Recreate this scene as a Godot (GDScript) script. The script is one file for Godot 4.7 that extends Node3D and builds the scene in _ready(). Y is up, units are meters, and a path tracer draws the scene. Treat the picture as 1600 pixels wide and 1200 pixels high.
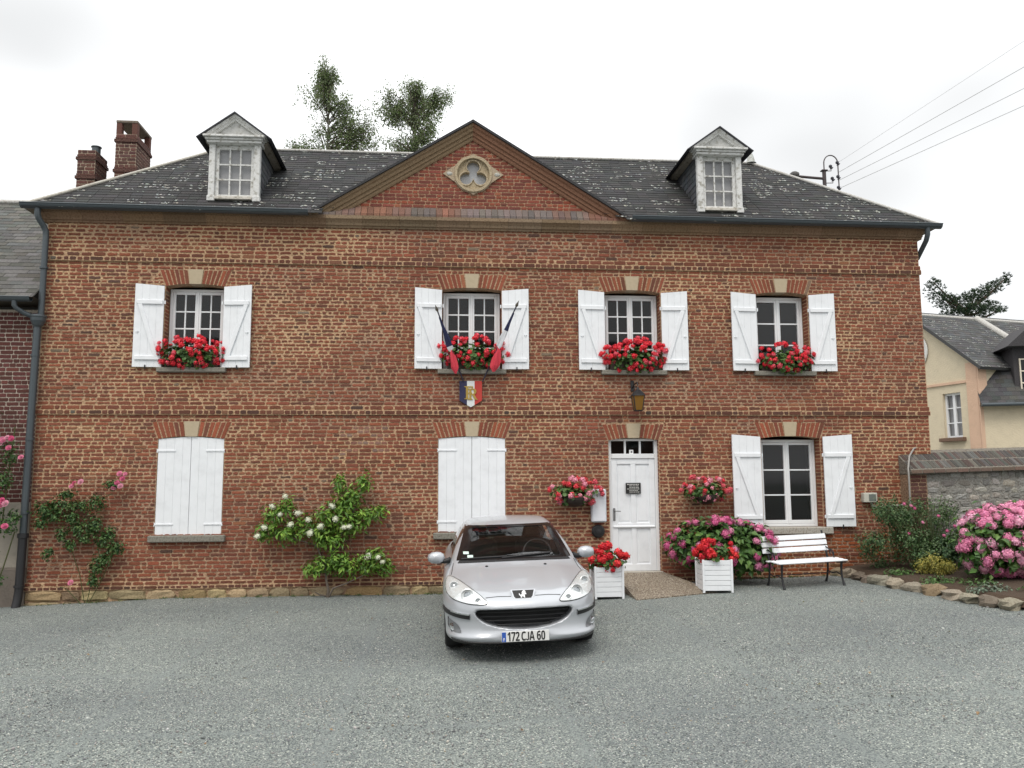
extends Node3D
# A brick town hall with white shutters, a silver car on the gravel in front, under a white overcast sky.
# Axes: the front wall stands in the plane z = 0, x runs along it, y is up, metres.

var M := {}
var taken := {}
var joint_noise := FastNoiseLite.new()
var tone_noise := FastNoiseLite.new()

func _ready():
	# camera
	var cam := Camera3D.new()
	cam.name = "camera"
	var pitch := deg_to_rad(6.74)
	var yaw := deg_to_rad(4.94)
	var roll := deg_to_rad(-0.31)
	var fwd := Vector3(sin(yaw) * cos(pitch), sin(pitch), -cos(yaw) * cos(pitch))
	var rt := Vector3(cos(yaw), 0, sin(yaw))
	var up := rt.cross(fwd)
	var r2 := rt * cos(roll) + up * sin(roll)
	var u2 := up * cos(roll) - rt * sin(roll)
	cam.transform = Transform3D(Basis(r2, u2, -fwd), Vector3(0, 1.95, 14.5))
	cam.fov = 49.55
	cam.near = 0.1
	cam.far = 3000
	add_child(cam)
	cam.current = true
	# sky and sun
	var env := Environment.new()
	env.background_mode = Environment.BG_SKY
	var sky := Sky.new()
	var pano := PanoramaSkyMaterial.new()
	pano.panorama = sky_picture()
	sky.sky_material = pano
	env.sky = sky
	env.tonemap_mode = Environment.TONE_MAPPER_LINEAR
	env.tonemap_exposure = 1.06
	env.sdfgi_enabled = true
	env.ssao_enabled = true
	env.ssil_enabled = true
	var we := WorldEnvironment.new()
	we.name = "environment"
	we.environment = env
	add_child(we)
	var sun := DirectionalLight3D.new()
	sun.name = "sun"
	sun.light_energy = 0.5
	sun.light_color = Color(1.0, 0.97, 0.93)
	sun.light_angular_distance = 24.0
	sun.shadow_enabled = true
	sun.rotation_degrees = Vector3(-58, -22, 0)
	add_child(sun)
	# materials, then structure, objects, small things
	joint_noise.seed = 5
	joint_noise.frequency = 0.45
	tone_noise.seed = 11
	tone_noise.frequency = 0.9
	make_materials()
	ground_and_path()
	town_hall()
	left_house()
	cream_house()
	garden_wall()
	car()
	bench()
	make_heads()
	planters()
	wall_things()
	window_boxes()
	plants()
	background()
	opposite_house()

func sky_picture() -> ImageTexture:
	# an even overcast: a little brighter towards the zenith, soft cloud
	var w := 512
	var h := 256
	var im := Image.create(w, h, false, Image.FORMAT_RGBAF)
	var nz := FastNoiseLite.new()
	nz.seed = 3
	nz.frequency = 1.1
	nz.fractal_octaves = 4
	for j in h:
		var el := (0.5 - (j + 0.5) / h) * PI
		for i in w:
			var az := (i + 0.5) / w * TAU
			var d := Vector3(cos(el) * sin(az), sin(el) * 2.2, cos(el) * cos(az))
			var c := nz.get_noise_3dv(d * 1.3)
			var b := 0.90 + 0.95 * pow(maxf(0.0, sin(el)), 1.6) + 0.6 * c
			if el < 0.0:
				b = 0.5
			im.set_pixel(i, j, Color(b * 0.985, b, b * 1.012))
	return ImageTexture.create_from_image(im)

# ---------------------------------------------------------------- mesh building
class MB:
	var v := PackedVector3Array()
	var n := PackedVector3Array()
	var c := PackedColorArray()
	func tri(a: Vector3, b: Vector3, d: Vector3, col: Color, out: Vector3):
		var nn := (d - a).cross(b - a)
		if nn.length_squared() < 1e-16:
			return
		if nn.dot(out) < 0.0:
			var t := b
			b = d
			d = t
			nn = -nn
		nn = nn.normalized()
		v.append(a); v.append(b); v.append(d)
		n.append(nn); n.append(nn); n.append(nn)
		c.append(col); c.append(col); c.append(col)
	func quad(a: Vector3, b: Vector3, d: Vector3, e: Vector3, col: Color, out: Vector3):
		tri(a, b, d, col, out)
		tri(a, d, e, col, out)
	func trin(a: Vector3, b: Vector3, d: Vector3, na: Vector3, nb: Vector3, nd: Vector3, col: Color):
		var nn := (d - a).cross(b - a)
		if nn.length_squared() < 1e-18:
			return
		v.append(a)
		n.append(na)
		if nn.dot(na + nb + nd) < 0.0:
			v.append(d); v.append(b)
			n.append(nd); n.append(nb)
		else:
			v.append(b); v.append(d)
			n.append(nb); n.append(nd)
		c.append(col); c.append(col); c.append(col)
	func box(ce: Vector3, s: Vector3, col: Color, b := Basis()):
		for ax in 3:
			for sg in [-1.0, 1.0]:
				var d := Vector3.ZERO
				d[ax] = sg
				var p := Vector3.ZERO
				p[(ax + 1) % 3] = 1.0
				var q := Vector3.ZERO
				q[(ax + 2) % 3] = 1.0
				var hs := s * 0.5
				quad(ce + b * ((d + p + q) * hs), ce + b * ((d + p - q) * hs), ce + b * ((d - p - q) * hs), ce + b * ((d - p + q) * hs), col, b * d)
	func bbox(ce: Vector3, s: Vector3, bev: float, col: Color, b := Basis()):
		# a box with chamfered edges
		var h := s * 0.5
		bev = minf(bev, minf(h.x, minf(h.y, h.z)) * 0.9)
		for ax in 3:
			var a1 := (ax + 1) % 3
			var a2 := (ax + 2) % 3
			for sg in [-1.0, 1.0]:
				var pts := []
				for k in [[1, 1], [1, -1], [-1, -1], [-1, 1]]:
					var p := Vector3.ZERO
					p[ax] = sg * h[ax]
					p[a1] = k[0] * (h[a1] - bev)
					p[a2] = k[1] * (h[a2] - bev)
					pts.append(ce + b * p)
				var o := Vector3.ZERO
				o[ax] = sg
				quad(pts[0], pts[1], pts[2], pts[3], col, b * o)
			for s1 in [-1.0, 1.0]:
				for s2 in [-1.0, 1.0]:
					# edge running along ax between faces a1 and a2
					var e := []
					for k in [[-1.0, 0], [1.0, 0], [1.0, 1], [-1.0, 1]]:
						var p := Vector3.ZERO
						p[ax] = k[0] * (h[ax] - bev)
						p[a1] = s1 * (h[a1] - (bev if k[1] == 1 else 0.0))
						p[a2] = s2 * (h[a2] - (0.0 if k[1] == 1 else bev))
						e.append(ce + b * p)
					var o := Vector3.ZERO
					o[a1] = s1
					o[a2] = s2
					quad(e[0], e[1], e[2], e[3], col, b * o)
		for sx in [-1.0, 1.0]:
			for sy in [-1.0, 1.0]:
				for sz in [-1.0, 1.0]:
					var q := Vector3(sx * h.x, sy * h.y, sz * h.z)
					tri(ce + b * (q - Vector3(0, sy * bev, sz * bev)), ce + b * (q - Vector3(sx * bev, 0, sz * bev)), ce + b * (q - Vector3(sx * bev, sy * bev, 0)), col, b * q)
	func tube(path: Array, rad, sides: int, col: Color, caps := true):
		var rings := []
		var norms := []
		var pu := Vector3(0.13, 0.97, 0.2)
		for i in path.size():
			var a: Vector3 = path[maxi(0, i - 1)]
			var e: Vector3 = path[mini(path.size() - 1, i + 1)]
			var t := (e - a).normalized()
			if absf(t.dot(pu)) > 0.93:
				pu = Vector3(0.9, 0.1, 0.42).normalized()
			var u := (pu - t * pu.dot(t)).normalized()
			pu = u
			var w := t.cross(u)
			var r: float = rad[i] if rad is Array else rad
			var ring := []
			var nr := []
			for k in sides:
				var an := TAU * k / sides
				var d := u * cos(an) + w * sin(an)
				ring.append(path[i] + d * r)
				nr.append(d)
			rings.append(ring)
			norms.append(nr)
		for i in path.size() - 1:
			for k in sides:
				var k2 := (k + 1) % sides
				trin(rings[i][k], rings[i][k2], rings[i + 1][k2], norms[i][k], norms[i][k2], norms[i + 1][k2], col)
				trin(rings[i][k], rings[i + 1][k2], rings[i + 1][k], norms[i][k], norms[i + 1][k2], norms[i + 1][k], col)
		if caps:
			for e in [0, path.size() - 1]:
				var o: Vector3 = (path[0] - path[1]) if e == 0 else (path[-1] - path[-2])
				for k in sides:
					tri(path[e], rings[e][k], rings[e][(k + 1) % sides], col, o)
	func lathe(prof: Array, at: Vector3, b: Basis, sides: int, col: Color):
		# prof: Vector2(radius, height along b.y)
		for i in prof.size() - 1:
			var p0: Vector2 = prof[i]
			var p1: Vector2 = prof[i + 1]
			var t := p1 - p0
			var nn := Vector2(t.y, -t.x).normalized()
			if nn.x < 0.0 and absf(nn.x) > 0.999:
				nn = -nn
			for k in sides:
				var a0 := TAU * k / sides
				var a1 := TAU * (k + 1) / sides
				var d0 := Vector3(cos(a0), 0, sin(a0))
				var d1 := Vector3(cos(a1), 0, sin(a1))
				var A := at + b * (d0 * p0.x + Vector3.UP * p0.y)
				var B := at + b * (d1 * p0.x + Vector3.UP * p0.y)
				var C := at + b * (d1 * p1.x + Vector3.UP * p1.y)
				var D := at + b * (d0 * p1.x + Vector3.UP * p1.y)
				var n0 := b * (d0 * nn.x + Vector3.UP * nn.y)
				var n1 := b * (d1 * nn.x + Vector3.UP * nn.y)
				trin(A, B, C, n0, n1, n1, col)
				trin(A, C, D, n0, n1, n0, col)
	func sweep(prof: Array, A: Vector3, B: Vector3, u: Vector3, w: Vector3, col: Color, closed := true):
		# a flat outline (Vector2 along u and w) drawn out from A to B
		var m := prof.size()
		var mid := Vector2.ZERO
		for p in prof:
			mid += p / m
		for i in (m if closed else m - 1):
			var p: Vector2 = prof[i]
			var q: Vector2 = prof[(i + 1) % m]
			var e := q - p
			var nn := Vector2(e.y, -e.x)
			if signed_area(prof) < 0.0:
				nn = -nn
			quad(A + u * p.x + w * p.y, A + u * q.x + w * q.y, B + u * q.x + w * q.y, B + u * p.x + w * p.y, col, u * nn.x + w * nn.y)
		if closed:
			var poly := PackedVector2Array(prof)
			var ix := Geometry2D.triangulate_polygon(poly)
			for k in range(0, ix.size(), 3):
				var tr := []
				for d in 3:
					tr.append(poly[ix[k + d]])
				tri(A + u * tr[0].x + w * tr[0].y, A + u * tr[1].x + w * tr[1].y, A + u * tr[2].x + w * tr[2].y, col, A - B)
				tri(B + u * tr[0].x + w * tr[0].y, B + u * tr[1].x + w * tr[1].y, B + u * tr[2].x + w * tr[2].y, col, B - A)
	static func signed_area(p: Array) -> float:
		var s := 0.0
		for i in p.size():
			var a: Vector2 = p[i]
			var b: Vector2 = p[(i + 1) % p.size()]
			s += a.x * b.y - b.x * a.y
		return s
	func rock(ce: Vector3, r: Vector3, rough: float, seed_: int, col: Color, b := Basis(), flat := 0.35):
		# an uneven lump; flat pulls it towards a box
		var nz := FastNoiseLite.new()
		nz.seed = seed_
		nz.frequency = 1.1
		var la := 6
		var lo := 9
		var P := []
		for i in la + 1:
			var row := []
			var th := PI * i / la
			for k in lo:
				var ph := TAU * k / lo
				var d := Vector3(sin(th) * cos(ph), cos(th), sin(th) * sin(ph))
				var m := maxf(absf(d.x), maxf(absf(d.y), absf(d.z)))
				var e := d.lerp(d / m, flat)
				row.append(ce + b * (e * r * (1.0 + rough * nz.get_noise_3dv(d * 1.4 + Vector3(seed_ % 97, 0, 0)))))
			P.append(row)
		for i in la:
			for k in lo:
				var k2 := (k + 1) % lo
				quad(P[i][k], P[i][k2], P[i + 1][k2], P[i + 1][k], col, (P[i][k] + P[i + 1][k2]) * 0.5 - ce)
	func mesh() -> ArrayMesh:
		var m := ArrayMesh.new()
		if v.is_empty():
			return m
		var a := []
		a.resize(Mesh.ARRAY_MAX)
		a[Mesh.ARRAY_VERTEX] = v
		a[Mesh.ARRAY_NORMAL] = n
		a[Mesh.ARRAY_COLOR] = c
		m.add_surface_from_arrays(Mesh.PRIMITIVE_TRIANGLES, a)
		return m

const W := Color(1, 1, 1)

# ---------------------------------------------------------------- nodes
func numbered(called: String, parent: Node) -> String:
	var key := "%d/%s" % [parent.get_instance_id(), called]
	var k: int = taken.get(key, 0)
	taken[key] = k + 1
	return called if k == 0 else "%s_%03d" % [called, k]

func put(called: String, what, m: Material, parent: Node = self) -> MeshInstance3D:
	var o := MeshInstance3D.new()
	o.name = numbered(called, parent)
	o.mesh = what.mesh() if what is MB else what
	o.material_override = m
	parent.add_child(o, true)
	return o

func tag(o: Node, label: String, category := "", group := "", kind := ""):
	if label: o.set_meta("label", label)
	if category: o.set_meta("category", category)
	if group: o.set_meta("group", group)
	if kind: o.set_meta("kind", kind)

func thing(called: String, label: String, category: String, at := Vector3.ZERO, group := "") -> Node3D:
	var o := Node3D.new()
	o.name = numbered(called, self)
	add_child(o, true)
	o.position = at
	tag(o, label, category, group)
	return o

func holder(called: String, parent: Node, at := Vector3.ZERO) -> Node3D:
	var o := Node3D.new()
	o.name = numbered(called, parent)
	parent.add_child(o, true)
	o.position = at
	return o

func rng_of(s: int) -> RandomNumberGenerator:
	var r := RandomNumberGenerator.new()
	r.seed = s
	return r

func vary(c: Color, r: RandomNumberGenerator, amount: float) -> Color:
	var k := 1.0 + r.randf_range(-amount, amount)
	return Color(c.r * k * (1.0 + r.randf_range(-0.3, 0.3) * amount), c.g * k, c.b * k * (1.0 + r.randf_range(-0.3, 0.3) * amount))

func lin(r: float, g: float, b: float) -> Color:
	return Color(r, g, b).linear_to_srgb()

# ---------------------------------------------------------------- materials
func noise_tex(freq: float, ramp: Array, kind := FastNoiseLite.TYPE_SIMPLEX_SMOOTH, oct := 4, size := 512, seed_ := 1, ret := -1) -> NoiseTexture2D:
	var nz := FastNoiseLite.new()
	nz.noise_type = kind
	nz.seed = seed_
	nz.frequency = freq
	nz.fractal_octaves = oct
	if kind == FastNoiseLite.TYPE_CELLULAR:
		nz.fractal_type = FastNoiseLite.FRACTAL_NONE
		nz.cellular_jitter = 1.0
		if ret >= 0:
			nz.cellular_return_type = ret
	var t := NoiseTexture2D.new()
	t.width = size
	t.height = size
	t.seamless = true
	t.seamless_blend_skirt = 0.12
	t.noise = nz
	if ramp.size():
		var g := Gradient.new()
		var off := PackedFloat32Array()
		var cs := PackedColorArray()
		for e in ramp:
			off.append(e[0])
			cs.append(e[1])
		g.offsets = off
		g.colors = cs
		t.color_ramp = g
	return t

func bump_tex(freq: float, strength: float, kind := FastNoiseLite.TYPE_SIMPLEX_SMOOTH, oct := 4, size := 512, seed_ := 1, ret := -1) -> NoiseTexture2D:
	var t := noise_tex(freq, [], kind, oct, size, seed_, ret)
	t.as_normal_map = true
	t.bump_strength = strength
	return t

func grey(x: float) -> Color:
	return Color(x, x, x)

func mat(c: Color, rough := 0.8, tex: Texture2D = null, size := 1.0, nrm: Texture2D = null, nscale := 1.0, metal := 0.0) -> StandardMaterial3D:
	var m := StandardMaterial3D.new()
	m.albedo_color = c
	m.roughness = rough
	m.metallic = metal
	m.vertex_color_use_as_albedo = true
	if tex or nrm:
		m.uv1_triplanar = true
		m.uv1_world_triplanar = true
		m.uv1_triplanar_sharpness = 4.0
		m.uv1_scale = Vector3.ONE / size
	if tex:
		m.albedo_texture = tex
	if nrm:
		m.normal_enabled = true
		m.normal_texture = nrm
		m.normal_scale = nscale
	return m

func make_materials():
	var grain := noise_tex(0.035, [[0.0, grey(0.62)], [0.45, grey(0.9)], [0.7, grey(1.0)], [1.0, grey(0.78)]], FastNoiseLite.TYPE_SIMPLEX_SMOOTH, 5, 512, 2)
	var soft := noise_tex(0.012, [[0.0, grey(0.955)], [0.5, grey(0.99)], [1.0, grey(1.0)]], FastNoiseLite.TYPE_SIMPLEX_SMOOTH, 4, 512, 4)
	var pits := bump_tex(0.06, 5.0, FastNoiseLite.TYPE_SIMPLEX_SMOOTH, 4, 512, 6)
	var lumps := bump_tex(0.03, 9.0, FastNoiseLite.TYPE_SIMPLEX_SMOOTH, 4, 512, 8)
	M.brick = mat(W, 0.9, grain, 0.35, pits, 0.7)
	var sand := noise_tex(0.03, [[0.0, Color(0.74, 0.7, 0.66)], [0.35, Color(0.9, 0.88, 0.86)], [0.6, Color(1, 1, 1)], [1.0, Color(0.93, 0.9, 0.86)]], FastNoiseLite.TYPE_SIMPLEX_SMOOTH, 5, 512, 12)
	M.mortar = mat(W, 0.95, sand, 0.8, lumps, 1.0)
	M.stone = mat(W, 0.9, sand, 0.6, pits, 0.6)
	M.smooth_stone = mat(W, 0.9, soft, 0.5, pits, 0.35)
	M.plaster = mat(W, 0.92, soft, 2.2, pits, 0.25)
	M.white = mat(lin(0.82, 0.84, 0.865), 0.45, soft, 1.6)
	M.white_frame = mat(lin(0.78, 0.79, 0.8), 0.35)
	# old paint, flaked to grey wood in places
	var peel := noise_tex(0.02, [[0.0, Color(0.66, 0.64, 0.61)], [0.22, Color(0.78, 0.77, 0.74)], [0.32, Color(0.93, 0.93, 0.92)], [0.62, Color(1, 1, 1)], [0.8, Color(0.94, 0.94, 0.93)], [0.9, Color(0.8, 0.79, 0.77)], [1.0, Color(0.72, 0.7, 0.67)]], FastNoiseLite.TYPE_SIMPLEX_SMOOTH, 5, 512, 19)
	M.old_paint = mat(lin(0.68, 0.68, 0.67), 0.7, peel, 1.5, pits, 0.3)
	var slate_tex := noise_tex(0.03, [[0.0, grey(0.6)], [0.5, grey(0.95)], [0.75, grey(1.0)], [0.82, Color(1.0, 1.0, 0.95)], [1.0, grey(0.85)]], FastNoiseLite.TYPE_SIMPLEX_SMOOTH, 5, 512, 23)
	M.slate = mat(W, 0.85, slate_tex, 0.5, pits, 0.5)
	M.lichen = mat(W, 0.95, grain, 0.12)
	M.zinc = mat(lin(0.075, 0.09, 0.1), 0.45, soft, 0.7, null, 1.0, 0.25)
	M.zinc_light = mat(lin(0.5, 0.5, 0.48), 0.6, sand, 0.9)
	M.iron = mat(lin(0.018, 0.018, 0.02), 0.5)
	M.glass = mat(Color(0.4, 0.43, 0.44, 0.02), 0.03)
	M.glass.transparency = BaseMaterial3D.TRANSPARENCY_ALPHA
	M.glass.vertex_color_use_as_albedo = false
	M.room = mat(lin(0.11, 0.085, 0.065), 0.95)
	M.curtain = mat(lin(0.30, 0.30, 0.31), 0.95)
	M.wood_black = mat(lin(0.03, 0.03, 0.03), 0.6)
	# gravel
	var g1 := noise_tex(0.1, [[0.0, Color(0.27, 0.285, 0.29)], [0.25, Color(0.43, 0.445, 0.445)], [0.5, Color(0.53, 0.545, 0.54)], [0.8, Color(0.60, 0.61, 0.595)], [0.95, Color(0.68, 0.68, 0.65)], [0.98, Color(0.85, 0.84, 0.8)], [1.0, Color(0.95, 0.94, 0.9)]], FastNoiseLite.TYPE_CELLULAR, 1, 2048, 31, FastNoiseLite.RETURN_CELL_VALUE)
	var gn := bump_tex(0.1, 6.0, FastNoiseLite.TYPE_CELLULAR, 1, 2048, 31, FastNoiseLite.RETURN_DISTANCE)
	M.gravel = mat(Color(0.925, 0.945, 0.94), 0.9, g1, 2.0, gn, 0.8)
	M.pebble = mat(W, 0.85)
	M.earth = mat(lin(0.075, 0.05, 0.032), 0.95, sand, 0.4, lumps, 1.2)
	var agg := noise_tex(0.14, [[0.0, Color(0.38, 0.32, 0.27)], [0.4, Color(0.6, 0.54, 0.47)], [0.8, Color(0.72, 0.67, 0.6)], [1.0, Color(0.9, 0.87, 0.82)]], FastNoiseLite.TYPE_CELLULAR, 1, 1024, 37, FastNoiseLite.RETURN_CELL_VALUE)
	M.path = mat(lin(0.62, 0.62, 0.6), 0.9, agg, 1.6, pits, 0.5)
	# plants
	M.leaf = mat(W, 0.55)
	M.leaf.backlight_enabled = true
	M.leaf.backlight = Color(0.35, 0.42, 0.2)
	M.tree_leaf = mat(W, 0.6)
	M.tree_leaf.backlight_enabled = true
	M.tree_leaf.backlight = Color(0.72, 0.8, 0.5)
	M.petal = mat(W, 0.7)
	M.petal.backlight_enabled = true
	M.petal.backlight = Color(0.3, 0.3, 0.3)
	M.bark = mat(W, 0.95, grain, 0.3, lumps, 1.0)
	# car
	var flake := noise_tex(0.4, [[0.0, grey(0.93)], [1.0, grey(1.0)]], FastNoiseLite.TYPE_SIMPLEX, 2, 256, 41)
	M.paint = mat(lin(0.50, 0.52, 0.55), 0.3, flake, 0.1, null, 1.0, 0.25)
	M.paint.clearcoat_enabled = true
	M.paint.clearcoat = 0.7
	M.paint.clearcoat_roughness = 0.06
	M.black = mat(lin(0.012, 0.012, 0.013), 0.45)
	M.black_gloss = mat(lin(0.01, 0.01, 0.011), 0.12)
	M.rubber = mat(lin(0.02, 0.02, 0.02), 0.85)
	M.chrome = mat(lin(0.75, 0.76, 0.78), 0.12, null, 1.0, null, 1.0, 1.0)
	M.reflector = mat(lin(0.78, 0.79, 0.79), 0.22, null, 1.0, null, 1.0, 0.45)
	M.lamp_glass = mat(Color(0.9, 0.95, 0.95, 0.12), 0.03)
	M.lamp_glass.transparency = BaseMaterial3D.TRANSPARENCY_ALPHA
	M.lamp_glass.vertex_color_use_as_albedo = false
	M.car_glass = mat(Color(0.1, 0.13, 0.12, 0.12), 0.02)
	M.car_glass.transparency = BaseMaterial3D.TRANSPARENCY_ALPHA
	M.car_glass.vertex_color_use_as_albedo = false
	M.cloth_dark = mat(lin(0.03, 0.03, 0.032), 0.9)
	M.plain = mat(W, 0.6)
	M.gold = mat(lin(0.55, 0.38, 0.10), 0.35, null, 1.0, null, 1.0, 0.7)
	M.amber = mat(Color(0.52, 0.37, 0.10, 0.75), 0.3)
	M.amber.vertex_color_use_as_albedo = false
	M.amber.transparency = BaseMaterial3D.TRANSPARENCY_ALPHA
	M.cloth = mat(W, 0.85)
	M.cloth.backlight_enabled = true
	M.cloth.backlight = Color(0.25, 0.25, 0.25)

# ---------------------------------------------------------------- ground
func gh(x: float, z: float) -> float:
	# the yard rises a little towards the house and to the right
	var b := -0.03
	if x > 0.0:
		b += 0.03 * minf(x, 16.0)
	elif x < -4.5:
		b += 0.04 * maxf(x + 4.5, -5.0)
	return b + 0.027 * (4.2 - clampf(z, -0.6, 7.5))

func ground_and_path():
	var mb := MB.new()
	var xs := []
	var zs := []
	var x := -12.0
	while x <= 16.0:
		xs.append(x)
		x += 0.5
	xs = [-1500.0, -300.0, -60.0, -25.0] + xs + [25.0, 60.0, 300.0, 1500.0]
	var z := -3.0
	while z <= 16.0:
		zs.append(z)
		z += 0.5
	zs = [-1800.0, -300.0, -60.0, -15.0, -6.0] + zs + [30.0, 80.0, 400.0]
	var nz := FastNoiseLite.new()
	nz.seed = 9
	nz.frequency = 0.25
	nz.fractal_octaves = 3
	for i in xs.size() - 1:
		for k in zs.size() - 1:
			var p := []
			for q in [[0, 0], [1, 0], [1, 1], [0, 1]]:
				var px: float = xs[i + q[0]]
				var pz: float = zs[k + q[1]]
				p.append(Vector3(px, gh(px, pz) + 0.012 * nz.get_noise_2d(px * 2.0, pz * 2.0), pz))
			var cs := []
			for e in p:
				var t := nz.get_noise_2d(e.x * 0.9, e.z * 1.4)
				cs.append(Color(0.86 + 0.2 * t, 0.87 + 0.2 * t, 0.865 + 0.17 * t))
			for tr in [[0, 1, 2], [0, 2, 3]]:
				mb.trin(p[tr[0]], p[tr[1]], p[tr[2]], Vector3.UP, Vector3.UP, Vector3.UP, W)
				# trin may swap the last two
				var s := mb.v.size()
				for d in 3:
					for t in 4:
						if mb.v[s - 3 + d] == p[t]:
							mb.c[s - 3 + d] = cs[t]
	var g := put("gravel_ground", mb, M.gravel)
	tag(g, "wide grey gravel yard in front of the brick house", "ground", "", "structure")
	# loose stones on top of it
	var st := MB.new()
	st.rock(Vector3.ZERO, Vector3(1, 0.6, 0.8), 0.7, 4, W)
	var r := rng_of(77)
	var mm := MultiMesh.new()
	mm.transform_format = MultiMesh.TRANSFORM_3D
	mm.use_colors = true
	mm.mesh = st.mesh()
	var list := []
	while list.size() < 52000:
		var px := r.randf_range(-9.5, 12.5)
		var pz := r.randf_range(0.15, 10.5)
		if absf(px) > 2.0 + (14.5 - pz) * 0.68:
			continue
		if r.randf() > 0.35 + 0.65 * smoothstep(1.0, 7.5, pz):
			continue
		if px > 2.7 and px < 4.6 and pz < 1.6:
			continue
		# pale stones gather in drifts
		var drift := tone_noise.get_noise_2d(px * 0.55, pz * 1.1 + 60.0)
		list.append([Vector3(px, gh(px, pz), pz), drift])
	mm.instance_count = list.size()
	for i in list.size():
		var s := r.randf_range(0.0035, 0.0078)
		if r.randf() < 0.02:
			s *= 1.9
		var b := Basis(Vector3.UP, r.randf() * TAU).rotated(Vector3.RIGHT, r.randf_range(-0.4, 0.4)).scaled(Vector3.ONE * s)
		mm.set_instance_transform(i, Transform3D(b, list[i][0] + Vector3(0, s * 0.3, 0)))
		var k := r.randf() + (0.25 if list[i][1] < 0.1 and r.randf() < 0.3 else 0.0)
		if list[i][1] > 0.18 and r.randf() < 0.3:
			k = 0.55
		var c := Color(0.2, 0.205, 0.2)
		if k < 0.22:
			c = Color(0.13, 0.135, 0.14)
		elif k < 0.5:
			c = Color(0.26, 0.265, 0.26)
		elif k < 0.58:
			c = Color(0.46, 0.45, 0.42)
		elif k < 0.60:
			c = Color(0.3, 0.24, 0.17)
		mm.set_instance_color(i, vary(c, r, 0.25))
	var pm := MultiMeshInstance3D.new()
	pm.name = "gravel"
	pm.multimesh = mm
	pm.material_override = M.pebble
	add_child(pm)
	tag(pm, "loose grey and white gravel chips over the yard", "gravel", "", "stuff")
	# sloping path up to the door
	var pb := MB.new()
	var a := [Vector3(2.98, 0.395, -0.02), Vector3(3.86, 0.395, -0.02), Vector3(4.42, gh(4.42, 1.3) + 0.015, 1.22), Vector3(3.02, gh(3.0, 1.5) + 0.015, 1.62)]
	pb.quad(a[0], a[1], a[2], a[3], W, Vector3.UP)
	for i in 4:
		var p: Vector3 = a[i]
		var q: Vector3 = a[(i + 1) % 4]
		pb.quad(p, q, q - Vector3(0, 0.6, 0), p - Vector3(0, 0.6, 0), W, ((p + q) * 0.5 - Vector3(3.5, 0, 0.7)) * Vector3(1, 0, 1))
	var path := put("entrance_path", pb, M.path)
	tag(path, "short brown exposed-aggregate path sloping up to the white door", "path", "", "structure")

# ---------------------------------------------------------------- masonry
func brick_tone(x: float, y: float, r: RandomNumberGenerator) -> Color:
	var t := tone_noise.get_noise_2d(x * 0.7, y * 1.6)
	var k := r.randf() + 0.3 * t
	var c := Color(0.225, 0.082, 0.052)
	if k < 0.1:
		c = Color(0.15, 0.068, 0.05)
	elif k < 0.3:
		c = Color(0.185, 0.07, 0.047)
	elif k > 0.95:
		c = Color(0.27, 0.125, 0.075)
	elif k > 0.78:
		c = Color(0.262, 0.092, 0.056)
	var q := r.randf()
	if q < 0.015:
		c = Color(0.105, 0.062, 0.052)
	elif q < 0.021:
		c = Color(0.2, 0.165, 0.135)
	return vary(Color(c.r * 1.2, c.g * 1.03, c.b * 0.9), r, 0.16)

func mortar_tone(x: float, y: float) -> Color:
	# sandier pointing on the upper left, browner and dirtier lower down: old repairs
	var f := joint_noise.get_noise_2d(x * 0.8, y * 1.2) * 0.9
	var sandy := clampf(0.42 + f * 1.3 + 0.35 * smoothstep(2.0, -4.0, x) * smoothstep(2.8, 4.0, y) - 0.25 * smoothstep(2.2, 0.6, y), 0.0, 1.0)
	return Color(0.385, 0.25, 0.17).lerp(Color(0.57, 0.385, 0.235), sandy)

func brick_into(mb: MB, o: Vector3, u: Vector3, v: Vector3, n: Vector3, w: float, h: float, proud: float, jit: float, r: RandomNumberGenerator, col: Color):
	# one brick: an uneven outline, a rounded arris and a slightly crowned face
	var pts := []
	var cut := minf(0.012, h * 0.25)
	pts.append(Vector2(cut, 0))
	pts.append(Vector2(w * 0.36 + r.randf_range(-0.03, 0.03), r.randf_range(-1, 1) * jit))
	pts.append(Vector2(w * 0.68 + r.randf_range(-0.03, 0.03), r.randf_range(-1, 1) * jit))
	pts.append(Vector2(w - cut, r.randf_range(-0.5, 0.8) * jit))
	pts.append(Vector2(w + r.randf_range(-1, 0.3) * jit, cut + r.randf_range(0, 1) * jit))
	pts.append(Vector2(w + r.randf_range(-1, 0.3) * jit, h - cut))
	pts.append(Vector2(w - cut - r.randf_range(0, 1.5) * jit, h))
	pts.append(Vector2(w * 0.66 + r.randf_range(-0.03, 0.03), h + r.randf_range(-1, 1) * jit))
	pts.append(Vector2(w * 0.33 + r.randf_range(-0.03, 0.03), h + r.randf_range(-1, 1) * jit))
	pts.append(Vector2(cut + r.randf_range(0, 1.5) * jit, h - r.randf_range(0, 0.6) * jit))
	pts.append(Vector2(r.randf_range(-0.3, 1) * jit, h - cut))
	pts.append(Vector2(r.randf_range(-0.3, 1) * jit, cut))
	var m := pts.size()
	var mid := Vector2(w * 0.5, h * 0.5)
	var top := []
	var low := []
	for p in pts:
		var q: Vector2 = p + (mid - p).normalized() * 0.004
		top.append(o + u * q.x + v * q.y + n * (proud + r.randf_range(-0.0008, 0.0008)))
		low.append(o + u * p.x + v * p.y - n * 0.006)
	var ce := o + u * mid.x + v * mid.y + n * (proud + 0.001)
	for i in m:
		var k := (i + 1) % m
		mb.tri(ce, top[i], top[k], col, n)
		mb.quad(top[i], top[k], low[k], low[i], col, (top[i] + top[k]) * 0.5 - ce)

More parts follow.
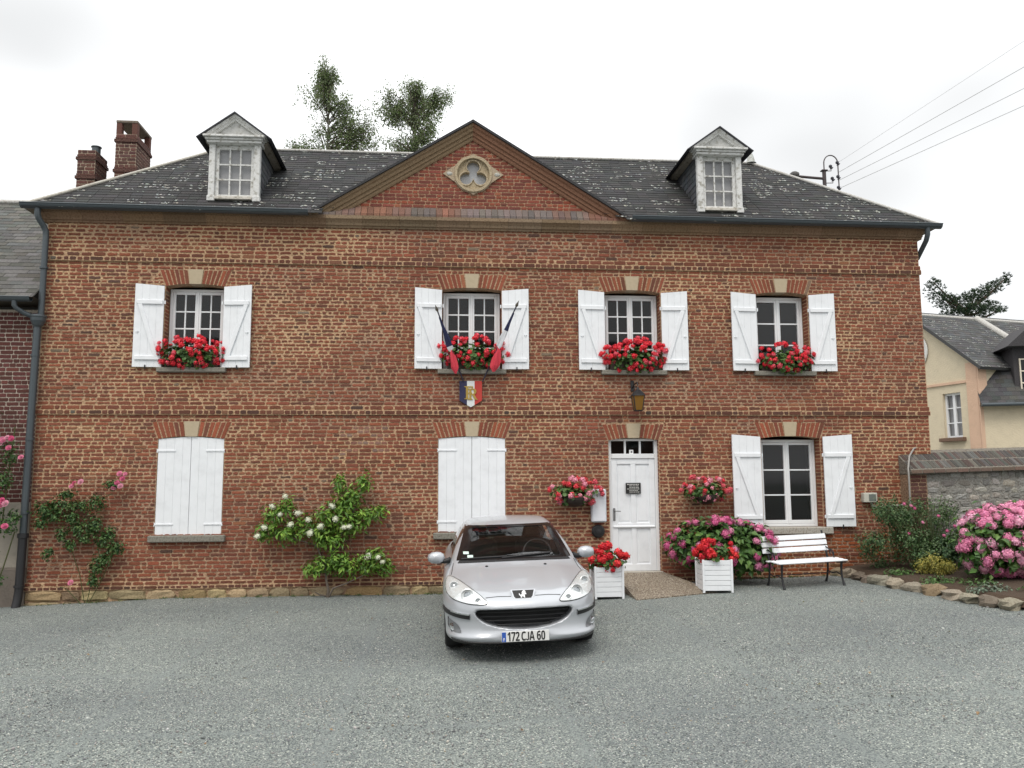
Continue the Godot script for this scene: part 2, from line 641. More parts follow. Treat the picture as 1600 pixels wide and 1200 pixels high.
func stained(c: Color, x: float, y: float, r: RandomNumberGenerator) -> Color:
	# a lime-washed repair between the shutters, and rusty algae low down behind the bench
	if x > -1.75 and x < -0.95 and y > 2.36 and y < 2.9:
		return c.lerp(Color(0.42, 0.35, 0.30), r.randf_range(0.1, 0.5))
	if x > 5.1 and y < 1.0 and r.randf() < 0.75:
		return Color(c.r * 1.2, c.g * 1.05, c.b * 0.62)
	return c

func row_segments(x0: float, x1: float, y: float, holes: Array) -> Array:
	# what is left of a course once the openings are taken out; a hole is [y0, y1, left at y0, right at y0, left at y1, right at y1]
	var seg := [[x0, x1]]
	for h in holes:
		if y < h[0] or y > h[1]:
			continue
		var t: float = (y - h[0]) / (h[1] - h[0])
		var a := lerpf(h[2], h[4], t)
		var b := lerpf(h[3], h[5], t)
		var nxt := []
		for s in seg:
			if b <= s[0] or a >= s[1]:
				nxt.append(s)
				continue
			if a - s[0] > 0.03:
				nxt.append([s[0], a])
			if s[1] - b > 0.03:
				nxt.append([b, s[1]])
		seg = nxt
	return seg

func lay_row(a: float, b: float, y: float, hgt: float, heads: bool, r: RandomNumberGenerator, out: Array, jfield := true):
	# bricks of one course between a and b: [x, y, w, h, joint]
	var x := a
	var first := true
	while x < b - 0.02:
		var len_ := 0.215 if not heads else 0.105
		if r.randf() < 0.2:
			len_ = 0.105 if not heads else 0.215
		len_ += r.randf_range(-0.012, 0.012)
		if first:
			len_ *= r.randf_range(0.45, 1.0)
			first = false
		if b - (x + len_) < 0.05:
			len_ = b - x
		var j := 0.0115
		if jfield:
			# hand pointing: wider, lumpier joints in places
			var f := joint_noise.get_noise_2d(x, y * 1.7) + 0.32 * smoothstep(1.5, -5.0, x) * smoothstep(2.6, 4.0, y)
			j = 0.0155 + 0.0105 * clampf(f + 0.3, 0.0, 1.0)
		var jx := j * r.randf_range(0.35, 0.8)
		var jy := j * r.randf_range(0.9, 1.3)
		var bw := len_ - jx
		var bh := hgt - jy
		var ox := 0.0
		var oy := 0.0
		if jfield and r.randf() < 18.0 * (j - 0.0085):
			# pointing smeared over the edges of the brick
			ox = bw * r.randf_range(0.0, 0.16)
			bw -= ox + bw * r.randf_range(0.0, 0.16)
			oy = bh * r.randf_range(0.0, 0.12)
			bh -= oy + bh * r.randf_range(0.0, 0.16)
		out.append([x + jx * 0.5 + ox, y + jy * 0.5 + oy, bw, bh, j])
		x += len_

func lay(x0: float, x1: float, y0: float, y1: float, course: float, holes: Array, r: RandomNumberGenerator, jfield := true) -> Array:
	var rows := int(round((y1 - y0) / course))
	var hh := (y1 - y0) / rows
	var out := []
	for i in rows:
		var y := y0 + i * hh
		for s in row_segments(x0, x1, y + hh * 0.5, holes):
			lay_row(s[0], s[1], y, hh, i % 2 == 1, r, out, jfield)
	return out

func bricks_on(mb: MB, o: Vector3, u: Vector3, v: Vector3, n: Vector3, list: Array, r: RandomNumberGenerator, tone := Color(1, 1, 1), tight := false):
	for e in list:
		if e[2] < 0.015:
			continue
		var c := brick_tone(o.x + u.x * e[0] + 3.0 * o.z, o.y + e[1], r)
		c = Color(c.r * tone.r, c.g * tone.g, c.b * tone.b)
		if not tight:
			c = stained(c, o.x + e[0], o.y + e[1], r)
		brick_into(mb, o + u * e[0] + v * e[1], u, v, n, e[2], e[3], r.randf_range(0.004, 0.008) if tight else r.randf_range(0.004, 0.013), 0.0022 if tight else 0.33 * e[4] + 0.0005, r, c)

func wall_core(mb: MB, x0: float, x1: float, y0: float, y1: float, z0: float, z1: float, holes: Array, col: Color, toned := false):
	# a slab from z0 (back) to z1 (front) with square openings [xa, xb, ya, yb]
	var xs := [x0, x1]
	var ys := [y0, y1]
	for h in holes:
		xs.append(h[0]); xs.append(h[1]); ys.append(h[2]); ys.append(h[3])
	if toned:
		for q in int((x1 - x0) / 0.16):
			xs.append(x0 + 0.16 * q)
		for q in int((y1 - y0) / 0.16):
			ys.append(y0 + 0.16 * q)
	xs.sort()
	ys.sort()
	for i in xs.size() - 1:
		for k in ys.size() - 1:
			if xs[i + 1] - xs[i] < 1e-5 or ys[k + 1] - ys[k] < 1e-5:
				continue
			var mx: float = (xs[i] + xs[i + 1]) * 0.5
			var my: float = (ys[k] + ys[k + 1]) * 0.5
			var open := false
			for h in holes:
				if mx > h[0] and mx < h[1] and my > h[2] and my < h[3]:
					open = true
			if open:
				continue
			if toned:
				col = mortar_tone(mx, my)
			for z in [z0, z1]:
				mb.quad(Vector3(xs[i], ys[k], z), Vector3(xs[i + 1], ys[k], z), Vector3(xs[i + 1], ys[k + 1], z), Vector3(xs[i], ys[k + 1], z), col, Vector3(0, 0, 1 if z == z1 else -1))
	var rects := holes.duplicate()
	rects.append([x0, x1, y0, y1])
	for q in rects.size():
		var h = rects[q]
		var sg := 1.0 if q < rects.size() - 1 else -1.0
		mb.quad(Vector3(h[0], h[2], z0), Vector3(h[0], h[3], z0), Vector3(h[0], h[3], z1), Vector3(h[0], h[2], z1), col, Vector3(sg, 0, 0))
		mb.quad(Vector3(h[1], h[2], z0), Vector3(h[1], h[3], z0), Vector3(h[1], h[3], z1), Vector3(h[1], h[2], z1), col, Vector3(-sg, 0, 0))
		mb.quad(Vector3(h[0], h[2], z0), Vector3(h[1], h[2], z0), Vector3(h[1], h[2], z1), Vector3(h[0], h[2], z1), col, Vector3(0, sg, 0))
		mb.quad(Vector3(h[0], h[3], z0), Vector3(h[1], h[3], z0), Vector3(h[1], h[3], z1), Vector3(h[0], h[3], z1), col, Vector3(0, -sg, 0))

func radial_plate(mb: MB, at: Vector3, inner: Callable, outer: Callable, z0: float, z1: float, seg: int, col: Color):
	for i in seg:
		var a := TAU * i / seg
		var b := TAU * (i + 1) / seg
		var da := Vector3(cos(a), sin(a), 0)
		var db := Vector3(cos(b), sin(b), 0)
		var ia: float = inner.call(a)
		var ib: float = inner.call(b)
		var oa: float = outer.call(a)
		var ob: float = outer.call(b)
		var Z1 := Vector3(0, 0, z1)
		var Z0 := Vector3(0, 0, z0)
		mb.quad(at + da * ia + Z1, at + da * oa + Z1, at + db * ob + Z1, at + db * ib + Z1, col, Vector3(0, 0, 1))
		mb.quad(at + da * oa + Z1, at + db * ob + Z1, at + db * ob + Z0, at + da * oa + Z0, col, da + db)
		mb.quad(at + da * ia + Z1, at + db * ib + Z1, at + db * ib + Z0, at + da * ia + Z0, col, -da - db)

# ---------------------------------------------------------------- windows, shutters
func window_into(house: Node, cx: float, y0: float, w: float, h: float, z: float, cols: int, rows: int, label := "") -> Node3D:
	var o := holder("window", house, Vector3(cx, y0, z))
	if label:
		o.set_meta("label", label)
	var fr := MB.new()
	var t := 0.045
	fr.bbox(Vector3(-w / 2 + t / 2, h / 2, 0), Vector3(t, h, 0.07), 0.006, W)
	fr.bbox(Vector3(w / 2 - t / 2, h / 2, 0), Vector3(t, h, 0.07), 0.006, W)
	fr.bbox(Vector3(0, h - t / 2, 0.001), Vector3(w - 2 * t, t, 0.068), 0.006, W)
	fr.bbox(Vector3(0, t / 2, 0.003), Vector3(w - 2 * t, t, 0.075), 0.006, W)
	put("frame", fr, M.white_frame, o)
	var lw := (w - 2 * t - 0.01) / 2
	for s in [-1, 1]:
		var ce: float = s * (lw / 2 + 0.002)
		var sa := MB.new()
		var st := 0.05
		var lh := h - 2 * t - 0.006
		var yb := t + 0.003
		sa.bbox(Vector3(ce - lw / 2 + st / 2, yb + lh / 2, 0.012), Vector3(st, lh, 0.05), 0.006, W)
		sa.bbox(Vector3(ce + lw / 2 - st / 2, yb + lh / 2, 0.012), Vector3(st, lh, 0.05), 0.006, W)
		sa.bbox(Vector3(ce, yb + lh - st / 2, 0.013), Vector3(lw - 2 * st, st, 0.048), 0.006, W)
		sa.bbox(Vector3(ce, yb + st * 0.65, 0.013), Vector3(lw - 2 * st, st * 1.3, 0.048), 0.006, W)
		var iw := lw - 2 * st
		var ih := lh - 2.3 * st
		var ib := yb + st * 1.3
		for k in range(1, cols):
			sa.box(Vector3(ce - iw / 2 + iw * k / cols, ib + ih / 2, 0.014), Vector3(0.022, ih, 0.03), W)
		for k in range(1, rows):
			sa.box(Vector3(ce, ib + ih * k / rows, 0.0145), Vector3(iw, 0.024, 0.033), W)
		put("sash", sa, M.white_frame, o)
		for a in cols:
			for b in rows:
				var pn := MB.new()
				var pw := iw / cols - 0.018
				var ph := ih / rows - 0.02
				var pc := Vector3(ce - iw / 2 + iw * (a + 0.5) / cols, ib + ih * (b + 0.5) / rows, 0.01)
				pn.quad(pc + Vector3(-pw / 2, -ph / 2, 0), pc + Vector3(pw / 2, -ph / 2, 0), pc + Vector3(pw / 2, ph / 2, 0), pc + Vector3(-pw / 2, ph / 2, 0), W, Vector3.BACK)
				put("pane", pn, M.glass, o)
	if s_bar(rows):
		var mt := MB.new()
		mt.bbox(Vector3(0, h / 2, 0.042), Vector3(0.035, h - 2 * t, 0.014), 0.005, W)
		put("meeting_strip", mt, M.white_frame, o)
	return o

func s_bar(_rows: int) -> bool:
	return true

func shutter_into(house: Node, hinge: Vector3, w: float, h: float, side: float, open_deg: float, top_in: float, top_out: float, braced: bool) -> Node3D:
	# hinge: lower corner on the hinge line; side -1 runs to the left of the hinge, +1 to the right
	var o := holder("shutter", house, hinge)
	o.rotation_degrees.y = open_deg * -side
	var nb := 4
	var bw := w / nb
	for i in nb:
		var mb := MB.new()
		var xa := i * bw + 0.0007
		var xb := (i + 1) * bw - 0.0007
		var ha := h + lerpf(top_in, top_out, xa / w)
		var hb := h + lerpf(top_in, top_out, xb / w)
		var th := 0.028
		var ch := 0.0018
		# front face with chamfered long edges
		var fl := [Vector2(xa, 0), Vector2(xa + ch, th), Vector2(xb - ch, th), Vector2(xb, 0)]
		var zz := [-0.002, 0.0, 0.0, -0.002]
		var f := [[xa, 0.0], [xa, th - ch], [xa + ch, th], [xb - ch, th], [xb, th - ch], [xb, 0.0]]
		for k in 5:
			var p = f[k]
			var q = f[k + 1]
			var hp := lerpf(ha, hb, (p[0] - xa) / (xb - xa))
			var hq := lerpf(ha, hb, (q[0] - xa) / (xb - xa))
			mb.quad(Vector3(side * p[0], 0, p[1]), Vector3(side * q[0], 0, q[1]), Vector3(side * q[0], hq, q[1]), Vector3(side * p[0], hp, p[1]), W, Vector3(side * (q[1] - p[1]) * -1.0, 0, (q[0] - p[0])) )
		mb.quad(Vector3(side * xa, 0, 0), Vector3(side * xb, 0, 0), Vector3(side * xb, hb, 0), Vector3(side * xa, ha, 0), W, Vector3(0, 0, -1))
		mb.quad(Vector3(side * xa, ha, 0), Vector3(side * xb, hb, 0), Vector3(side * xb, hb, th), Vector3(side * xa, ha, th), W, Vector3.UP)
		mb.quad(Vector3(side * xa, 0, 0), Vector3(side * xb, 0, 0), Vector3(side * xb, 0, th), Vector3(side * xa, 0, th), W, Vector3.DOWN)
		put("board", mb, M.white, o)
	if braced:
		for y in [0.155 * h / 1.4, h - 0.29 * h / 1.4]:
			var bt := MB.new()
			bt.bbox(Vector3(side * (w / 2 - 0.01), y, 0.041), Vector3(w - 0.05, 0.075, 0.025), 0.007, W)
			put("batten", bt, M.white, o)
		var ya := 0.155 * h / 1.4 + 0.045
		var yb := h - 0.29 * h / 1.4 - 0.045
		var br := MB.new()
		var p0 := Vector3(side * 0.10, ya, 0.040)
		var p1 := Vector3(side * (w - 0.09), yb, 0.040)
		var d := (p1 - p0).normalized()
		br.bbox((p0 + p1) / 2, Vector3(0.075, p0.distance_to(p1) + 0.04, 0.024), 0.007, W, Basis(d.cross(Vector3.BACK), d, Vector3.BACK))
		put("brace", br, M.white, o)
		for y in [0.155 * h / 1.4, h - 0.29 * h / 1.4]:
			var hg := MB.new()
			hg.tube([Vector3(-side * 0.02, y - 0.03, 0.03), Vector3(-side * 0.02, y + 0.03, 0.03)], 0.012, 8, W)
			put("hinge", hg, M.white, o)
		var st := MB.new()
		st.bbox(Vector3(side * w * 0.55, 0.0, 0.04), Vector3(0.018, 0.07, 0.02), 0.004, W)
		st.box(Vector3(side * w * 0.55, -0.02, 0.01), Vector3(0.014, 0.014, 0.06), W)
		put("shutter_stop", st, M.iron, o)
		var la := MB.new()
		la.bbox(Vector3(side * (w - 0.06), h * 0.43, 0.034), Vector3(0.05, 0.022, 0.014), 0.004, W)
		la.tube([Vector3(side * (w - 0.06), h * 0.41, 0.04), Vector3(side * (w - 0.06), h * 0.45, 0.04)], 0.006, 6, W)
		put("latch", la, M.white, o)
	else:
		for y in [0.17, h - 0.2]:
			var hg := MB.new()
			hg.bbox(Vector3(side * (w * 0.3 - 0.03), y, 0.034), Vector3(w * 0.6, 0.032, 0.010), 0.004, W)
			hg.tube([Vector3(-side * 0.012, y - 0.03, 0.03), Vector3(-side * 0.012, y + 0.03, 0.03)], 0.012, 8, W)
			for k in 3:
				hg.box(Vector3(side * (0.05 + k * 0.09), y, 0.041), Vector3(0.012, 0.012, 0.006), W)
			put("strap_hinge", hg, M.white, o)
	return o

# ---------------------------------------------------------------- the brick house
const XL := -6.73
const XR := 8.91
# centre, foot, head (at the crown of the arch), width
const UP_OPEN := [[-4.228, 3.92, 5.39, 0.99], [0.547, 3.92, 5.39, 1.05], [3.437, 3.92, 5.39, 1.03], [6.215, 3.92, 5.39, 0.99]]
const LOW_OPEN := [[-4.195, 1.10, 2.755, 1.09], [0.547, 1.10, 2.755, 1.17], [3.405, 0.38, 2.725, 0.90], [6.272, 1.13, 2.755, 1.10]]

func roof_y(z: float) -> float:
	return 6.62 + (0.3 - z) * 0.823

func town_hall():
	var house := thing("brick_house", "long two-storey red brick house with white shutters and a central pediment", "building")
	var r := rng_of(100)
	var rects := []
	var traps := []
	for o in UP_OPEN + LOW_OPEN:
		rects.append([o[0] - o[3] / 2, o[0] + o[3] / 2, o[1], o[2]])
		traps.append([o[1], o[2], o[0] - o[3] / 2, o[0] + o[3] / 2, o[0] - o[3] / 2, o[0] + o[3] / 2])
		traps.append([o[2] - 0.05, o[2] + 0.25, o[0] - o[3] / 2 - 0.01, o[0] + o[3] / 2 + 0.01, o[0] - o[3] / 2 - 0.115, o[0] + o[3] / 2 + 0.115])
		# bricks stop above sills and arch crowns alike
	var mc := Color(0.55, 0.375, 0.235)
	# front wall: mortar body with openings
	var core := MB.new()
	wall_core(core, XL, XR, -0.3, 6.5, -0.32, 0.0, rects, mc, true)
	var wall := put("wall", core, M.mortar, house)
	wall.set_meta("label", "red brick front wall with wide sandy joints")
	# bricks
	var list := lay(XL, XR, 0.36, 3.12, 0.0642, traps, r)
	list += lay(XL, XR, 3.285, 5.76, 0.0642, traps, r)
	list += lay(XL, XR, 5.925, 6.47, 0.0642, traps, r)
	# the 300 nearest stretchers are bricks of their own
	var near := []
	for i in list.size():
		var e = list[i]
		if e[2] < 0.17 or e[2] > 0.235:
			continue
		var ce := Vector2(e[0] + e[2] / 2, e[1])
		if ce.y < 0.9 or (ce.x > 0.0 and ce.x < 2.0 and ce.y < 1.5) or (ce.x < -0.7 and ce.y < 2.0):
			continue
		near.append([ce.distance_to(Vector2(0, 1.95)), i])
	near.sort()
	var single := {}
	for k in mini(300, near.size()):
		single[near[k][1]] = true
	var variants := []
	for k in 28:
		var vb := MB.new()
		var jj := r.randf_range(0.004, 0.0075)
		brick_into(vb, Vector3(-0.1, -0.025, 0), Vector3.RIGHT, Vector3.UP, Vector3.BACK, 0.2, 0.05, r.randf_range(0.004, 0.013), jj, r, brick_tone(k * 3.1, k * 1.7, r))
		variants.append(vb.mesh())
	var rest := []
	for i in list.size():
		var e = list[i]
		if not single.has(i):
			rest.append(e)
			continue
		var b := put("brick", variants[r.randi() % 28], M.brick, wall)
		b.position = Vector3(e[0] + e[2] / 2, e[1] + e[3] / 2, 0)
		b.scale = Vector3(e[2] / 0.2, e[3] / 0.05, 1)
	var mb := MB.new()
	bricks_on(mb, Vector3.ZERO, Vector3.RIGHT, Vector3.UP, Vector3.BACK, rest, r)
	# jamb bricks in the reveals
	for o in UP_OPEN + LOW_OPEN:
		for s in [-1.0, 1.0]:
			var y: float = o[1] + 0.01
			while y < o[2] - 0.06:
				brick_into(mb, Vector3(o[0] + s * o[3] / 2, y, -0.012), Vector3(0, 0, -1), Vector3.UP, Vector3(-s, 0, 0), 0.2, 0.05, 0.004, 0.002, r, brick_tone(y, o[0], r))
				y += 0.0642
	var bs := put("bricks", mb, M.brick, wall)
	tag(bs, "", "", "", "stuff")
	# string courses and base course
	for band in [[3.12, 3.285, "string_course"], [5.76, 5.925, "string_course"], [0.23, 0.36, "base_course"]]:
		var bn := MB.new()
		var hgt: float = (band[1] - band[0]) / 2
		var zs := [0.036, 0.012] if band[2] == "string_course" else [0.03, 0.018]
		for k in 2:
			var y0: float = band[0] + k * hgt
			for sg in row_segments(XL - 0.02, XR + 0.02, y0 + hgt / 2, traps):
				bn.box(Vector3((sg[0] + sg[1]) / 2, y0 + hgt / 2, zs[k] / 2 - 0.01), Vector3(sg[1] - sg[0], hgt, zs[k] + 0.018), mc * 0.95)
		var band_core := put(band[2], bn, M.mortar, house)
		var bb := MB.new()
		for k in 2:
			var y0: float = band[0] + k * hgt
			var rowl := []
			for sg in row_segments(XL - 0.02, XR + 0.02, y0 + hgt / 2, traps):
				lay_row(sg[0], sg[1], y0, hgt, k == 0, r, rowl)
			bricks_on(bb, Vector3(0, 0, zs[k]), Vector3.RIGHT, Vector3.UP, Vector3.BACK, rowl, r, Color(0.62, 0.72, 0.8) if k == 0 else Color(0.85, 0.9, 0.92), k == 0)
		var bp := put("bricks", bb, M.brick, band_core)
		tag(bp, "", "", "", "stuff")
	# plinth of yellowish rubble
	var pl := holder("plinth", house)
	pl.set_meta("label", "low plinth of yellowish rough stone along the foot of the wall")
	var x := XL
	var k := 0
	while x < 2.0:
		var w := r.randf_range(0.28, 0.62)
		var hgt := 0.19 if x > -5.2 else 0.17
		var rows := 1 if x > -4.4 else 2
		for q in rows:
			var sb := MB.new()
			var c := [Color(0.36, 0.26, 0.13), Color(0.30, 0.24, 0.15), Color(0.40, 0.31, 0.18), Color(0.27, 0.20, 0.12)][r.randi() % 4] as Color
			sb.rock(Vector3(x + w / 2, 0.225 - hgt * (q + 0.5), -0.02), Vector3(w / 2, hgt * 0.5, 0.075), 0.4, 500 + k * 3 + q, vary(c, r, 0.22), Basis(), 0.72)
			put("stone", sb, M.stone, pl)
		x += w + 0.012
		k += 1
	# other walls, floors, so the rooms are dark
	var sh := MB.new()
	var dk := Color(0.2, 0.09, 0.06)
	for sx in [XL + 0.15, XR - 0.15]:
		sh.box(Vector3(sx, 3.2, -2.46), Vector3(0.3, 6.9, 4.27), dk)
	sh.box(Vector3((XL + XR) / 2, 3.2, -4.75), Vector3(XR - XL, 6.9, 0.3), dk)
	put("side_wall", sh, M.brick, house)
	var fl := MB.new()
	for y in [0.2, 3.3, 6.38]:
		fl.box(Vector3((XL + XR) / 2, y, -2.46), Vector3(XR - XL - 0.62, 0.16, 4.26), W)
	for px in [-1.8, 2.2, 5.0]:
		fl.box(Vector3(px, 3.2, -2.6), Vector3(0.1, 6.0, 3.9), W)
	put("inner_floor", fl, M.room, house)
	# arches and keystones
	for o in UP_OPEN + LOW_OPEN:
		flat_arch(house, o[0], o[2], o[3], r)
	# sills
	for i in 8:
		var o = (UP_OPEN + LOW_OPEN)[i]
		if i == 6:
			continue
		var sb := MB.new()
		var th := 0.085 if i < 4 else 0.11
		var c := Color(0.24, 0.235, 0.2)
		if i == 7:
			c = Color(0.42, 0.40, 0.36)
			th = 0.12
		sb.bbox(Vector3(o[0] + (0.06 if i == 7 else 0.0), o[1] - th / 2 + 0.002, -0.085), Vector3(o[3] + 0.15, th, 0.37), 0.012, c)
		put("window_sill", sb, M.stone, house)
	# windows
	for i in 4:
		var o = UP_OPEN[i]
		if i < 3:
			window_into(house, o[0], o[1] + 0.005, o[3] - 0.03, 1.41, -0.24, 2, 4)
		else:
			window_into(house, o[0], o[1] + 0.005, o[3] - 0.03, 1.41, -0.24, 1, 3, "window with large dark panes behind the fourth flower box")
	var ow = LOW_OPEN[3]
	window_into(house, ow[0], ow[1] + 0.005, ow[3] - 0.03, 1.56, -0.24, 1, 3, "ground floor window with six large dark panes above the bench")
	# open shutters
	for o in UP_OPEN:
		for s in [-1.0, 1.0]:
			shutter_into(house, Vector3(o[0] + s * (o[3] / 2 + 0.005), 3.925, 0.03), 0.475, 1.41, s, 3.0 + r.randf_range(-0.8, 1.6), -0.005, 0.03, true)
	for s in [-1.0, 1.0]:
		shutter_into(house, Vector3(ow[0] + s * (ow[3] / 2 + 0.03), 1.14, 0.035), 0.53, 1.6, s, 3.0, -0.005, 0.035, true)
	# closed shutters
	for i in 2:
		var o = LOW_OPEN[i]
		for s in [-1.0, 1.0]:
			shutter_into(house, Vector3(o[0] + s * (o[3] / 2 - 0.006), o[1] + 0.012, -0.035), o[3] / 2 - 0.009, o[2] - o[1] - 0.058, -s, 0.0, 0.0, 0.04, false)
	front_door(house)
	cornice_and_gutters(house, r)
	pediment(house, r)
	main_roof(house, r)
	dormer(house, -3.645, 0.88, 7.92, 8.46, 1)
	dormer(house, 5.145, 0.84, 7.96, 8.48, 2)
	tall_chimney(house, r)

func flat_arch(house: Node, cx: float, top: float, w: float, r: RandomNumberGenerator):
	var a := holder("arch", house)
	var hgt := 0.245
	var half_b := w / 2 + 0.005
	var half_t := w / 2 + 0.11
	# bed of mortar behind the bricks
	var bed := MB.new()
	bed.sweep([Vector2(-half_b, top - 0.047), Vector2(-half_b * 0.5, top - 0.012), Vector2(0, top), Vector2(half_b * 0.5, top - 0.012), Vector2(half_b, top - 0.047), Vector2(half_t, top + hgt), Vector2(-half_t, top + hgt)], Vector3(cx, 0, -0.21), Vector3(cx, 0, 0.003), Vector3.RIGHT, Vector3.UP, Color(0.50, 0.345, 0.22))
	put("mortar_bed", bed, M.mortar, a)
	var n := int(round((w * 0.5 - 0.1) / 0.07))
	for s in [-1.0, 1.0]:
		for i in n:
			var b0: float = 0.1 + (half_b - 0.1) * i / n
			var b1: float = 0.1 + (half_b - 0.1) * (i + 1) / n
			var t0: float = 0.135 + (half_t - 0.135) * i / n
			var t1: float = 0.135 + (half_t - 0.135) * (i + 1) / n
			var j := r.randf_range(0.018, 0.027)
			var ya := top - 0.047 * pow((b0 + b1) / 2 / half_b, 2.0) + 0.002
			var q := [Vector2(s * (b0 + j / 2), ya), Vector2(s * (b1 - j / 2), ya - 0.003), Vector2(s * (t1 - j / 2), top + hgt - r.randf_range(0.0, 0.02)), Vector2(s * (t0 + j / 2), top + hgt - r.randf_range(0.0, 0.02))]
			var vb := MB.new()
			vb.sweep(q, Vector3(cx, 0, -0.205), Vector3(cx, 0, 0.009 + r.randf_range(0, 0.003)), Vector3.RIGHT, Vector3.UP, brick_tone(cx + i, top, r) * Color(1.15, 1.05, 1.0))
			put("brick", vb, M.brick, a)
	var ks := MB.new()
	ks.sweep([Vector2(-0.098, top - 0.006), Vector2(0.098, top - 0.006), Vector2(0.128, top + hgt + 0.006), Vector2(-0.128, top + hgt + 0.006)], Vector3(cx, 0, -0.215), Vector3(cx, 0, 0.018), Vector3.RIGHT, Vector3.UP, Color(0.47, 0.385, 0.27))
	put("keystone", ks, M.smooth_stone, a)

func front_door(house: Node):
	var o = LOW_OPEN[2]
	var w: float = o[3]
	var d := holder("door", house, Vector3(o[0], 0.40, -0.12))
	d.set_meta("label", "white panelled front door with three transom panes")
	var fr := MB.new()
	var ht := 2.31
	for s in [-1.0, 1.0]:
		fr.bbox(Vector3(s * (w / 2 - 0.03), ht / 2, 0), Vector3(0.06, ht, 0.09), 0.006, W)
	fr.bbox(Vector3(0, ht - 0.02, 0.001), Vector3(w - 0.12, 0.04, 0.088), 0.006, W)
	fr.bbox(Vector3(0, 2.0, 0.003), Vector3(w - 0.12, 0.085, 0.095), 0.008, W)
	for s in [-1.0, 1.0]:
		fr.bbox(Vector3(s * 0.135, 2.157, 0.002), Vector3(0.03, 0.228, 0.07), 0.005, W)
	put("frame", fr, M.white_frame, d)
	for k in 3:
		var pn := MB.new()
		var c := Vector3((k - 1) * 0.27, 2.157, 0.0)
		pn.quad(c + Vector3(-0.12, -0.115, 0), c + Vector3(0.12, -0.115, 0), c + Vector3(0.12, 0.115, 0), c + Vector3(-0.12, 0.115, 0), W, Vector3.BACK)
		put("transom_pane", pn, M.glass, d)
	var lf := MB.new()
	var lw := w - 0.125
	# rails and stiles, panels sunk between them
	var ya := [[0.0, 0.12], [0.74, 0.83], [1.86, 1.955]]
	lf.bbox(Vector3(-lw / 2 + 0.05, 0.978, 0.0), Vector3(0.1, 1.955, 0.06), 0.006, W)
	lf.bbox(Vector3(lw / 2 - 0.05, 0.978, 0.0), Vector3(0.1, 1.955, 0.06), 0.006, W)
	lf.bbox(Vector3(0, 0.978, -0.002), Vector3(0.09, 1.94, 0.054), 0.006, W)
	for e in ya:
		lf.bbox(Vector3(0, (e[0] + e[1]) / 2, -0.001), Vector3(lw - 0.2, e[1] - e[0], 0.057), 0.006, W)
	lf.bbox(Vector3(0, 0.765, 0.036), Vector3(lw - 0.02, 0.035, 0.03), 0.01, W)
	put("leaf_frame", lf, M.white, d)
	for s in [-1.0, 1.0]:
		for e in [[0.12, 0.74], [0.83, 1.86]]:
			var pn := MB.new()
			var pw := (lw - 0.2 - 0.09) / 2
			var c := Vector3(s * (0.045 + pw / 2), (e[0] + e[1]) / 2, -0.012)
			pn.box(c, Vector3(pw, e[1] - e[0], 0.03), W)
			pn.bbox(c + Vector3(0, 0, 0.014), Vector3(pw - 0.05, e[1] - e[0] - 0.06, 0.016), 0.007, W)
			put("panel", pn, M.white, d)
	var hd := MB.new()
	hd.bbox(Vector3(-lw / 2 + 0.035, 0.98, 0.036), Vector3(0.042, 0.22, 0.012), 0.004, W)
	hd.tube([Vector3(-lw / 2 + 0.035, 1.04, 0.04), Vector3(-lw / 2 + 0.035, 1.04, 0.085), Vector3(-lw / 2 + 0.045, 1.04, 0.092), Vector3(-lw / 2 + 0.14, 1.035, 0.09)], 0.009, 8, W)
	put("handle", hd, mat(lin(0.3, 0.3, 0.31), 0.35, null, 1.0, null, 1.0, 0.8), d)
	var ts := MB.new()
	ts.bbox(Vector3(0.0, 0.014, 0.06), Vector3(w + 0.04, 0.028, 0.2), 0.006, Color(0.5, 0.48, 0.43))
	var th := put("threshold", ts, M.stone, d)
	th.position.y = -0.03

func half_round(r0: float, th: float) -> Array:
	var p := []
	for i in 11:
		var a := PI + PI * i / 10
		p.append(Vector2(cos(a) * r0, sin(a) * r0))
	for i in 11:
		var a := TAU - PI * i / 10
		p.append(Vector2(cos(a) * (r0 - th), sin(a) * (r0 - th)))
	return p

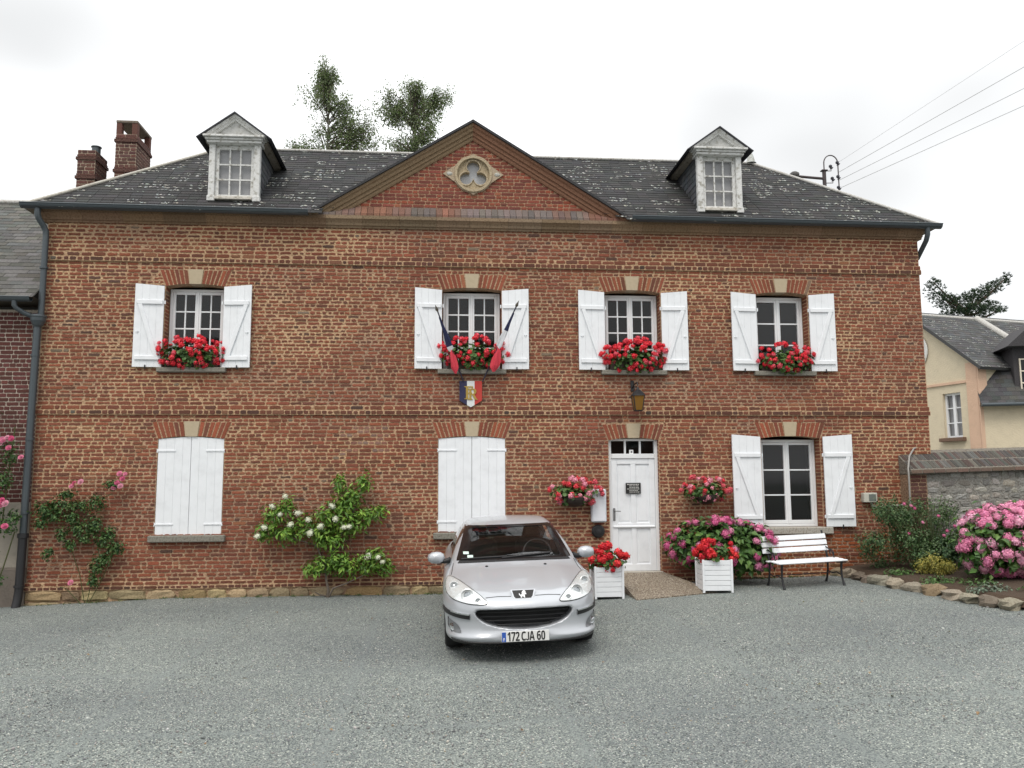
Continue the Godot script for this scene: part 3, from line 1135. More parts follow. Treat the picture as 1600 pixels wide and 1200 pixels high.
func cornice_and_gutters(house: Node, r: RandomNumberGenerator):
	var cb := MB.new()
	var prof := [Vector2(-0.02, 6.43), Vector2(0.035, 6.43), Vector2(0.045, 6.462), Vector2(0.075, 6.468), Vector2(0.085, 6.51), Vector2(0.12, 6.545), Vector2(0.15, 6.565), Vector2(0.155, 6.625), Vector2(-0.02, 6.625)]
	# laid in lengths with fine joints
	var x := XL - 0.07
	while x < XR + 0.06:
		var w := minf(r.randf_range(0.5, 0.9), XR + 0.07 - x)
		var c := vary(Color(0.235, 0.155, 0.095), r, 0.16)
		if absf(x - 0.5) < 2.8:
			c = vary(Color(0.255, 0.185, 0.12), r, 0.18)
		cb.sweep(prof, Vector3(x, 0, 0), Vector3(x + w - 0.004, 0, 0), Vector3.BACK, Vector3.UP, c)
		x += w
	put("cornice", cb, M.stone, house)
	var side := MB.new()
	for s in [[XL - 0.072, -1.0], [XR + 0.072, 1.0]]:
		side.box(Vector3(s[0] - s[1] * 0.03, 6.53, -2.2), Vector3(0.06, 0.19, 4.36), Color(0.26, 0.175, 0.105))
	put("side_cornice", side, M.stone, house)
	for e in [[-7.06, -2.30], [3.40, 9.22]]:
		var g := holder("gutter", house)
		var gb := MB.new()
		gb.sweep(half_round(0.078, 0.006), Vector3(e[0], 6.665, 0.265), Vector3(e[1], 6.645, 0.265), Vector3.BACK, Vector3.UP, W)
		gb.tube([Vector3(e[0], 6.668, 0.345), Vector3(e[1], 6.648, 0.345)], 0.011, 8, W)
		put("trough", gb, M.zinc, g)
		var xx: float = e[0] + 0.3
		while xx < e[1]:
			var bk := MB.new()
			bk.sweep(half_round(0.083, 0.004), Vector3(xx, 6.664, 0.265), Vector3(xx + 0.022, 6.664, 0.265), Vector3.BACK, Vector3.UP, W)
			put("bracket", bk, M.zinc, g)
			xx += 0.62
	# left rainwater pipe with hopper and cast-iron foot
	var dp := holder("downpipe", house)
	var pb := MB.new()
	var x0 := -6.79
	pb.tube([Vector3(x0, 6.60, 0.265), Vector3(x0, 6.48, 0.262), Vector3(x0 + 0.015, 6.42, 0.24), Vector3(x0 + 0.06, 6.32, 0.16), Vector3(x0 + 0.085, 6.24, 0.12), Vector3(x0 + 0.09, 6.14, 0.115), Vector3(-6.70, 4.78, 0.115)], 0.05, 12, W)
	put("upper_pipe", pb, M.zinc, dp)
	var hp := MB.new()
	hp.lathe([Vector2(0.0, 0.1), Vector2(0.125, 0.1), Vector2(0.13, 0.07), Vector2(0.12, 0.05), Vector2(0.115, 0.0), Vector2(0.08, -0.07), Vector2(0.055, -0.1)], Vector3(-6.735, 4.68, 0.13), Basis(), 16, W)
	put("hopper", hp, M.zinc, dp)
	var lp := MB.new()
	lp.tube([Vector3(-6.745, 4.62, 0.12), Vector3(-6.755, 3.2, 0.12), Vector3(-6.765, 1.12, 0.12)], 0.058, 12, W)
	put("lower_pipe", lp, M.zinc, dp)
	for y in [5.6, 4.1, 2.7, 1.5]:
		var cl := MB.new()
		var px := -6.70 if y > 4.7 else -6.753
		cl.lathe([Vector2(0.05, -0.02), Vector2(0.068, -0.018), Vector2(0.068, 0.018), Vector2(0.05, 0.02)], Vector3(px, y, 0.118), Basis(), 14, W)
		put("pipe_clip", cl, M.zinc, dp)
	var fp := MB.new()
	fp.tube([Vector3(-6.765, 1.14, 0.12), Vector3(-6.775, 0.25, 0.12), Vector3(-6.785, 0.1, 0.13), Vector3(-6.80, -0.12, 0.19)], 0.068, 12, W)
	fp.lathe([Vector2(0.06, -0.04), Vector2(0.085, -0.035), Vector2(0.085, 0.035), Vector2(0.06, 0.04)], Vector3(-6.765, 1.13, 0.12), Basis(), 14, W)
	fp.lathe([Vector2(0.06, -0.02), Vector2(0.082, -0.018), Vector2(0.082, 0.018), Vector2(0.06, 0.02)], Vector3(-6.777, 0.32, 0.12), Basis(), 14, W)
	put("iron_foot", fp, M.iron, dp)
	var rp := holder("downpipe", house)
	var rb := MB.new()
	rb.tube([Vector3(8.96, 6.60, 0.265), Vector3(8.96, 6.46, 0.26), Vector3(8.96, 6.36, 0.2), Vector3(8.965, 6.24, 0.04), Vector3(8.97, 6.12, -0.12), Vector3(8.97, 6.0, -0.6), Vector3(8.97, 5.9, -0.9), Vector3(8.97, 5.7, -1.0), Vector3(8.97, 0.3, -1.0)], 0.046, 12, W)
	put("pipe", rb, M.zinc, rp)

func rake_sweep(mb: MB, prof: Array, A: Vector3, dir: Vector3, u: Vector3, xend: float, ybase: float, col: Color):
	# a moulding along one rake of the gable, cut upright at the top and level at the foot
	var P := []
	var Q := []
	for p in prof:
		var a: Vector3 = A + u * p.x + Vector3.BACK * p.y
		P.append(a + dir * ((ybase - a.y) / dir.y))
		Q.append(a + dir * ((xend - a.x) / dir.x))
	var sg := 1.0 if MB.signed_area(prof) > 0.0 else -1.0
	for i in prof.size():
		var k := (i + 1) % prof.size()
		var e: Vector2 = prof[k] - prof[i]
		mb.quad(P[i], P[k], Q[k], Q[i], col, (u * e.y - Vector3.BACK * e.x) * sg)
	var ix := Geometry2D.triangulate_polygon(PackedVector2Array(prof))
	for t in range(0, ix.size(), 3):
		mb.tri(P[ix[t]], P[ix[t + 1]], P[ix[t + 2]], col, Vector3.DOWN)

func pediment(house: Node, r: RandomNumberGenerator):
	var pd := holder("pediment", house)
	pd.set_meta("label", "triangular brick pediment with a trefoil oculus")
	var cx := 0.56
	var apex := 8.40
	var hw := 2.86
	var yb := 6.63
	var sl := (apex - yb) / hw
	var core := MB.new()
	var tri_out := func(a: float) -> float:
		# from the oculus to the edge of the gable
		var d := Vector2(cos(a), sin(a))
		var best := 9.0
		if d.y < -1e-4:
			best = (yb - 7.47) / d.y
		for s in [-1.0, 1.0]:
			var nn := Vector2(s * (apex - 0.12 - yb), hw - 0.15)
			var den := nn.dot(d)
			if den > 1e-4:
				best = minf(best, nn.dot(Vector2(cx, apex - 0.12) - Vector2(cx + 0.01, 7.47)) / den)
		return best
	radial_plate(core, Vector3(cx + 0.01, 7.47, 0), func(_a): return 0.317, tri_out, -0.3, 0.015, 360, Color(0.42, 0.26, 0.17))
	put("tympanum", core, M.mortar, pd)
	var list := []
	var course := 0.0642
	var oc := Vector2(cx + 0.01, 7.47)
	var i := 0
	var y := 6.83
	while y < apex - 0.3:
		var half := (apex - 0.27 - (y + course)) / sl
		var segs := [[cx - half, cx + half]]
		var dy := absf(y + course / 2 - oc.y)
		var ex := maxf(0.54 * (1.0 - dy / 0.375), sqrt(maxf(0.0, 0.36 * 0.36 - dy * dy)) if dy < 0.36 else 0.0)
		if ex > 0.0:
			segs = [[cx - half, oc.x - ex], [oc.x + ex, cx + half]]
		for s in segs:
			if s[1] - s[0] > 0.05:
				lay_row(s[0], s[1], y, course, i % 2 == 1, r, list, false)
		y += course
		i += 1
	var bm := MB.new()
	# 300 of them apart, the rest joined
	var cnt := 0
	var rest := []
	var vars := []
	for k in 16:
		var vb := MB.new()
		brick_into(vb, Vector3(-0.1, -0.025, 0), Vector3.RIGHT, Vector3.UP, Vector3.BACK, 0.2, 0.05, r.randf_range(0.004, 0.008), 0.0018, r, vary(Color(0.235, 0.068, 0.046), r, 0.3))
		vars.append(vb.mesh())
	for e in list:
		if e[2] > 0.16 and cnt < 290:
			var b := put("brick", vars[r.randi() % 16], M.brick, pd)
			b.position = Vector3(e[0] + e[2] / 2, e[1] + e[3] / 2, 0.015)
			b.scale = Vector3(e[2] / 0.2, e[3] / 0.05, 1)
			cnt += 1
		else:
			rest.append(e)
	bricks_on(bm, Vector3(0, 0, 0.015), Vector3.RIGHT, Vector3.UP, Vector3.BACK, rest, r, Color(1.12, 0.95, 0.98), true)
	tag(put("bricks", bm, M.brick, pd), "", "", "", "stuff")
	# weathered sloping ledge at the foot
	var lg := MB.new()
	var x := cx - hw + 0.12
	while x < cx + hw - 0.12:
		var w := minf(0.11, cx + hw - 0.12 - x)
		var nz := tone_noise.get_noise_2d(x * 1.2, 40.0)
		var c := Color(0.19, 0.155, 0.14).lerp(Color(0.30, 0.12, 0.07), clampf(0.4 + nz * 1.6 - (0.35 if x > 0.1 and x < 2.2 else 0.0), 0.0, 0.75))
		lg.sweep([Vector2(-0.05, 6.626), Vector2(0.15, 6.626), Vector2(0.15, 6.672), Vector2(0.10, 6.70), Vector2(0.02, 6.83), Vector2(-0.05, 6.83)], Vector3(x, 0, 0), Vector3(x + w - 0.008, 0, 0), Vector3.BACK, Vector3.UP, vary(c, r, 0.2))
		x += w
	put("ledge", lg, M.brick, pd)
	# raking mouldings and slate edge
	for s in [-1.0, 1.0]:
		var dir := Vector3(-s * hw, apex - yb, 0).normalized()
		var u := Vector3(s * (apex - yb), hw, 0).normalized()
		var A := Vector3(cx + s * hw, yb, 0)
		var c := Color(0.27, 0.19, 0.115) if s < 0 else Color(0.26, 0.135, 0.085)
		var rk := MB.new()
		rake_sweep(rk, [Vector2(-0.25, -0.28), Vector2(-0.25, 0.045), Vector2(-0.225, 0.06), Vector2(-0.19, 0.06), Vector2(-0.185, 0.085), Vector2(-0.13, 0.09), Vector2(-0.125, 0.12), Vector2(-0.075, 0.135), Vector2(-0.055, 0.17), Vector2(-0.015, 0.175), Vector2(-0.015, -0.28)], A, dir, u, cx, yb, c)
		put("raking_cornice", rk, M.stone, pd)
		var se := MB.new()
		rake_sweep(se, [Vector2(-0.012, -2.4), Vector2(-0.012, 0.215), Vector2(0.028, 0.215), Vector2(0.028, -2.4)], A, dir, u, cx, yb + 0.02, Color(0.045, 0.046, 0.05))
		put("slate_edge", se, M.slate, pd)
	# oculus
	var ocu := holder("oculus", pd, Vector3(oc.x, oc.y, 0))
	var st := MB.new()
	var diamond := func(a: float) -> float:
		return maxf(1.0 / (absf(cos(a)) / 0.545 + absf(sin(a)) / 0.385), 0.352)
	var circ := func(_a: float) -> float:
		return 0.318
	radial_plate(st, Vector3.ZERO, circ, diamond, -0.2, 0.05, 72, Color(0.44, 0.36, 0.26))
	put("stone_surround", st, M.stone, ocu)
	var rg := MB.new()
	radial_plate(rg, Vector3.ZERO, func(_a): return 0.292, func(_a): return 0.335, 0.0, 0.075, 48, Color(0.47, 0.39, 0.27))
	put("ring", rg, M.stone, ocu)
	var tr := MB.new()
	var tref := func(a: float) -> float:
		var best := 0.08
		for k in 3:
			var th := PI / 2 + TAU * k / 3
			var cxx := 0.145 * cos(a - th)
			var dd := 0.118 * 0.118 - pow(0.145 * sin(a - th), 2)
			if dd > 0.0 and cxx > 0.0:
				best = maxf(best, cxx + sqrt(dd))
		return best
	radial_plate(tr, Vector3.ZERO, tref, func(_a): return 0.297, -0.1, 0.012, 120, Color(0.45, 0.37, 0.25))
	radial_plate(tr, Vector3.ZERO, func(a): return tref.call(a) - 0.004, func(a): return minf(tref.call(a) + 0.022, 0.295), 0.0, 0.03, 120, Color(0.5, 0.42, 0.3))
	put("trefoil", tr, M.stone, ocu)
	for s in [-1.0, 1.0]:
		var kn := MB.new()
		kn.rock(Vector3(s * 0.43, 0.0, 0.05), Vector3(0.055, 0.035, 0.018), 0.2, 31, Color(0.5, 0.5, 0.46), Basis(), 0.0)
		put("boss", kn, M.stone, ocu)
	var gl := MB.new()
	gl.quad(Vector3(-0.3, -0.3, -0.09), Vector3(0.3, -0.3, -0.09), Vector3(0.3, 0.3, -0.09), Vector3(-0.3, 0.3, -0.09), W, Vector3.BACK)
	var og := put("pane", gl, mat(lin(0.42, 0.43, 0.45), 0.08), ocu)
	og.set_meta("label", "pale grey glass in the trefoil")

func slates_on(parent: Node, mb: MB, O: Vector3, U: Vector3, V: Vector3, N: Vector3, length: float, ext: Callable, expo: float, wid: float, r: RandomNumberGenerator, singles: int, tone: Color, lichen: MB):
	# rows of overlapping slates; ext(t along the slope) gives the two ends along U
	var rows := int(ceil(length / expo))
	var vars := []
	for k in 12:
		var b := MB.new()
		slate_into(b, Vector3.ZERO, Vector3.RIGHT, Vector3.UP, Vector3.BACK, 1.0, expo * 1.6, 0.006, r, vary(tone, r, 0.3))
		vars.append(b.mesh())
	var all := []
	for i in rows:
		var s := i * expo
		var e: Array = ext.call(s / length)
		var x: float = e[0] + (wid * 0.5 if i % 2 == 1 else 0.0) - wid
		while x < e[1]:
			var a := maxf(x, e[0])
			var b := minf(x + wid, e[1])
			if b - a > 0.03:
				if not (lichen and singles > 0 and 6.64 + s * 0.635 < 6.60 + 0.619 * minf(a + 2.30, 3.42 - b) and s < 0.72):
					all.append([a, b - 0.004, s + r.randf_range(-0.004, 0.004)])
			x += wid + r.randf_range(-0.006, 0.006)
	var order := []
	for i in all.size():
		var c: Vector3 = O + U * ((all[i][0] + all[i][1]) / 2) + V * all[i][2]
		order.append([c.distance_to(Vector3(0, 1.95, 14.5)) if not (c.x > -2.0 and c.x < 3.2) else 99.0, i])
	order.sort()
	var one := {}
	for i in mini(singles, order.size()):
		one[order[i][1]] = true
	var nz := FastNoiseLite.new()
	nz.seed = 71
	nz.frequency = 0.8
	for i in all.size():
		var q = all[i]
		var o: Vector3 = O + U * q[0] + V * q[2]
		if one.has(i):
			var sl := put("slate", vars[r.randi() % 12], M.slate, parent)
			sl.transform = Transform3D(Basis(U * (q[1] - q[0]), V, N), o)
		else:
			slate_into(mb, o, U, V, N, q[1] - q[0], expo * 1.6, 0.006, r, vary(tone, r, 0.3))
		if lichen:
			var d := nz.get_noise_2d(q[0] * 1.1 + q[2] * 0.5, q[2] * 2.0)
			if r.randf() < 0.36 + 1.3 * d:
				for k in 2 + r.randi() % 9:
					var pw := r.randf_range(0.006, 0.034)
					var ph := r.randf_range(0.004, 0.02)
					var pc: Vector3 = o + U * r.randf_range(0.02, maxf(0.03, q[1] - q[0] - 0.02)) + V * r.randf_range(0.008, expo * 0.6) + N * 0.0125
					var cc := vary(Color(0.42, 0.43, 0.40), r, 0.4)
					var pr := []
					for m in 7:
						var an := TAU * m / 7
						pr.append(pc + U * cos(an) * pw * r.randf_range(0.6, 1.2) + V * sin(an) * ph * r.randf_range(0.5, 1.4))
					for m in 7:
						lichen.tri(pc + N * 0.003, pr[m], pr[(m + 1) % 7], cc, N)

func slate_into(mb: MB, o: Vector3, u: Vector3, v: Vector3, n: Vector3, w: float, h: float, th: float, r: RandomNumberGenerator, col: Color):
	var a := 0.010 + r.randf_range(-0.001, 0.0025)
	var p0 := o + n * a
	var p1 := o + u * w + n * (a + r.randf_range(-0.0015, 0.0015)) + v * r.randf_range(-0.003, 0.003)
	var p2 := o + u * w + v * h + n * 0.001
	var p3 := o + v * h + n * 0.001
	mb.quad(p0, p1, p2, p3, col, n)
	mb.quad(p0, p1, p1 - n * th, p0 - n * th, col, -v)
	mb.quad(p0, p3, p3 - n * th, p0 - n * th, col, -u)
	mb.quad(p1, p2, p2 - n * th, p1 - n * th, col, u)

func main_roof(house: Node, r: RandomNumberGenerator):
	var rb := MB.new()
	var c := Color(0.04, 0.041, 0.044)
	var FL := Vector3(-7.05, 6.61, 0.3)
	var FR := Vector3(9.2, 6.61, 0.3)
	var BL := Vector3(-7.05, 6.61, -4.9)
	var BR := Vector3(9.2, 6.61, -4.9)
	var RL := Vector3(-4.45, 8.75, -2.3)
	var RR := Vector3(6.66, 8.75, -2.3)
	# the eave is cut back behind the pediment
	var ca := Vector3(-2.25, roof_y(0.3) - 0.01, 0.3)
	var cb := Vector3(3.36, roof_y(0.3) - 0.01, 0.3)
	var da := Vector3(-1.62, roof_y(-0.2) - 0.01, -0.2)
	var db := Vector3(2.74, roof_y(-0.2) - 0.01, -0.2)
	rb.quad(FL, ca, da, RL, c, Vector3(0, 1, 1))
	rb.quad(cb, FR, RR, db, c, Vector3(0, 1, 1))
	rb.quad(da, db, RR, RL, c, Vector3(0, 1, 1))
	rb.quad(BL, BR, RR, RL, c, Vector3(0, 1, -1))
	rb.tri(FL, BL, RL, c, Vector3(-1, 1, 0))
	rb.tri(FR, BR, RR, c, Vector3(1, 1, 0))
	var so := Color(0.2, 0.17, 0.13)
	rb.quad(FL, ca, Vector3(-2.25, 6.61, -4.9), BL, so, Vector3.DOWN)
	rb.quad(cb, FR, BR, Vector3(3.36, 6.61, -4.9), so, Vector3.DOWN)
	var roof := put("roof", rb, M.slate, house)
	roof.set_meta("label", "dark slate hipped roof spotted with pale lichen")
	var V := (Vector3(0, RL.y - FL.y, RL.z - FL.z)).normalized()
	var N := Vector3(0, -V.z, V.y)
	var mb := MB.new()
	var lm := MB.new()
	var len_ := Vector2(RL.y - FL.y, RL.z - FL.z).length()
	slates_on(roof, mb, Vector3(0, FL.y, FL.z) - V * 0.03, Vector3.RIGHT, V, N, len_, func(t): return [lerpf(FL.x, RL.x, t), lerpf(FR.x, RR.x, t)], 0.128, 0.2, r, 300, Color(0.034, 0.0335, 0.0335), lm)
	tag(put("slates", mb, M.slate, roof), "", "", "", "stuff")
	tag(put("lichen", lm, M.lichen, roof), "", "", "", "stuff")
	# zinc along hips and ridge
	for e in [[FL, RL], [RL, RR], [RR, FR]]:
		var hb := MB.new()
		var lift := Vector3(0, 0.022, 0.01)
		var rad := 0.03
		hb.tube([e[0] + lift, e[1] + lift], rad, 10, Color(1.0, 0.97, 0.9) if e[0] == FL else W)
		put("hip_cap" if e[0] != RL else "ridge_cap", hb, M.zinc_light, roof)
	var fi := MB.new()
	fi.lathe([Vector2(0.0, 0.30), Vector2(0.03, 0.29), Vector2(0.035, 0.27), Vector2(0.025, 0.25), Vector2(0.05, 0.2), Vector2(0.1, 0.02), Vector2(0.12, 0.0)], RR + Vector3(0, 0.02, 0), Basis(), 14, Color(0.95, 1.0, 1.05))
	put("finial", fi, M.zinc_light, roof)

func dormer(house: Node, cx: float, w: float, ytop: float, yap: float, sd: int):
	var d := holder("dormer", house)
	d.set_meta("label", "weathered white dormer " + ("by the chimneys" if sd == 1 else "by the roof lamp bracket"))
	var zf := -0.05
	var yb := roof_y(zf) - 0.03
	var r := rng_of(300 + sd)
	var pw := 0.105
	for s in [-1.0, 1.0]:
		var po := MB.new()
		po.bbox(Vector3(cx + s * (w / 2 - pw / 2), (yb + ytop) / 2, zf), Vector3(pw, ytop - yb, 0.11), 0.008, W)
		po.bbox(Vector3(cx + s * (w / 2 - pw / 2), yb + 0.05, zf + 0.01), Vector3(pw + 0.03, 0.1, 0.12), 0.008, W)
		put("post", po, M.old_paint, d)
	var sl := MB.new()
	sl.bbox(Vector3(cx, yb + 0.05, zf + 0.03), Vector3(w - 2 * pw - 0.035, 0.055, 0.14), 0.008, Color(0.9, 0.85, 0.78))
	put("sill", sl, M.old_paint, d)
	# entablature
	var en := MB.new()
	var ew := w / 2 + 0.04
	for e in [[0.0, 0.045, 0.03, 0.07], [0.045, 0.085, 0.05, 0.10], [0.085, 0.125, 0.085, 0.14]]:
		en.bbox(Vector3(cx, ytop + (e[0] + e[1]) / 2, zf - 0.1 + e[3] / 2 + 0.05), Vector3((w / 2 + e[2]) * 2, e[1] - e[0] - 0.002, 0.22 + e[3]), 0.006, W)
	put("entablature", en, M.old_paint, d)
	# small gable
	var gy := ytop + 0.125
	var hw := w / 2 + 0.12
	var tp := MB.new()
	tp.sweep([Vector2(cx - hw + 0.05, gy), Vector2(cx + hw - 0.05, gy), Vector2(cx, yap - 0.06)], Vector3(0, 0, zf - 0.2), Vector3(0, 0, zf + 0.03), Vector3.RIGHT, Vector3.UP, Color(0.8, 0.8, 0.79))
	put("gable", tp, M.old_paint, d)
	var back := 0.3 - (yap - 6.62) / 0.823
	for s in [-1.0, 1.0]:
		var dir := Vector3(-s * hw, yap - gy, 0).normalized()
		var u := Vector3(s * (yap - gy), hw, 0).normalized()
		var A := Vector3(cx + s * hw, gy, zf)
		var rk := MB.new()
		rake_sweep(rk, [Vector2(-0.085, -0.1), Vector2(-0.085, 0.07), Vector2(-0.055, 0.08), Vector2(-0.045, 0.11), Vector2(-0.006, 0.13), Vector2(-0.006, -0.1)], A, dir, u, cx, gy + 0.001, W)
		put("raking_trim", rk, M.old_paint, d)
		var rf := MB.new()
		rake_sweep(rf, [Vector2(-0.004, back - zf - 0.25), Vector2(-0.004, 0.165), Vector2(0.018, 0.165), Vector2(0.018, back - zf - 0.25)], A, dir, u, cx, gy - 0.045, Color(0.045, 0.047, 0.052))
		put("roof_slope", rf, M.slate, d)
		# boxed eave running back to the main roof
		var ev := MB.new()
		var zb := 0.3 - (gy - 6.62) / 0.823
		ev.sweep([Vector2(0, 0), Vector2(s * 0.10, 0.03), Vector2(s * 0.115, 0.085), Vector2(0, 0.085)], Vector3(cx + s * (w / 2 - 0.01), ytop + 0.03, zb - 0.1), Vector3(cx + s * (w / 2 - 0.01), ytop + 0.03, zf - 0.06), Vector3.RIGHT, Vector3.UP, Color(0.42, 0.37, 0.31))
		put("eave_board", ev, M.old_paint, d)
		# slated cheek
		var ck := MB.new()
		var xc: float = cx + s * (w / 2 - 0.03)
		var zt := 0.3 - (ytop + 0.05 - 6.62) / 0.823
		var cc := Color(0.075, 0.08, 0.088)
		ck.tri(Vector3(xc, yb, zf), Vector3(xc, ytop + 0.05, zf), Vector3(xc, ytop + 0.05, zt), cc, Vector3(s, 0, 0))
		var chk := put("cheek", ck, M.slate, d)
		var yy := yb + 0.02
		var row := 0
		while yy < ytop:
			var za := zf - 0.06
			var zbk := 0.3 - (yy + 0.05 - 6.62) / 0.823
			var z := za + (0.06 if row % 2 else 0.0)
			while z > zbk:
				var z2 := maxf(z - 0.13, zbk - 0.02)
				var z1 := minf(z, za)
				if z1 - z2 > 0.03:
					var sb := MB.new()
					slate_into(sb, Vector3(xc, yy, z1), Vector3(0, 0, -1), Vector3.UP, Vector3(s, 0, 0), z1 - z2 - 0.004, 0.15, 0.005, r, vary(cc, r, 0.3))
					put("slate", sb, M.slate, chk)
				z -= 0.13
			yy += 0.115
			row += 1
	# nine-pane casement
	var win := holder("window", d, Vector3(cx, yb + 0.085, zf - 0.03))
	var ww := w - 2 * pw
	var wh := ytop - yb - 0.085
	var fr := MB.new()
	for s in [-1.0, 1.0]:
		fr.bbox(Vector3(s * (ww / 2 - 0.03), wh / 2, 0), Vector3(0.06, wh, 0.06), 0.005, W)
	fr.bbox(Vector3(0, wh - 0.04, 0), Vector3(ww - 0.12, 0.08, 0.058), 0.005, W)
	fr.bbox(Vector3(0, 0.025, 0), Vector3(ww - 0.12, 0.05, 0.062), 0.005, W)
	var iw := ww - 0.12
	var ih := wh - 0.13
	for k in [1, 2]:
		fr.box(Vector3(-iw / 2 + iw * k / 3, 0.05 + ih / 2, 0.004), Vector3(0.024, ih, 0.04), W)
		fr.box(Vector3(0, 0.05 + ih * k / 3, 0.005), Vector3(iw, 0.026, 0.043), W)
	put("sash", fr, M.old_paint, win)
	for a in 3:
		for b in 3:
			var pn := MB.new()
			var pc := Vector3(-iw / 2 + iw * (a + 0.5) / 3, 0.05 + ih * (b + 0.5) / 3, 0)
			var px := iw / 6 - 0.01
			var py := ih / 6 - 0.01
			pn.quad(pc + Vector3(-px, -py, 0), pc + Vector3(px, -py, 0), pc + Vector3(px, py, 0), pc + Vector3(-px, py, 0), W, Vector3.BACK)
			put("pane", pn, M.glass, win)
	var cu := MB.new()
	cu.box(Vector3(0, wh / 2, -0.06), Vector3(ww, wh, 0.01), W)
	put("curtain", cu, M.curtain, win)

func brick_stack(parent: Node, x0: float, x1: float, z0: float, z1: float, y0: float, y1: float, bands: Array, r: RandomNumberGenerator, mortar := Color(0.42, 0.34, 0.26)):
	# a square chimney shaft with bricks on all four faces; z1 is the front
	var co := MB.new()
	co.box(Vector3((x0 + x1) / 2, (y0 + y1) / 2, (z0 + z1) / 2), Vector3(x1 - x0, y1 - y0, z1 - z0), mortar)
	for b in bands:
		co.box(Vector3((x0 + x1) / 2, b + 0.04, (z0 + z1) / 2), Vector3(x1 - x0 + 0.055, 0.06, z1 - z0 + 0.055), Color(0.11, 0.055, 0.045))
		co.box(Vector3((x0 + x1) / 2, b + 0.1, (z0 + z1) / 2), Vector3(x1 - x0 + 0.02, 0.03, z1 - z0 + 0.02), Color(0.13, 0.06, 0.048))
	var shaft := put("shaft", co, M.mortar, parent)
	var course := 0.072
	for f in [[Vector3(x0, y0, z1), Vector3.RIGHT, Vector3.BACK, x1 - x0], [Vector3(x1, y0, z1), Vector3.FORWARD, Vector3.RIGHT, z1 - z0], [Vector3(x0, y0, z0), Vector3.BACK, Vector3.LEFT, z1 - z0], [Vector3(x1, y0, z0), Vector3.LEFT, Vector3.FORWARD, x1 - x0]]:
		var list := lay(0.0, f[3], 0.0, y1 - y0, course, [], r, false)
		for e in list:
			if e[2] < 0.02:
				continue
			var bb := MB.new()
			brick_into(bb, f[0] + f[1] * e[0] + Vector3.UP * e[1], f[1], Vector3.UP, f[2], e[2], e[3], 0.006, 0.002, r, vary(Color(0.135, 0.06, 0.048), r, 0.38))
			put("brick", bb, M.brick, shaft)

func tall_chimney(house: Node, r: RandomNumberGenerator):
	var ch := holder("chimney", house)
	ch.set_meta("label", "tall brick chimney with an open slab-topped head")
	brick_stack(ch, -6.66, -6.25, -3.33, -2.5, 7.6, 9.1, [8.28, 8.92], r)
	for x in [-6.61, -6.30]:
		for z in [-2.56, -3.27]:
			var hd := MB.new()
			hd.bbox(Vector3(x, 9.22, z), Vector3(0.11, 0.25, 0.12), 0.006, Color(0.15, 0.065, 0.05))
			put("head_pier", hd, M.brick, ch)
	var sb := MB.new()
	sb.bbox(Vector3(-6.455, 9.37, -2.915), Vector3(0.43, 0.055, 0.85), 0.008, Color(0.2, 0.17, 0.14))
	put("cap_slab", sb, M.stone, ch)

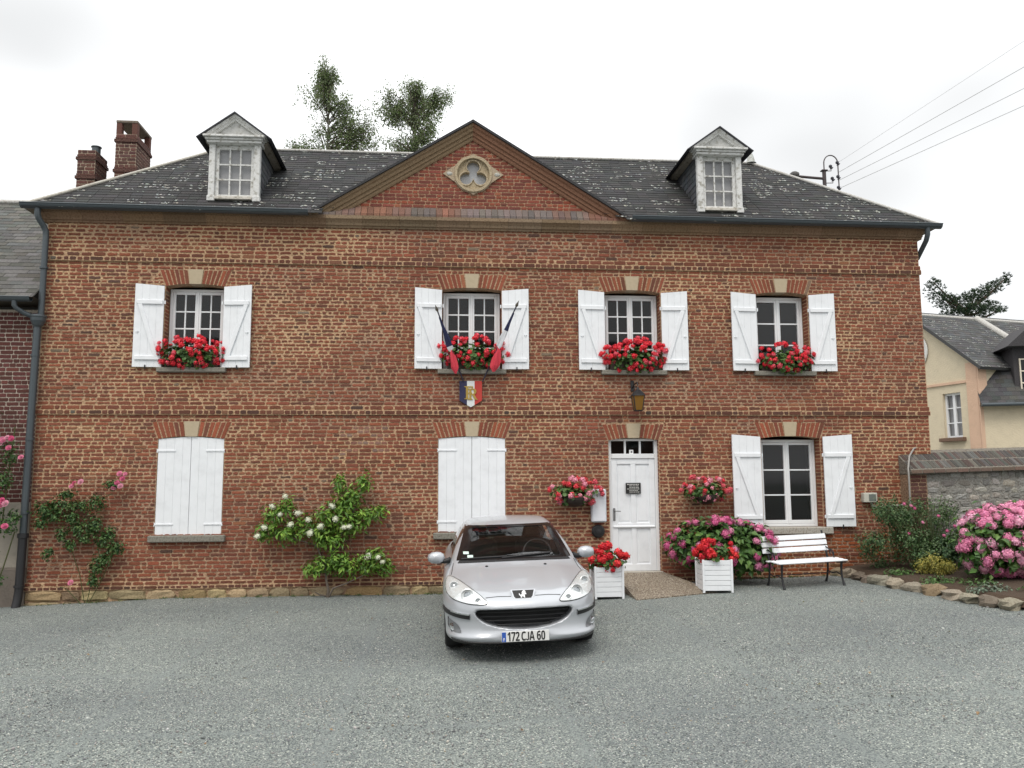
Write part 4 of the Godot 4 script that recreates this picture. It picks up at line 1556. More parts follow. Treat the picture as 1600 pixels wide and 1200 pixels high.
# ---------------------------------------------------------------- neighbours
func left_house():
	var r := rng_of(410)
	var h := thing("neighbour_house", "dark red brick house with slate roof joined to the left end", "building")
	var x0 := -11.0
	var x1 := XL - 0.012
	var core := MB.new()
	core.box(Vector3((x0 + x1) / 2, 3.25, -0.17), Vector3(x1 - x0, 3.3, 0.3), Color(0.5, 0.44, 0.38))
	core.box(Vector3(x0 + 0.15, 2.4, -3.2), Vector3(0.3, 5.0, 5.7), Color(0.2, 0.08, 0.06))
	core.box(Vector3((x0 + x1) / 2, 2.4, -6.2), Vector3(x1 - x0, 5.0, 0.3), Color(0.2, 0.08, 0.06))
	var wall := put("wall", core, M.mortar, h)
	var list := lay(x0, x1, 1.66, 4.86, 0.073, [], r, false)
	var rest := []
	var cnt := 0
	var vars := []
	for k in 12:
		var vb := MB.new()
		brick_into(vb, Vector3(-0.1, -0.03, 0), Vector3.RIGHT, Vector3.UP, Vector3.BACK, 0.2, 0.06, 0.006, 0.0016, r, vary(Color(0.13, 0.042, 0.035), r, 0.25))
		vars.append(vb.mesh())
	for e in list:
		if e[0] > -7.75 and e[2] > 0.08 and cnt < 300:
			var b := put("brick", vars[r.randi() % 12], M.brick, wall)
			b.position = Vector3(e[0] + e[2] / 2, e[1] + e[3] / 2, -0.02)
			b.scale = Vector3(e[2] / 0.2, e[3] / 0.06, 1)
			cnt += 1
		else:
			rest.append(e)
	var mb := MB.new()
	bricks_on(mb, Vector3(0, 0, -0.02), Vector3.RIGHT, Vector3.UP, Vector3.BACK, rest, r, Color(0.7, 0.6, 0.75), true)
	tag(put("bricks", mb, M.brick, wall), "", "", "", "stuff")
	var pb := MB.new()
	pb.bbox(Vector3((x0 + x1) / 2, 1.13, -0.16), Vector3(x1 - x0, 1.06, 0.32), 0.01, Color(0.36, 0.32, 0.27))
	put("rendered_base", pb, M.plaster, h)
	var lb := MB.new()
	lb.bbox(Vector3((x0 + x1) / 2, 0.1, -0.13), Vector3(x1 - x0, 1.0, 0.34), 0.015, Color(0.2, 0.17, 0.145))
	put("plinth", lb, M.plaster, h)
	# roof
	var rb := MB.new()
	var A := Vector3(x0 - 0.2, 5.06, 0.32)
	var B := Vector3(x1, 5.06, 0.32)
	var RA := Vector3(x0 - 0.2, 7.74, -3.0)
	var RB := Vector3(x1, 7.74, -3.0)
	rb.quad(A, B, RB, RA, Color(0.07, 0.068, 0.06), Vector3(0, 1, 1))
	rb.quad(RA, RB, Vector3(x1, 5.06, -6.4), Vector3(x0 - 0.2, 5.06, -6.4), Color(0.07, 0.068, 0.06), Vector3(0, 1, -1))
	rb.quad(A, B, Vector3(x1, 5.0, -0.3), Vector3(x0 - 0.2, 5.0, -0.3), Color(0.1, 0.08, 0.06), Vector3.DOWN)
	var roof := put("roof", rb, M.slate, h)
	var V := (RA - A).normalized()
	var N := Vector3(0, -V.z, V.y)
	var sm := MB.new()
	slates_on(roof, sm, Vector3(0, A.y, A.z) - V * 0.03, Vector3.RIGHT, V, N, (RA - A).length(), func(_t): return [x0 - 0.2, x1 - 0.005], 0.15, 0.21, r, 150, Color(0.105, 0.105, 0.095), null)
	tag(put("slates", sm, M.slate, roof), "", "", "", "stuff")
	var rc := MB.new()
	rc.tube([RA + Vector3(0, 0.03, 0), RB + Vector3(-0.02, 0.03, 0)], 0.05, 10, W)
	put("ridge_cap", rc, M.zinc_light, roof)
	var g := MB.new()
	g.sweep(half_round(0.07, 0.006), Vector3(x0, 5.045, 0.30), Vector3(x1 - 0.05, 5.045, 0.30), Vector3.BACK, Vector3.UP, W)
	g.tube([Vector3(x0, 5.047, 0.37), Vector3(x1 - 0.05, 5.047, 0.37)], 0.011, 8, W)
	put("gutter", g, M.zinc, h)
	var sp := MB.new()
	sp.tube([Vector3(-7.05, 5.0, 0.30), Vector3(-7.05, 4.92, 0.30), Vector3(-7.03, 4.87, 0.28), Vector3(-6.93, 4.80, 0.2), Vector3(-6.86, 4.77, 0.16), Vector3(-6.80, 4.74, 0.14)], 0.042, 10, W)
	put("spout", sp, M.zinc, h)
	var ch := holder("chimney", h)
	ch.set_meta("label", "short brick chimney with a round metal cowl")
	brick_stack(ch, -7.395, -7.045, -3.09, -2.5, 7.3, 8.74, [8.12, 8.52], r)
	var cw := MB.new()
	cw.lathe([Vector2(0.085, 0.0), Vector2(0.085, 0.16)], Vector3(-7.14, 8.74, -2.75), Basis(), 16, Color(5.5, 5.6, 5.5))
	put("flue", cw, M.zinc, ch)
	var cap := MB.new()
	cap.lathe([Vector2(0.0, 0.2), Vector2(0.10, 0.17), Vector2(0.105, 0.155), Vector2(0.0, 0.16)], Vector3(-7.14, 8.74, -2.75), Basis(), 16, W)
	for k in 3:
		var an := TAU * k / 3
		cap.box(Vector3(-7.14 + 0.07 * cos(an), 8.74 + 0.14, -2.75 + 0.07 * sin(an)), Vector3(0.01, 0.06, 0.01), W)
	put("cowl", cap, M.zinc, ch)

func cream_house():
	# stands at an angle behind the garden wall
	var h := thing("cream_house", "cream rendered house with slate roofs behind the garden wall", "building", Vector3(16.77, 0, -10.0))
	var r := rng_of(420)
	var a := Vector3(0.97, 0, -0.24).normalized()      # along the main ridge, away from the gable
	var b := Vector3(-0.24, 0, -0.97).normalized()     # along the gable, to its far corner
	var na := -a                                       # the gable faces this way
	var nb := -b                                       # the long wall faces this way
	var cream := Color(0.66, 0.57, 0.415)
	var peach := Color(0.66, 0.45, 0.32)
	var wd := 5.0
	var le := 9.0
	var ev := 5.65
	var ap := 7.62
	var P := func(s: float, t: float, y: float) -> Vector3:
		return a * s + b * t + Vector3(0, y, 0)
	var wb := MB.new()
	# gable with window openings: built of strips round them
	var wins := [[0.72, 1.42, 3.3, 4.75], [2.55, 3.25, 3.3, 4.75]]
	var ts := [0.0, 0.72, 1.42, 2.55, 3.25, 5.0]
	for i in 5:
		for q in [[-0.5, 3.3], [3.3, 4.75], [4.75, ev]]:
			if (i == 1 or i == 3) and q[0] == 3.3:
				continue
			wb.quad(P.call(0, ts[i], q[0]), P.call(0, ts[i + 1], q[0]), P.call(0, ts[i + 1], q[1]), P.call(0, ts[i], q[1]), cream, na)
	wb.tri(P.call(0, 0, ev), P.call(0, wd, ev), P.call(0, wd / 2, ap), cream, na)
	for w in wins:
		for e in [[w[0], w[2], w[0], w[3]], [w[1], w[2], w[1], w[3]], [w[0], w[2], w[1], w[2]], [w[0], w[3], w[1], w[3]]]:
			var mid: Vector3 = P.call(0, (w[0] + w[1]) / 2, (w[2] + w[3]) / 2)
			var m2: Vector3 = P.call(0, (e[0] + e[2]) / 2, (e[1] + e[3]) / 2)
			wb.quad(P.call(0, e[0], e[1]), P.call(0, e[2], e[3]), P.call(0.22, e[2], e[3]), P.call(0.22, e[0], e[1]), cream, mid - m2)
	wb.quad(P.call(0, 0, -0.5), P.call(le, 0, -0.5), P.call(le, 0, ev), P.call(0, 0, ev), cream, nb)
	wb.quad(P.call(0, wd, -0.5), P.call(le, wd, -0.5), P.call(le, wd, ev), P.call(0, wd, ev), cream, b)
	wb.quad(P.call(le, 0, -0.5), P.call(le, wd, -0.5), P.call(le, wd, ev), P.call(le, 0, ev), cream, a)
	wb.quad(P.call(0.02, 0, 3.0), P.call(le, 0, 3.0), P.call(le, wd, 3.0), P.call(0.02, wd, 3.0), Color(0.2, 0.16, 0.12), Vector3.UP)
	put("wall", wb, M.plaster, h)
	# flat bands of peach render
	var bd := MB.new()
	var bas := Basis(a, Vector3.UP, -b)
	for e in [[0.02, 0.42, 2.3, ev - 0.02], [0.42, 4.6, 2.48, 2.72], [0.42, 4.98, 5.02, 5.1]]:
		bd.box(P.call(-0.02, (e[0] + e[1]) / 2, (e[2] + e[3]) / 2), Vector3(0.05, e[3] - e[2], e[1] - e[0]), peach, bas)
	bd.box(P.call(0.12, -0.02, 3.95), Vector3(0.34, 3.3, 0.05), peach, bas)
	put("render_band", bd, M.plaster, h)
	for w in wins:
		var wn := holder("window", h)
		var fr := MB.new()
		var th := 0.07
		var tc: float = (w[0] + w[1]) / 2
		var yc: float = (w[2] + w[3]) / 2
		var ww: float = w[1] - w[0]
		var hh: float = w[3] - w[2]
		for s in [-1.0, 1.0]:
			fr.box(P.call(0.13, tc + s * (ww / 2 - th / 2), yc), Vector3(0.06, hh, th), W, bas)
			fr.box(P.call(0.13, tc, yc + s * (hh / 2 - th / 2)), Vector3(0.058, th, ww - 2 * th), W, bas)
		fr.box(P.call(0.128, tc, yc), Vector3(0.06, hh - 2 * th, 0.1), W, bas)
		for k in [1, 2]:
			fr.box(P.call(0.13, tc, w[2] + hh * k / 3), Vector3(0.04, 0.035, ww - 2 * th), W, bas)
		put("frame", fr, M.white_frame, wn)
		for k in 3:
			for s in [-1.0, 1.0]:
				var pn := MB.new()
				var t0: float = tc + s * 0.05
				var t1: float = tc + s * (ww / 2 - th)
				var ya: float = w[2] + hh * k / 3 + 0.02
				var yb2: float = w[2] + hh * (k + 1) / 3 - 0.02
				pn.quad(P.call(0.135, t0, ya), P.call(0.135, t1, ya), P.call(0.135, t1, yb2), P.call(0.135, t0, yb2), W, na)
				put("pane", pn, M.glass, wn)
		var cu := MB.new()
		cu.box(P.call(0.24, tc, yc), Vector3(0.01, hh, ww), W, bas)
		put("curtain", cu, M.curtain, wn)
		var si := MB.new()
		si.bbox(P.call(0.0, tc, w[2] - 0.06), Vector3(0.3, 0.12, ww + 0.25), 0.01, Color(0.19, 0.12, 0.085), bas)
		put("window_sill", si, M.stone, h)
	# low openings just above the garden wall
	for e in [[0.5, 1.35], [2.1, 2.6]]:
		var op := MB.new()
		op.box(P.call(-0.015, (e[0] + e[1]) / 2, 1.95), Vector3(0.06, 0.5, e[1] - e[0]), Color(0.03, 0.02, 0.018), bas)
		put("low_opening", op, M.plain, h)
	var qn := MB.new()
	qn.bbox(P.call(-0.03, 2.35, 2.33), Vector3(0.06, 0.24, 0.55), 0.01, Color(0.5, 0.3, 0.17), bas)
	put("lintel", qn, M.stone, h)
	# round white ornament near the top of the gable
	var orn := holder("round_ornament", h)
	var rm := MB.new()
	var oc: Vector3 = P.call(-0.03, wd / 2, 6.3)
	var bo := Basis(b, -a, Vector3.UP)
	rm.lathe([Vector2(0.0, 0.03), Vector2(0.55, 0.03), Vector2(0.6, 0.05), Vector2(0.63, 0.02), Vector2(0.63, 0.0)], oc, bo, 32, Color(0.72, 0.72, 0.7))
	put("disc", rm, M.plaster, orn)
	for k in 12:
		var an := TAU * k / 12
		var pt := MB.new()
		pt.box(oc - a * 0.045 + (b * cos(an) + Vector3.UP * sin(an)) * 0.36, Vector3(0.02, 0.16, 0.07), Color(0.05, 0.05, 0.06), Basis(a, Vector3.UP * sin(an) + b * cos(an), (Vector3.UP * cos(an) - b * sin(an)) * 1.0))
		put("petal", pt, M.plain, orn)
	# main roof
	var sc := Color(0.075, 0.075, 0.075)
	for s in [0.0, 1.0]:
		var rf := MB.new()
		var te := -0.28 if s == 0.0 else wd + 0.28
		var ye := ev - 0.22
		var e0: Vector3 = P.call(-0.18, te, ye)
		var e1: Vector3 = P.call(le, te, ye)
		var k1: Vector3 = P.call(le, wd / 2, ap)
		var k0: Vector3 = P.call(-0.18, wd / 2, ap)
		var nn := (k0 - e0).cross(e1 - e0).normalized()
		if nn.y < 0:
			nn = -nn
		rf.quad(e0, e1, k1, k0, sc, nn)
		rf.quad(e0 - nn * 0.09, e1 - nn * 0.09, k1 - nn * 0.09, k0 - nn * 0.09, sc, -nn)
		rf.quad(e0, k0, k0 - nn * 0.09, e0 - nn * 0.09, sc, na)
		rf.quad(e0, e1, e1 - nn * 0.09, e0 - nn * 0.09, sc, nb if s == 0.0 else b)
		var ro := put("roof", rf, M.slate, h)
		if s == 0.0:
			var V := (k0 - e0).normalized()
			var sm := MB.new()
			var lm := MB.new()
			var hold := MB.new()
			slates_on(ro, sm, e0, a, V, nn, (k0 - e0).length(), func(_t): return [0.0, le + 0.18], 0.16, 0.24, r, 0, sc, lm)
			tag(put("slates", sm, M.slate, ro), "", "", "", "stuff")
			tag(put("lichen", lm, M.lichen, ro), "", "", "", "stuff")
			hold.v.clear()
			var rc := MB.new()
			rc.tube([k0, k1], 0.06, 8, W)
			put("ridge_cap", rc, M.zinc_light, ro)
			var vl := MB.new()
			vl.tube([e0 + a * 3.2 + nn * 0.03 + V * 1.6, k0 + a * 3.05 + nn * 0.03], 0.12, 8, W)
			put("valley_strip", vl, M.zinc_light, ro)
	# low wing in front with a steep roof and a dormer
	var c := Vector3(0.955, 0, 0.295).normalized()
	var nc := Vector3(-0.295, 0, 0.955).normalized()
	var wg := holder("wing", h)
	var gw := MB.new()
	gw.quad(Vector3(0.01, -0.5, 0), c * 6.0 + Vector3(0, -0.5, 0), c * 6.0 + Vector3(0, 4.4, 0), Vector3(0.01, 4.4, 0), cream, nc)
	gw.quad(c * 6.0 + Vector3(0, -0.5, 0), c * 6.0 - nc * 4.0 + Vector3(0, -0.5, 0), c * 6.0 - nc * 4.0 + Vector3(0, 5.4, 0), c * 6.0 + Vector3(0, 4.4, 0), cream, c)
	put("wing_wall", gw, M.plaster, wg)
	var gb := MB.new()
	gb.box(c * 3.0 + nc * 0.015 + Vector3(0, 2.62, 0), Vector3(5.9, 0.26, 0.04), peach, Basis(c, Vector3.UP, nc))
	put("wing_band", gb, M.plaster, wg)
	var lo := MB.new()
	lo.box(c * 2.2 + nc * 0.012 + Vector3(0, 2.0, 0), Vector3(1.0, 0.3, 0.04), Color(0.03, 0.02, 0.018), Basis(c, Vector3.UP, nc))
	put("wing_opening", lo, M.plain, wg)
	var q0 := nc * 0.25 + Vector3(0, 4.25, 0) - c * 0.05
	var sv := (-nc + Vector3(0, 1.75, 0)).normalized()
	var sn := c.cross(sv).normalized()
	if sn.y < 0:
		sn = -sn
	var wr := MB.new()
	wr.quad(q0, q0 + c * 6.2, q0 + c * 6.2 + sv * 1.45, q0 + sv * 1.45, sc, sn)
	wr.quad(q0, q0 + c * 6.2, q0 + c * 6.2 - nc * 0.2, q0 - nc * 0.2, sc, Vector3.DOWN)
	var wro := put("wing_roof", wr, M.slate, wg)
	var ws := MB.new()
	slates_on(wro, ws, q0, c, sv, sn, 1.4, func(t): return [0.0, 6.2], 0.16, 0.24, r, 0, sc, null)
	tag(put("slates", ws, M.slate, wro), "", "", "", "stuff")
	var wgu := MB.new()
	wgu.tube([q0 + nc * 0.05, q0 + c * 6.2 + nc * 0.05], 0.06, 8, W)
	put("wing_gutter", wgu, M.zinc, wg)
	var dm := MB.new()
	var d0 := c * 1.55 - nc * 0.02 + Vector3(0, 4.5, 0)
	var db := Basis(c, Vector3.UP, nc)
	var dh := 1.55
	dm.box(d0 + Vector3(0, dh / 2, 0) - nc * 0.6, Vector3(1.0, dh, 1.1), Color(0.06, 0.058, 0.06), db)
	put("dormer_body", dm, M.slate, wg)
	var dr := MB.new()
	dr.sweep([Vector2(-0.75, 0), Vector2(0.75, 0), Vector2(0, 0.7)], d0 + Vector3(0, dh, 0) - nc * 1.6, d0 + Vector3(0, dh, 0) + nc * 0.28, c, Vector3.UP, Color(0.06, 0.058, 0.06))
	put("dormer_roof", dr, M.slate, wg)
	var df := MB.new()
	for k in 4:
		df.box(d0 + c * (-0.33 + 0.22 * k) + Vector3(0, 0.62, 0) - nc * 0.03, Vector3(0.035, 1.15, 0.06), Color(0.75, 0.68, 0.55), db)
	for k in 4:
		df.box(d0 + Vector3(0, 0.06 + 0.37 * k, 0) - nc * 0.032, Vector3(0.7, 0.035, 0.05), Color(0.75, 0.68, 0.55), db)
	put("dormer_sash", df, M.plain, wg)
	for i in 3:
		for k in 3:
			var pn := MB.new()
			var pc := d0 + c * (-0.22 + 0.22 * i) + Vector3(0, 0.245 + 0.37 * k, 0) - nc * 0.035
			pn.quad(pc - c * 0.095 - Vector3(0, 0.17, 0), pc + c * 0.095 - Vector3(0, 0.17, 0), pc + c * 0.095 + Vector3(0, 0.17, 0), pc - c * 0.095 + Vector3(0, 0.17, 0), Color(0.05, 0.045, 0.045), nc)
			put("dormer_pane", pn, M.black_gloss, wg)

func garden_wall():
	var r := rng_of(430)
	var w := thing("garden_wall", "grey rubble stone garden wall with sloping brick coping", "wall", Vector3(8.3, 0, 0))
	var y1 := 2.06
	var rise := 0.028
	var L := 7.0
	var core := MB.new()
	var zf := 0.30
	var zb := -0.12
	var cc := Color(0.27, 0.265, 0.245)
	# body, rising slightly to the right
	core.quad(Vector3(0.0, -0.3, zf), Vector3(L, -0.3, zf), Vector3(L, y1 + rise * L, zf), Vector3(0.0, y1, zf), cc, Vector3.BACK)
	core.quad(Vector3(0.0, -0.3, zb), Vector3(L, -0.3, zb), Vector3(L, y1 + rise * L, zb), Vector3(0.0, y1, zb), cc, Vector3.FORWARD)
	core.quad(Vector3(0.0, -0.3, zb), Vector3(0.0, -0.3, zf), Vector3(0.0, y1, zf), Vector3(0.0, y1, zb), cc, Vector3.LEFT)
	var body := put("body", core, M.mortar, w)
	# rubble
	var cnt := 0
	var rest := MB.new()
	var y := 0.3
	while y < y1 + 0.16:
		var hgt := r.randf_range(0.085, 0.15)
		var x := 0.28
		while x < L:
			var ww := r.randf_range(0.10, 0.3)
			if y + hgt * 0.5 < y1 + rise * x - 0.06:
				var k := r.randf()
				var c := Color(0.30, 0.295, 0.275)
				if k < 0.25: c = Color(0.22, 0.215, 0.2)
				elif k < 0.5: c = Color(0.36, 0.345, 0.31)
				elif k < 0.58: c = Color(0.42, 0.41, 0.38)
				elif k < 0.64: c = Color(0.27, 0.21, 0.15)
				var big := x < 2.6 and y > 0.9 and cnt < 300
				var tb := MB.new() if big else rest
				tb.rock(Vector3(x + ww / 2, y + hgt / 2 + r.randf_range(-0.02, 0.02) + rise * x * 0.5, zf - 0.02), Vector3(ww * 0.47, hgt * 0.44, 0.034), 0.4, r.randi() % 9999, vary(c, r, 0.15), Basis(Vector3.BACK, r.randf_range(-0.12, 0.12)), 0.55)
				if big:
					put("stone", tb, M.stone, body)
					cnt += 1
			x += ww + r.randf_range(0.004, 0.02)
		y += hgt * 0.97
	tag(put("stones", rest, M.stone, body), "", "", "", "stuff")
	# brick end against the house
	var pier := MB.new()
	pier.box(Vector3(0.15, 0.95, (zf + zb) / 2), Vector3(0.32, 2.2, zf - zb + 0.03), Color(0.30, 0.2, 0.13))
	var pn := put("brick_end", pier, M.mortar, w)
	var pl := lay(0.0, 0.30, 0.2, 2.04, 0.066, [], r, false)
	for e in pl:
		if e[2] < 0.03:
			continue
		var bb := MB.new()
		brick_into(bb, Vector3(e[0], e[1], zf + 0.015), Vector3.RIGHT, Vector3.UP, Vector3.BACK, e[2], e[3], 0.006, 0.002, r, vary(Color(0.14, 0.06, 0.045), r, 0.25))
		put("brick", bb, M.brick, pn)
	# coping: a brick nosing, then bricks laid up a slope to the back
	var cp := holder("coping", w)
	var cb := MB.new()
	var prof := [Vector2(zf + 0.10, 0.07), Vector2(zf + 0.10, 0.0), Vector2(zb - 0.1, 0.0), Vector2(zb - 0.1, 0.40), Vector2(zb, 0.42)]
	for i in 1:
		cb.sweep(prof, Vector3(-0.02, y1, 0), Vector3(L, y1 + rise * L, 0), Vector3.BACK, Vector3.UP, Color(0.20, 0.185, 0.16))
	put("coping_bed", cb, M.mortar, cp)
	var x2 := -0.02
	var sl := Vector3(0, 0.35, zb - zf - 0.1).normalized()
	var sln := Vector3(0, -sl.z, sl.y)
	while x2 < L - 0.2:
		var yb := y1 + rise * x2
		var nb := MB.new()
		var bw := 0.215
		brick_into(nb, Vector3(x2, yb + 0.004, zf + 0.10), Vector3(1, rise, 0), Vector3.UP, Vector3.BACK, bw - 0.01, 0.062, 0.008, 0.002, r, vary(Color(0.19, 0.13, 0.10), r, 0.25))
		put("brick", nb, M.brick, cp)
		for k in 3:
			var xx := x2 + k * bw / 3
			for row in 2:
				var sb := MB.new()
				var c := vary([Color(0.075, 0.066, 0.06), Color(0.09, 0.06, 0.052), Color(0.13, 0.125, 0.11), Color(0.085, 0.08, 0.072)][r.randi() % 4], r, 0.25)
				brick_into(sb, Vector3(xx + row * 0.03, yb + 0.075, zf + 0.09) + sl * (0.02 + row * 0.265), Vector3(1, rise, 0), sl, sln, bw / 3 - 0.009, 0.24, 0.009, 0.002, r, c)
				put("brick", sb, M.brick, cp)
		x2 += bw
	# a bird sitting on the ledge is left to the plants; a grey cable runs down beside the wall
	var cbm := MB.new()
	cbm.tube([Vector3(0.45, 2.55, -0.05), Vector3(0.3, 2.52, 0.05), Vector3(0.12, 2.38, 0.2), Vector3(-0.01, 2.16, 0.36), Vector3(-0.03, 2.08, 0.40), Vector3(-0.03, 1.9, 0.40), Vector3(-0.03, 1.2, 0.38)], 0.016, 8, Color(0.3, 0.29, 0.27))
	var cab := put("wall_conduit", cbm, M.plain)
	cab.position = Vector3(8.27, 0, -0.02)
	tag(cab, "grey conduit bent over the brick end of the garden wall", "conduit")

# ---------------------------------------------------------------- the car
const TOPZ := [0.05, -0.06, -0.14, -0.35, -0.65, -0.95, -1.25, -1.6, -2.2, -3.0, -3.9, -4.35, -4.6, -4.75]
const TOPY := [0.60, 0.665, 0.715, 0.79, 0.862, 0.92, 0.965, 0.985, 0.98, 1.0, 1.04, 1.045, 1.0, 0.9]
const GRZ := [-0.9, -1.12, -1.35, -1.7, -2.05, -2.35, -2.7, -3.1, -3.5, -3.9, -4.2, -4.5]
const GRY := [0.86, 0.965, 1.085, 1.245, 1.368, 1.425, 1.445, 1.42, 1.345, 1.2, 1.06, 0.9]
const FRY := [0.1, 0.17, 0.22, 0.28, 0.34, 0.42, 0.52, 0.6, 0.66, 0.72, 0.8, 1.0]
const FRZ := [-0.10, -0.035, 0.0, 0.0, -0.018, -0.02, 0.0, -0.012, -0.04, -0.10, -0.16, -0.3]

func table(xs: Array, ys: Array, x: float) -> float:
	# smooth (Catmull-Rom) reading of a table; xs may run up or down
	var n := xs.size()
	var up: bool = xs[n - 1] > xs[0]
	if (x <= xs[0]) == up and x != xs[0]:
		return ys[0]
	if (x >= xs[n - 1]) == up:
		return ys[n - 1]
	var i := 0
	while i < n - 2 and ((x > xs[i + 1]) == up) and x != xs[i + 1]:
		i += 1
	var t: float = (x - xs[i]) / (xs[i + 1] - xs[i])
	var h: float = xs[i + 1] - xs[i]
	var m0: float = (ys[i + 1] - ys[maxi(0, i - 1)]) / (xs[i + 1] - xs[maxi(0, i - 1)]) * h
	var m1: float = (ys[mini(n - 1, i + 2)] - ys[i]) / (xs[mini(n - 1, i + 2)] - xs[i]) * h
	var t2 := t * t
	var t3 := t2 * t
	return (2 * t3 - 3 * t2 + 1) * ys[i] + (t3 - 2 * t2 + t) * m0 + (-2 * t3 + 3 * t2) * ys[i + 1] + (t3 - t2) * m1

func smax(a: float, b: float, k: float) -> float:
	var h := maxf(k - absf(a - b), 0.0)
	return maxf(a, b) + h * h / (4.0 * k)

func smin(a: float, b: float, k: float) -> float:
	return -smax(-a, -b, k)

var cache_top := PackedFloat32Array()
var cache_gr := PackedFloat32Array()
var cache_fr := PackedFloat32Array()

func lut(c: PackedFloat32Array, t: float) -> float:
	var f := clampf(t, 0.0, c.size() - 1.001)
	var i := int(f)
	return lerpf(c[i], c[i + 1], f - i)

func car_sdf(p: Vector3) -> float:
	var x := absf(p.x)
	var y := p.y
	var z := p.z
	# lower body
	var crown := 0.0
	if z > -1.7:
		var q := x / 0.82
		crown = 0.085 * q * q + 0.02 * smoothstep(0.28, 0.5, x) * (1.0 - smoothstep(0.5, 0.8, x)) * -1.0
	else:
		crown = 0.05 * pow(x / 0.85, 2.0)
	var top := (y - (lut(cache_top, (0.1 - z) / 0.02) - crown)) * 0.93
	var wmax := 0.905 - 0.05 * pow(clampf((0.62 - y) / 0.5, 0.0, 1.0), 2.0) - 0.075 * pow(clampf((y - 0.62) / 0.4, 0.0, 1.2), 2.0)
	if z < -3.6:
		wmax -= 0.12 * pow((-3.6 - z) / 1.08, 2.0)
	if z > -0.9:
		wmax -= 0.012 * pow((z + 0.9) / 0.9, 2.0)
	var side := x - wmax
	var pl := x / 0.91
	var fz := lut(cache_fr, (y - 0.1) / 0.01) - 0.15 * pl * pl - 0.5 * pow(pl, 7.0)
	var sx := (0.3 * pl + 3.5 * pow(pl, 6.0)) / 0.91
	var front := (z - fz) / sqrt(1.15 + sx * sx)
	# a soft shelf along the chin
	front -= 0.018 * exp(-pow((y - 0.255) / 0.03, 2.0)) * smoothstep(0.2, 0.5, x)
	var rear := (-4.66 - z + 0.10 * pl * pl + 0.35 * pow(pl, 6.0) + 0.25 * pow(clampf((y - 0.75) / 0.4, 0.0, 1.0), 2.0)) * 0.9
	var bot := 0.185 - y
	var body := smax(top, side, 0.09)
	body = smax(body, front, 0.07)
	body = smax(body, rear, 0.10)
	body = smax(body, bot, 0.05)
	# greenhouse
	var gt := (y - (lut(cache_gr, (-0.9 - z) / 0.02) - 0.045 * pow(x / 0.7, 2.0) - 0.06 * pow(x / 0.75, 4.0) * (1.0 - smoothstep(1.2, 1.4, y)))) * 0.85
	var gs := (x - (0.80 - 0.235 * pow(clampf((y - 0.93) / 0.5, 0.0, 1.2), 1.35))) * 0.95
	if z < -3.2:
		gs += 0.12 * pow((-3.2 - z) / 1.2, 2.0)
	var gh2 := smax(gt, gs, 0.10)
	gh2 = smax(gh2, 0.7 - y, 0.05)
	gh2 = smax(gh2, z + 0.95, 0.05)
	body = smin(body, gh2, 0.05)
	# wheel arches
	for az in [-1.0, -3.72]:
		var dd := sqrt((z - az) * (z - az) + (y - 0.32) * (y - 0.32)) - 0.355
		body = maxf(body, -maxf(dd, 0.62 - x))
	# mouth
	if z > -0.5 and y < 0.7 and y > 0.25:
		var m := mouth(x, y)
		body = smax(body, -maxf(m, -0.28 - z), 0.02)
	return body

func mouth(x: float, y: float) -> float:
	# signed distance-like measure of the grille opening: flat top, bowl-shaped bottom
	var k := clampf((y - 0.335) / 0.215, 0.0, 1.0)
	var hw := 0.545 * sqrt(1.0 - pow(1.0 - k, 2.2))
	var d := (x - hw) * 0.75
	d = smax(d, y - 0.552, 0.05)
	return smax(d, 0.337 - y, 0.03)

func car_normal(p: Vector3) -> Vector3:
	var e := 0.006
	return Vector3(car_sdf(p + Vector3(e, 0, 0)) - car_sdf(p - Vector3(e, 0, 0)), car_sdf(p + Vector3(0, e, 0)) - car_sdf(p - Vector3(0, e, 0)), car_sdf(p + Vector3(0, 0, e)) - car_sdf(p - Vector3(0, 0, e))).normalized()

func front_z(x: float, y: float, z0 := 0.1, z1 := -2.6) -> float:
	# first meeting with the body, coming from ahead
	var z := z0
	for i in 90:
		var d := car_sdf(Vector3(x, y, z))
		if d < 0.0015:
			break
		z -= maxf(d * 0.8, 0.002)
		if z < z1:
			break
	return z

func in_windscreen(p: Vector3, grow := 0.0) -> bool:
	if p.z < -2.25 or p.z > -0.95 or p.y < 0.985 - grow or p.y > 1.352 + grow:
		return false
	return absf(p.x) < lerpf(0.715, 0.58, clampf((p.y - 0.985) / 0.37, 0.0, 1.0)) + grow

func side_glass(p: Vector3) -> bool:
	if p.y < 1.0 or p.y > 1.315 or absf(p.x) < 0.5:
		return false
	var zf := -1.62 - (p.y - 1.0) * 1.35
	var zr := -3.95 + (p.y - 1.0) * 1.5
	return p.z < zf and p.z > zr and not (p.z > -2.72 and p.z < -2.6)

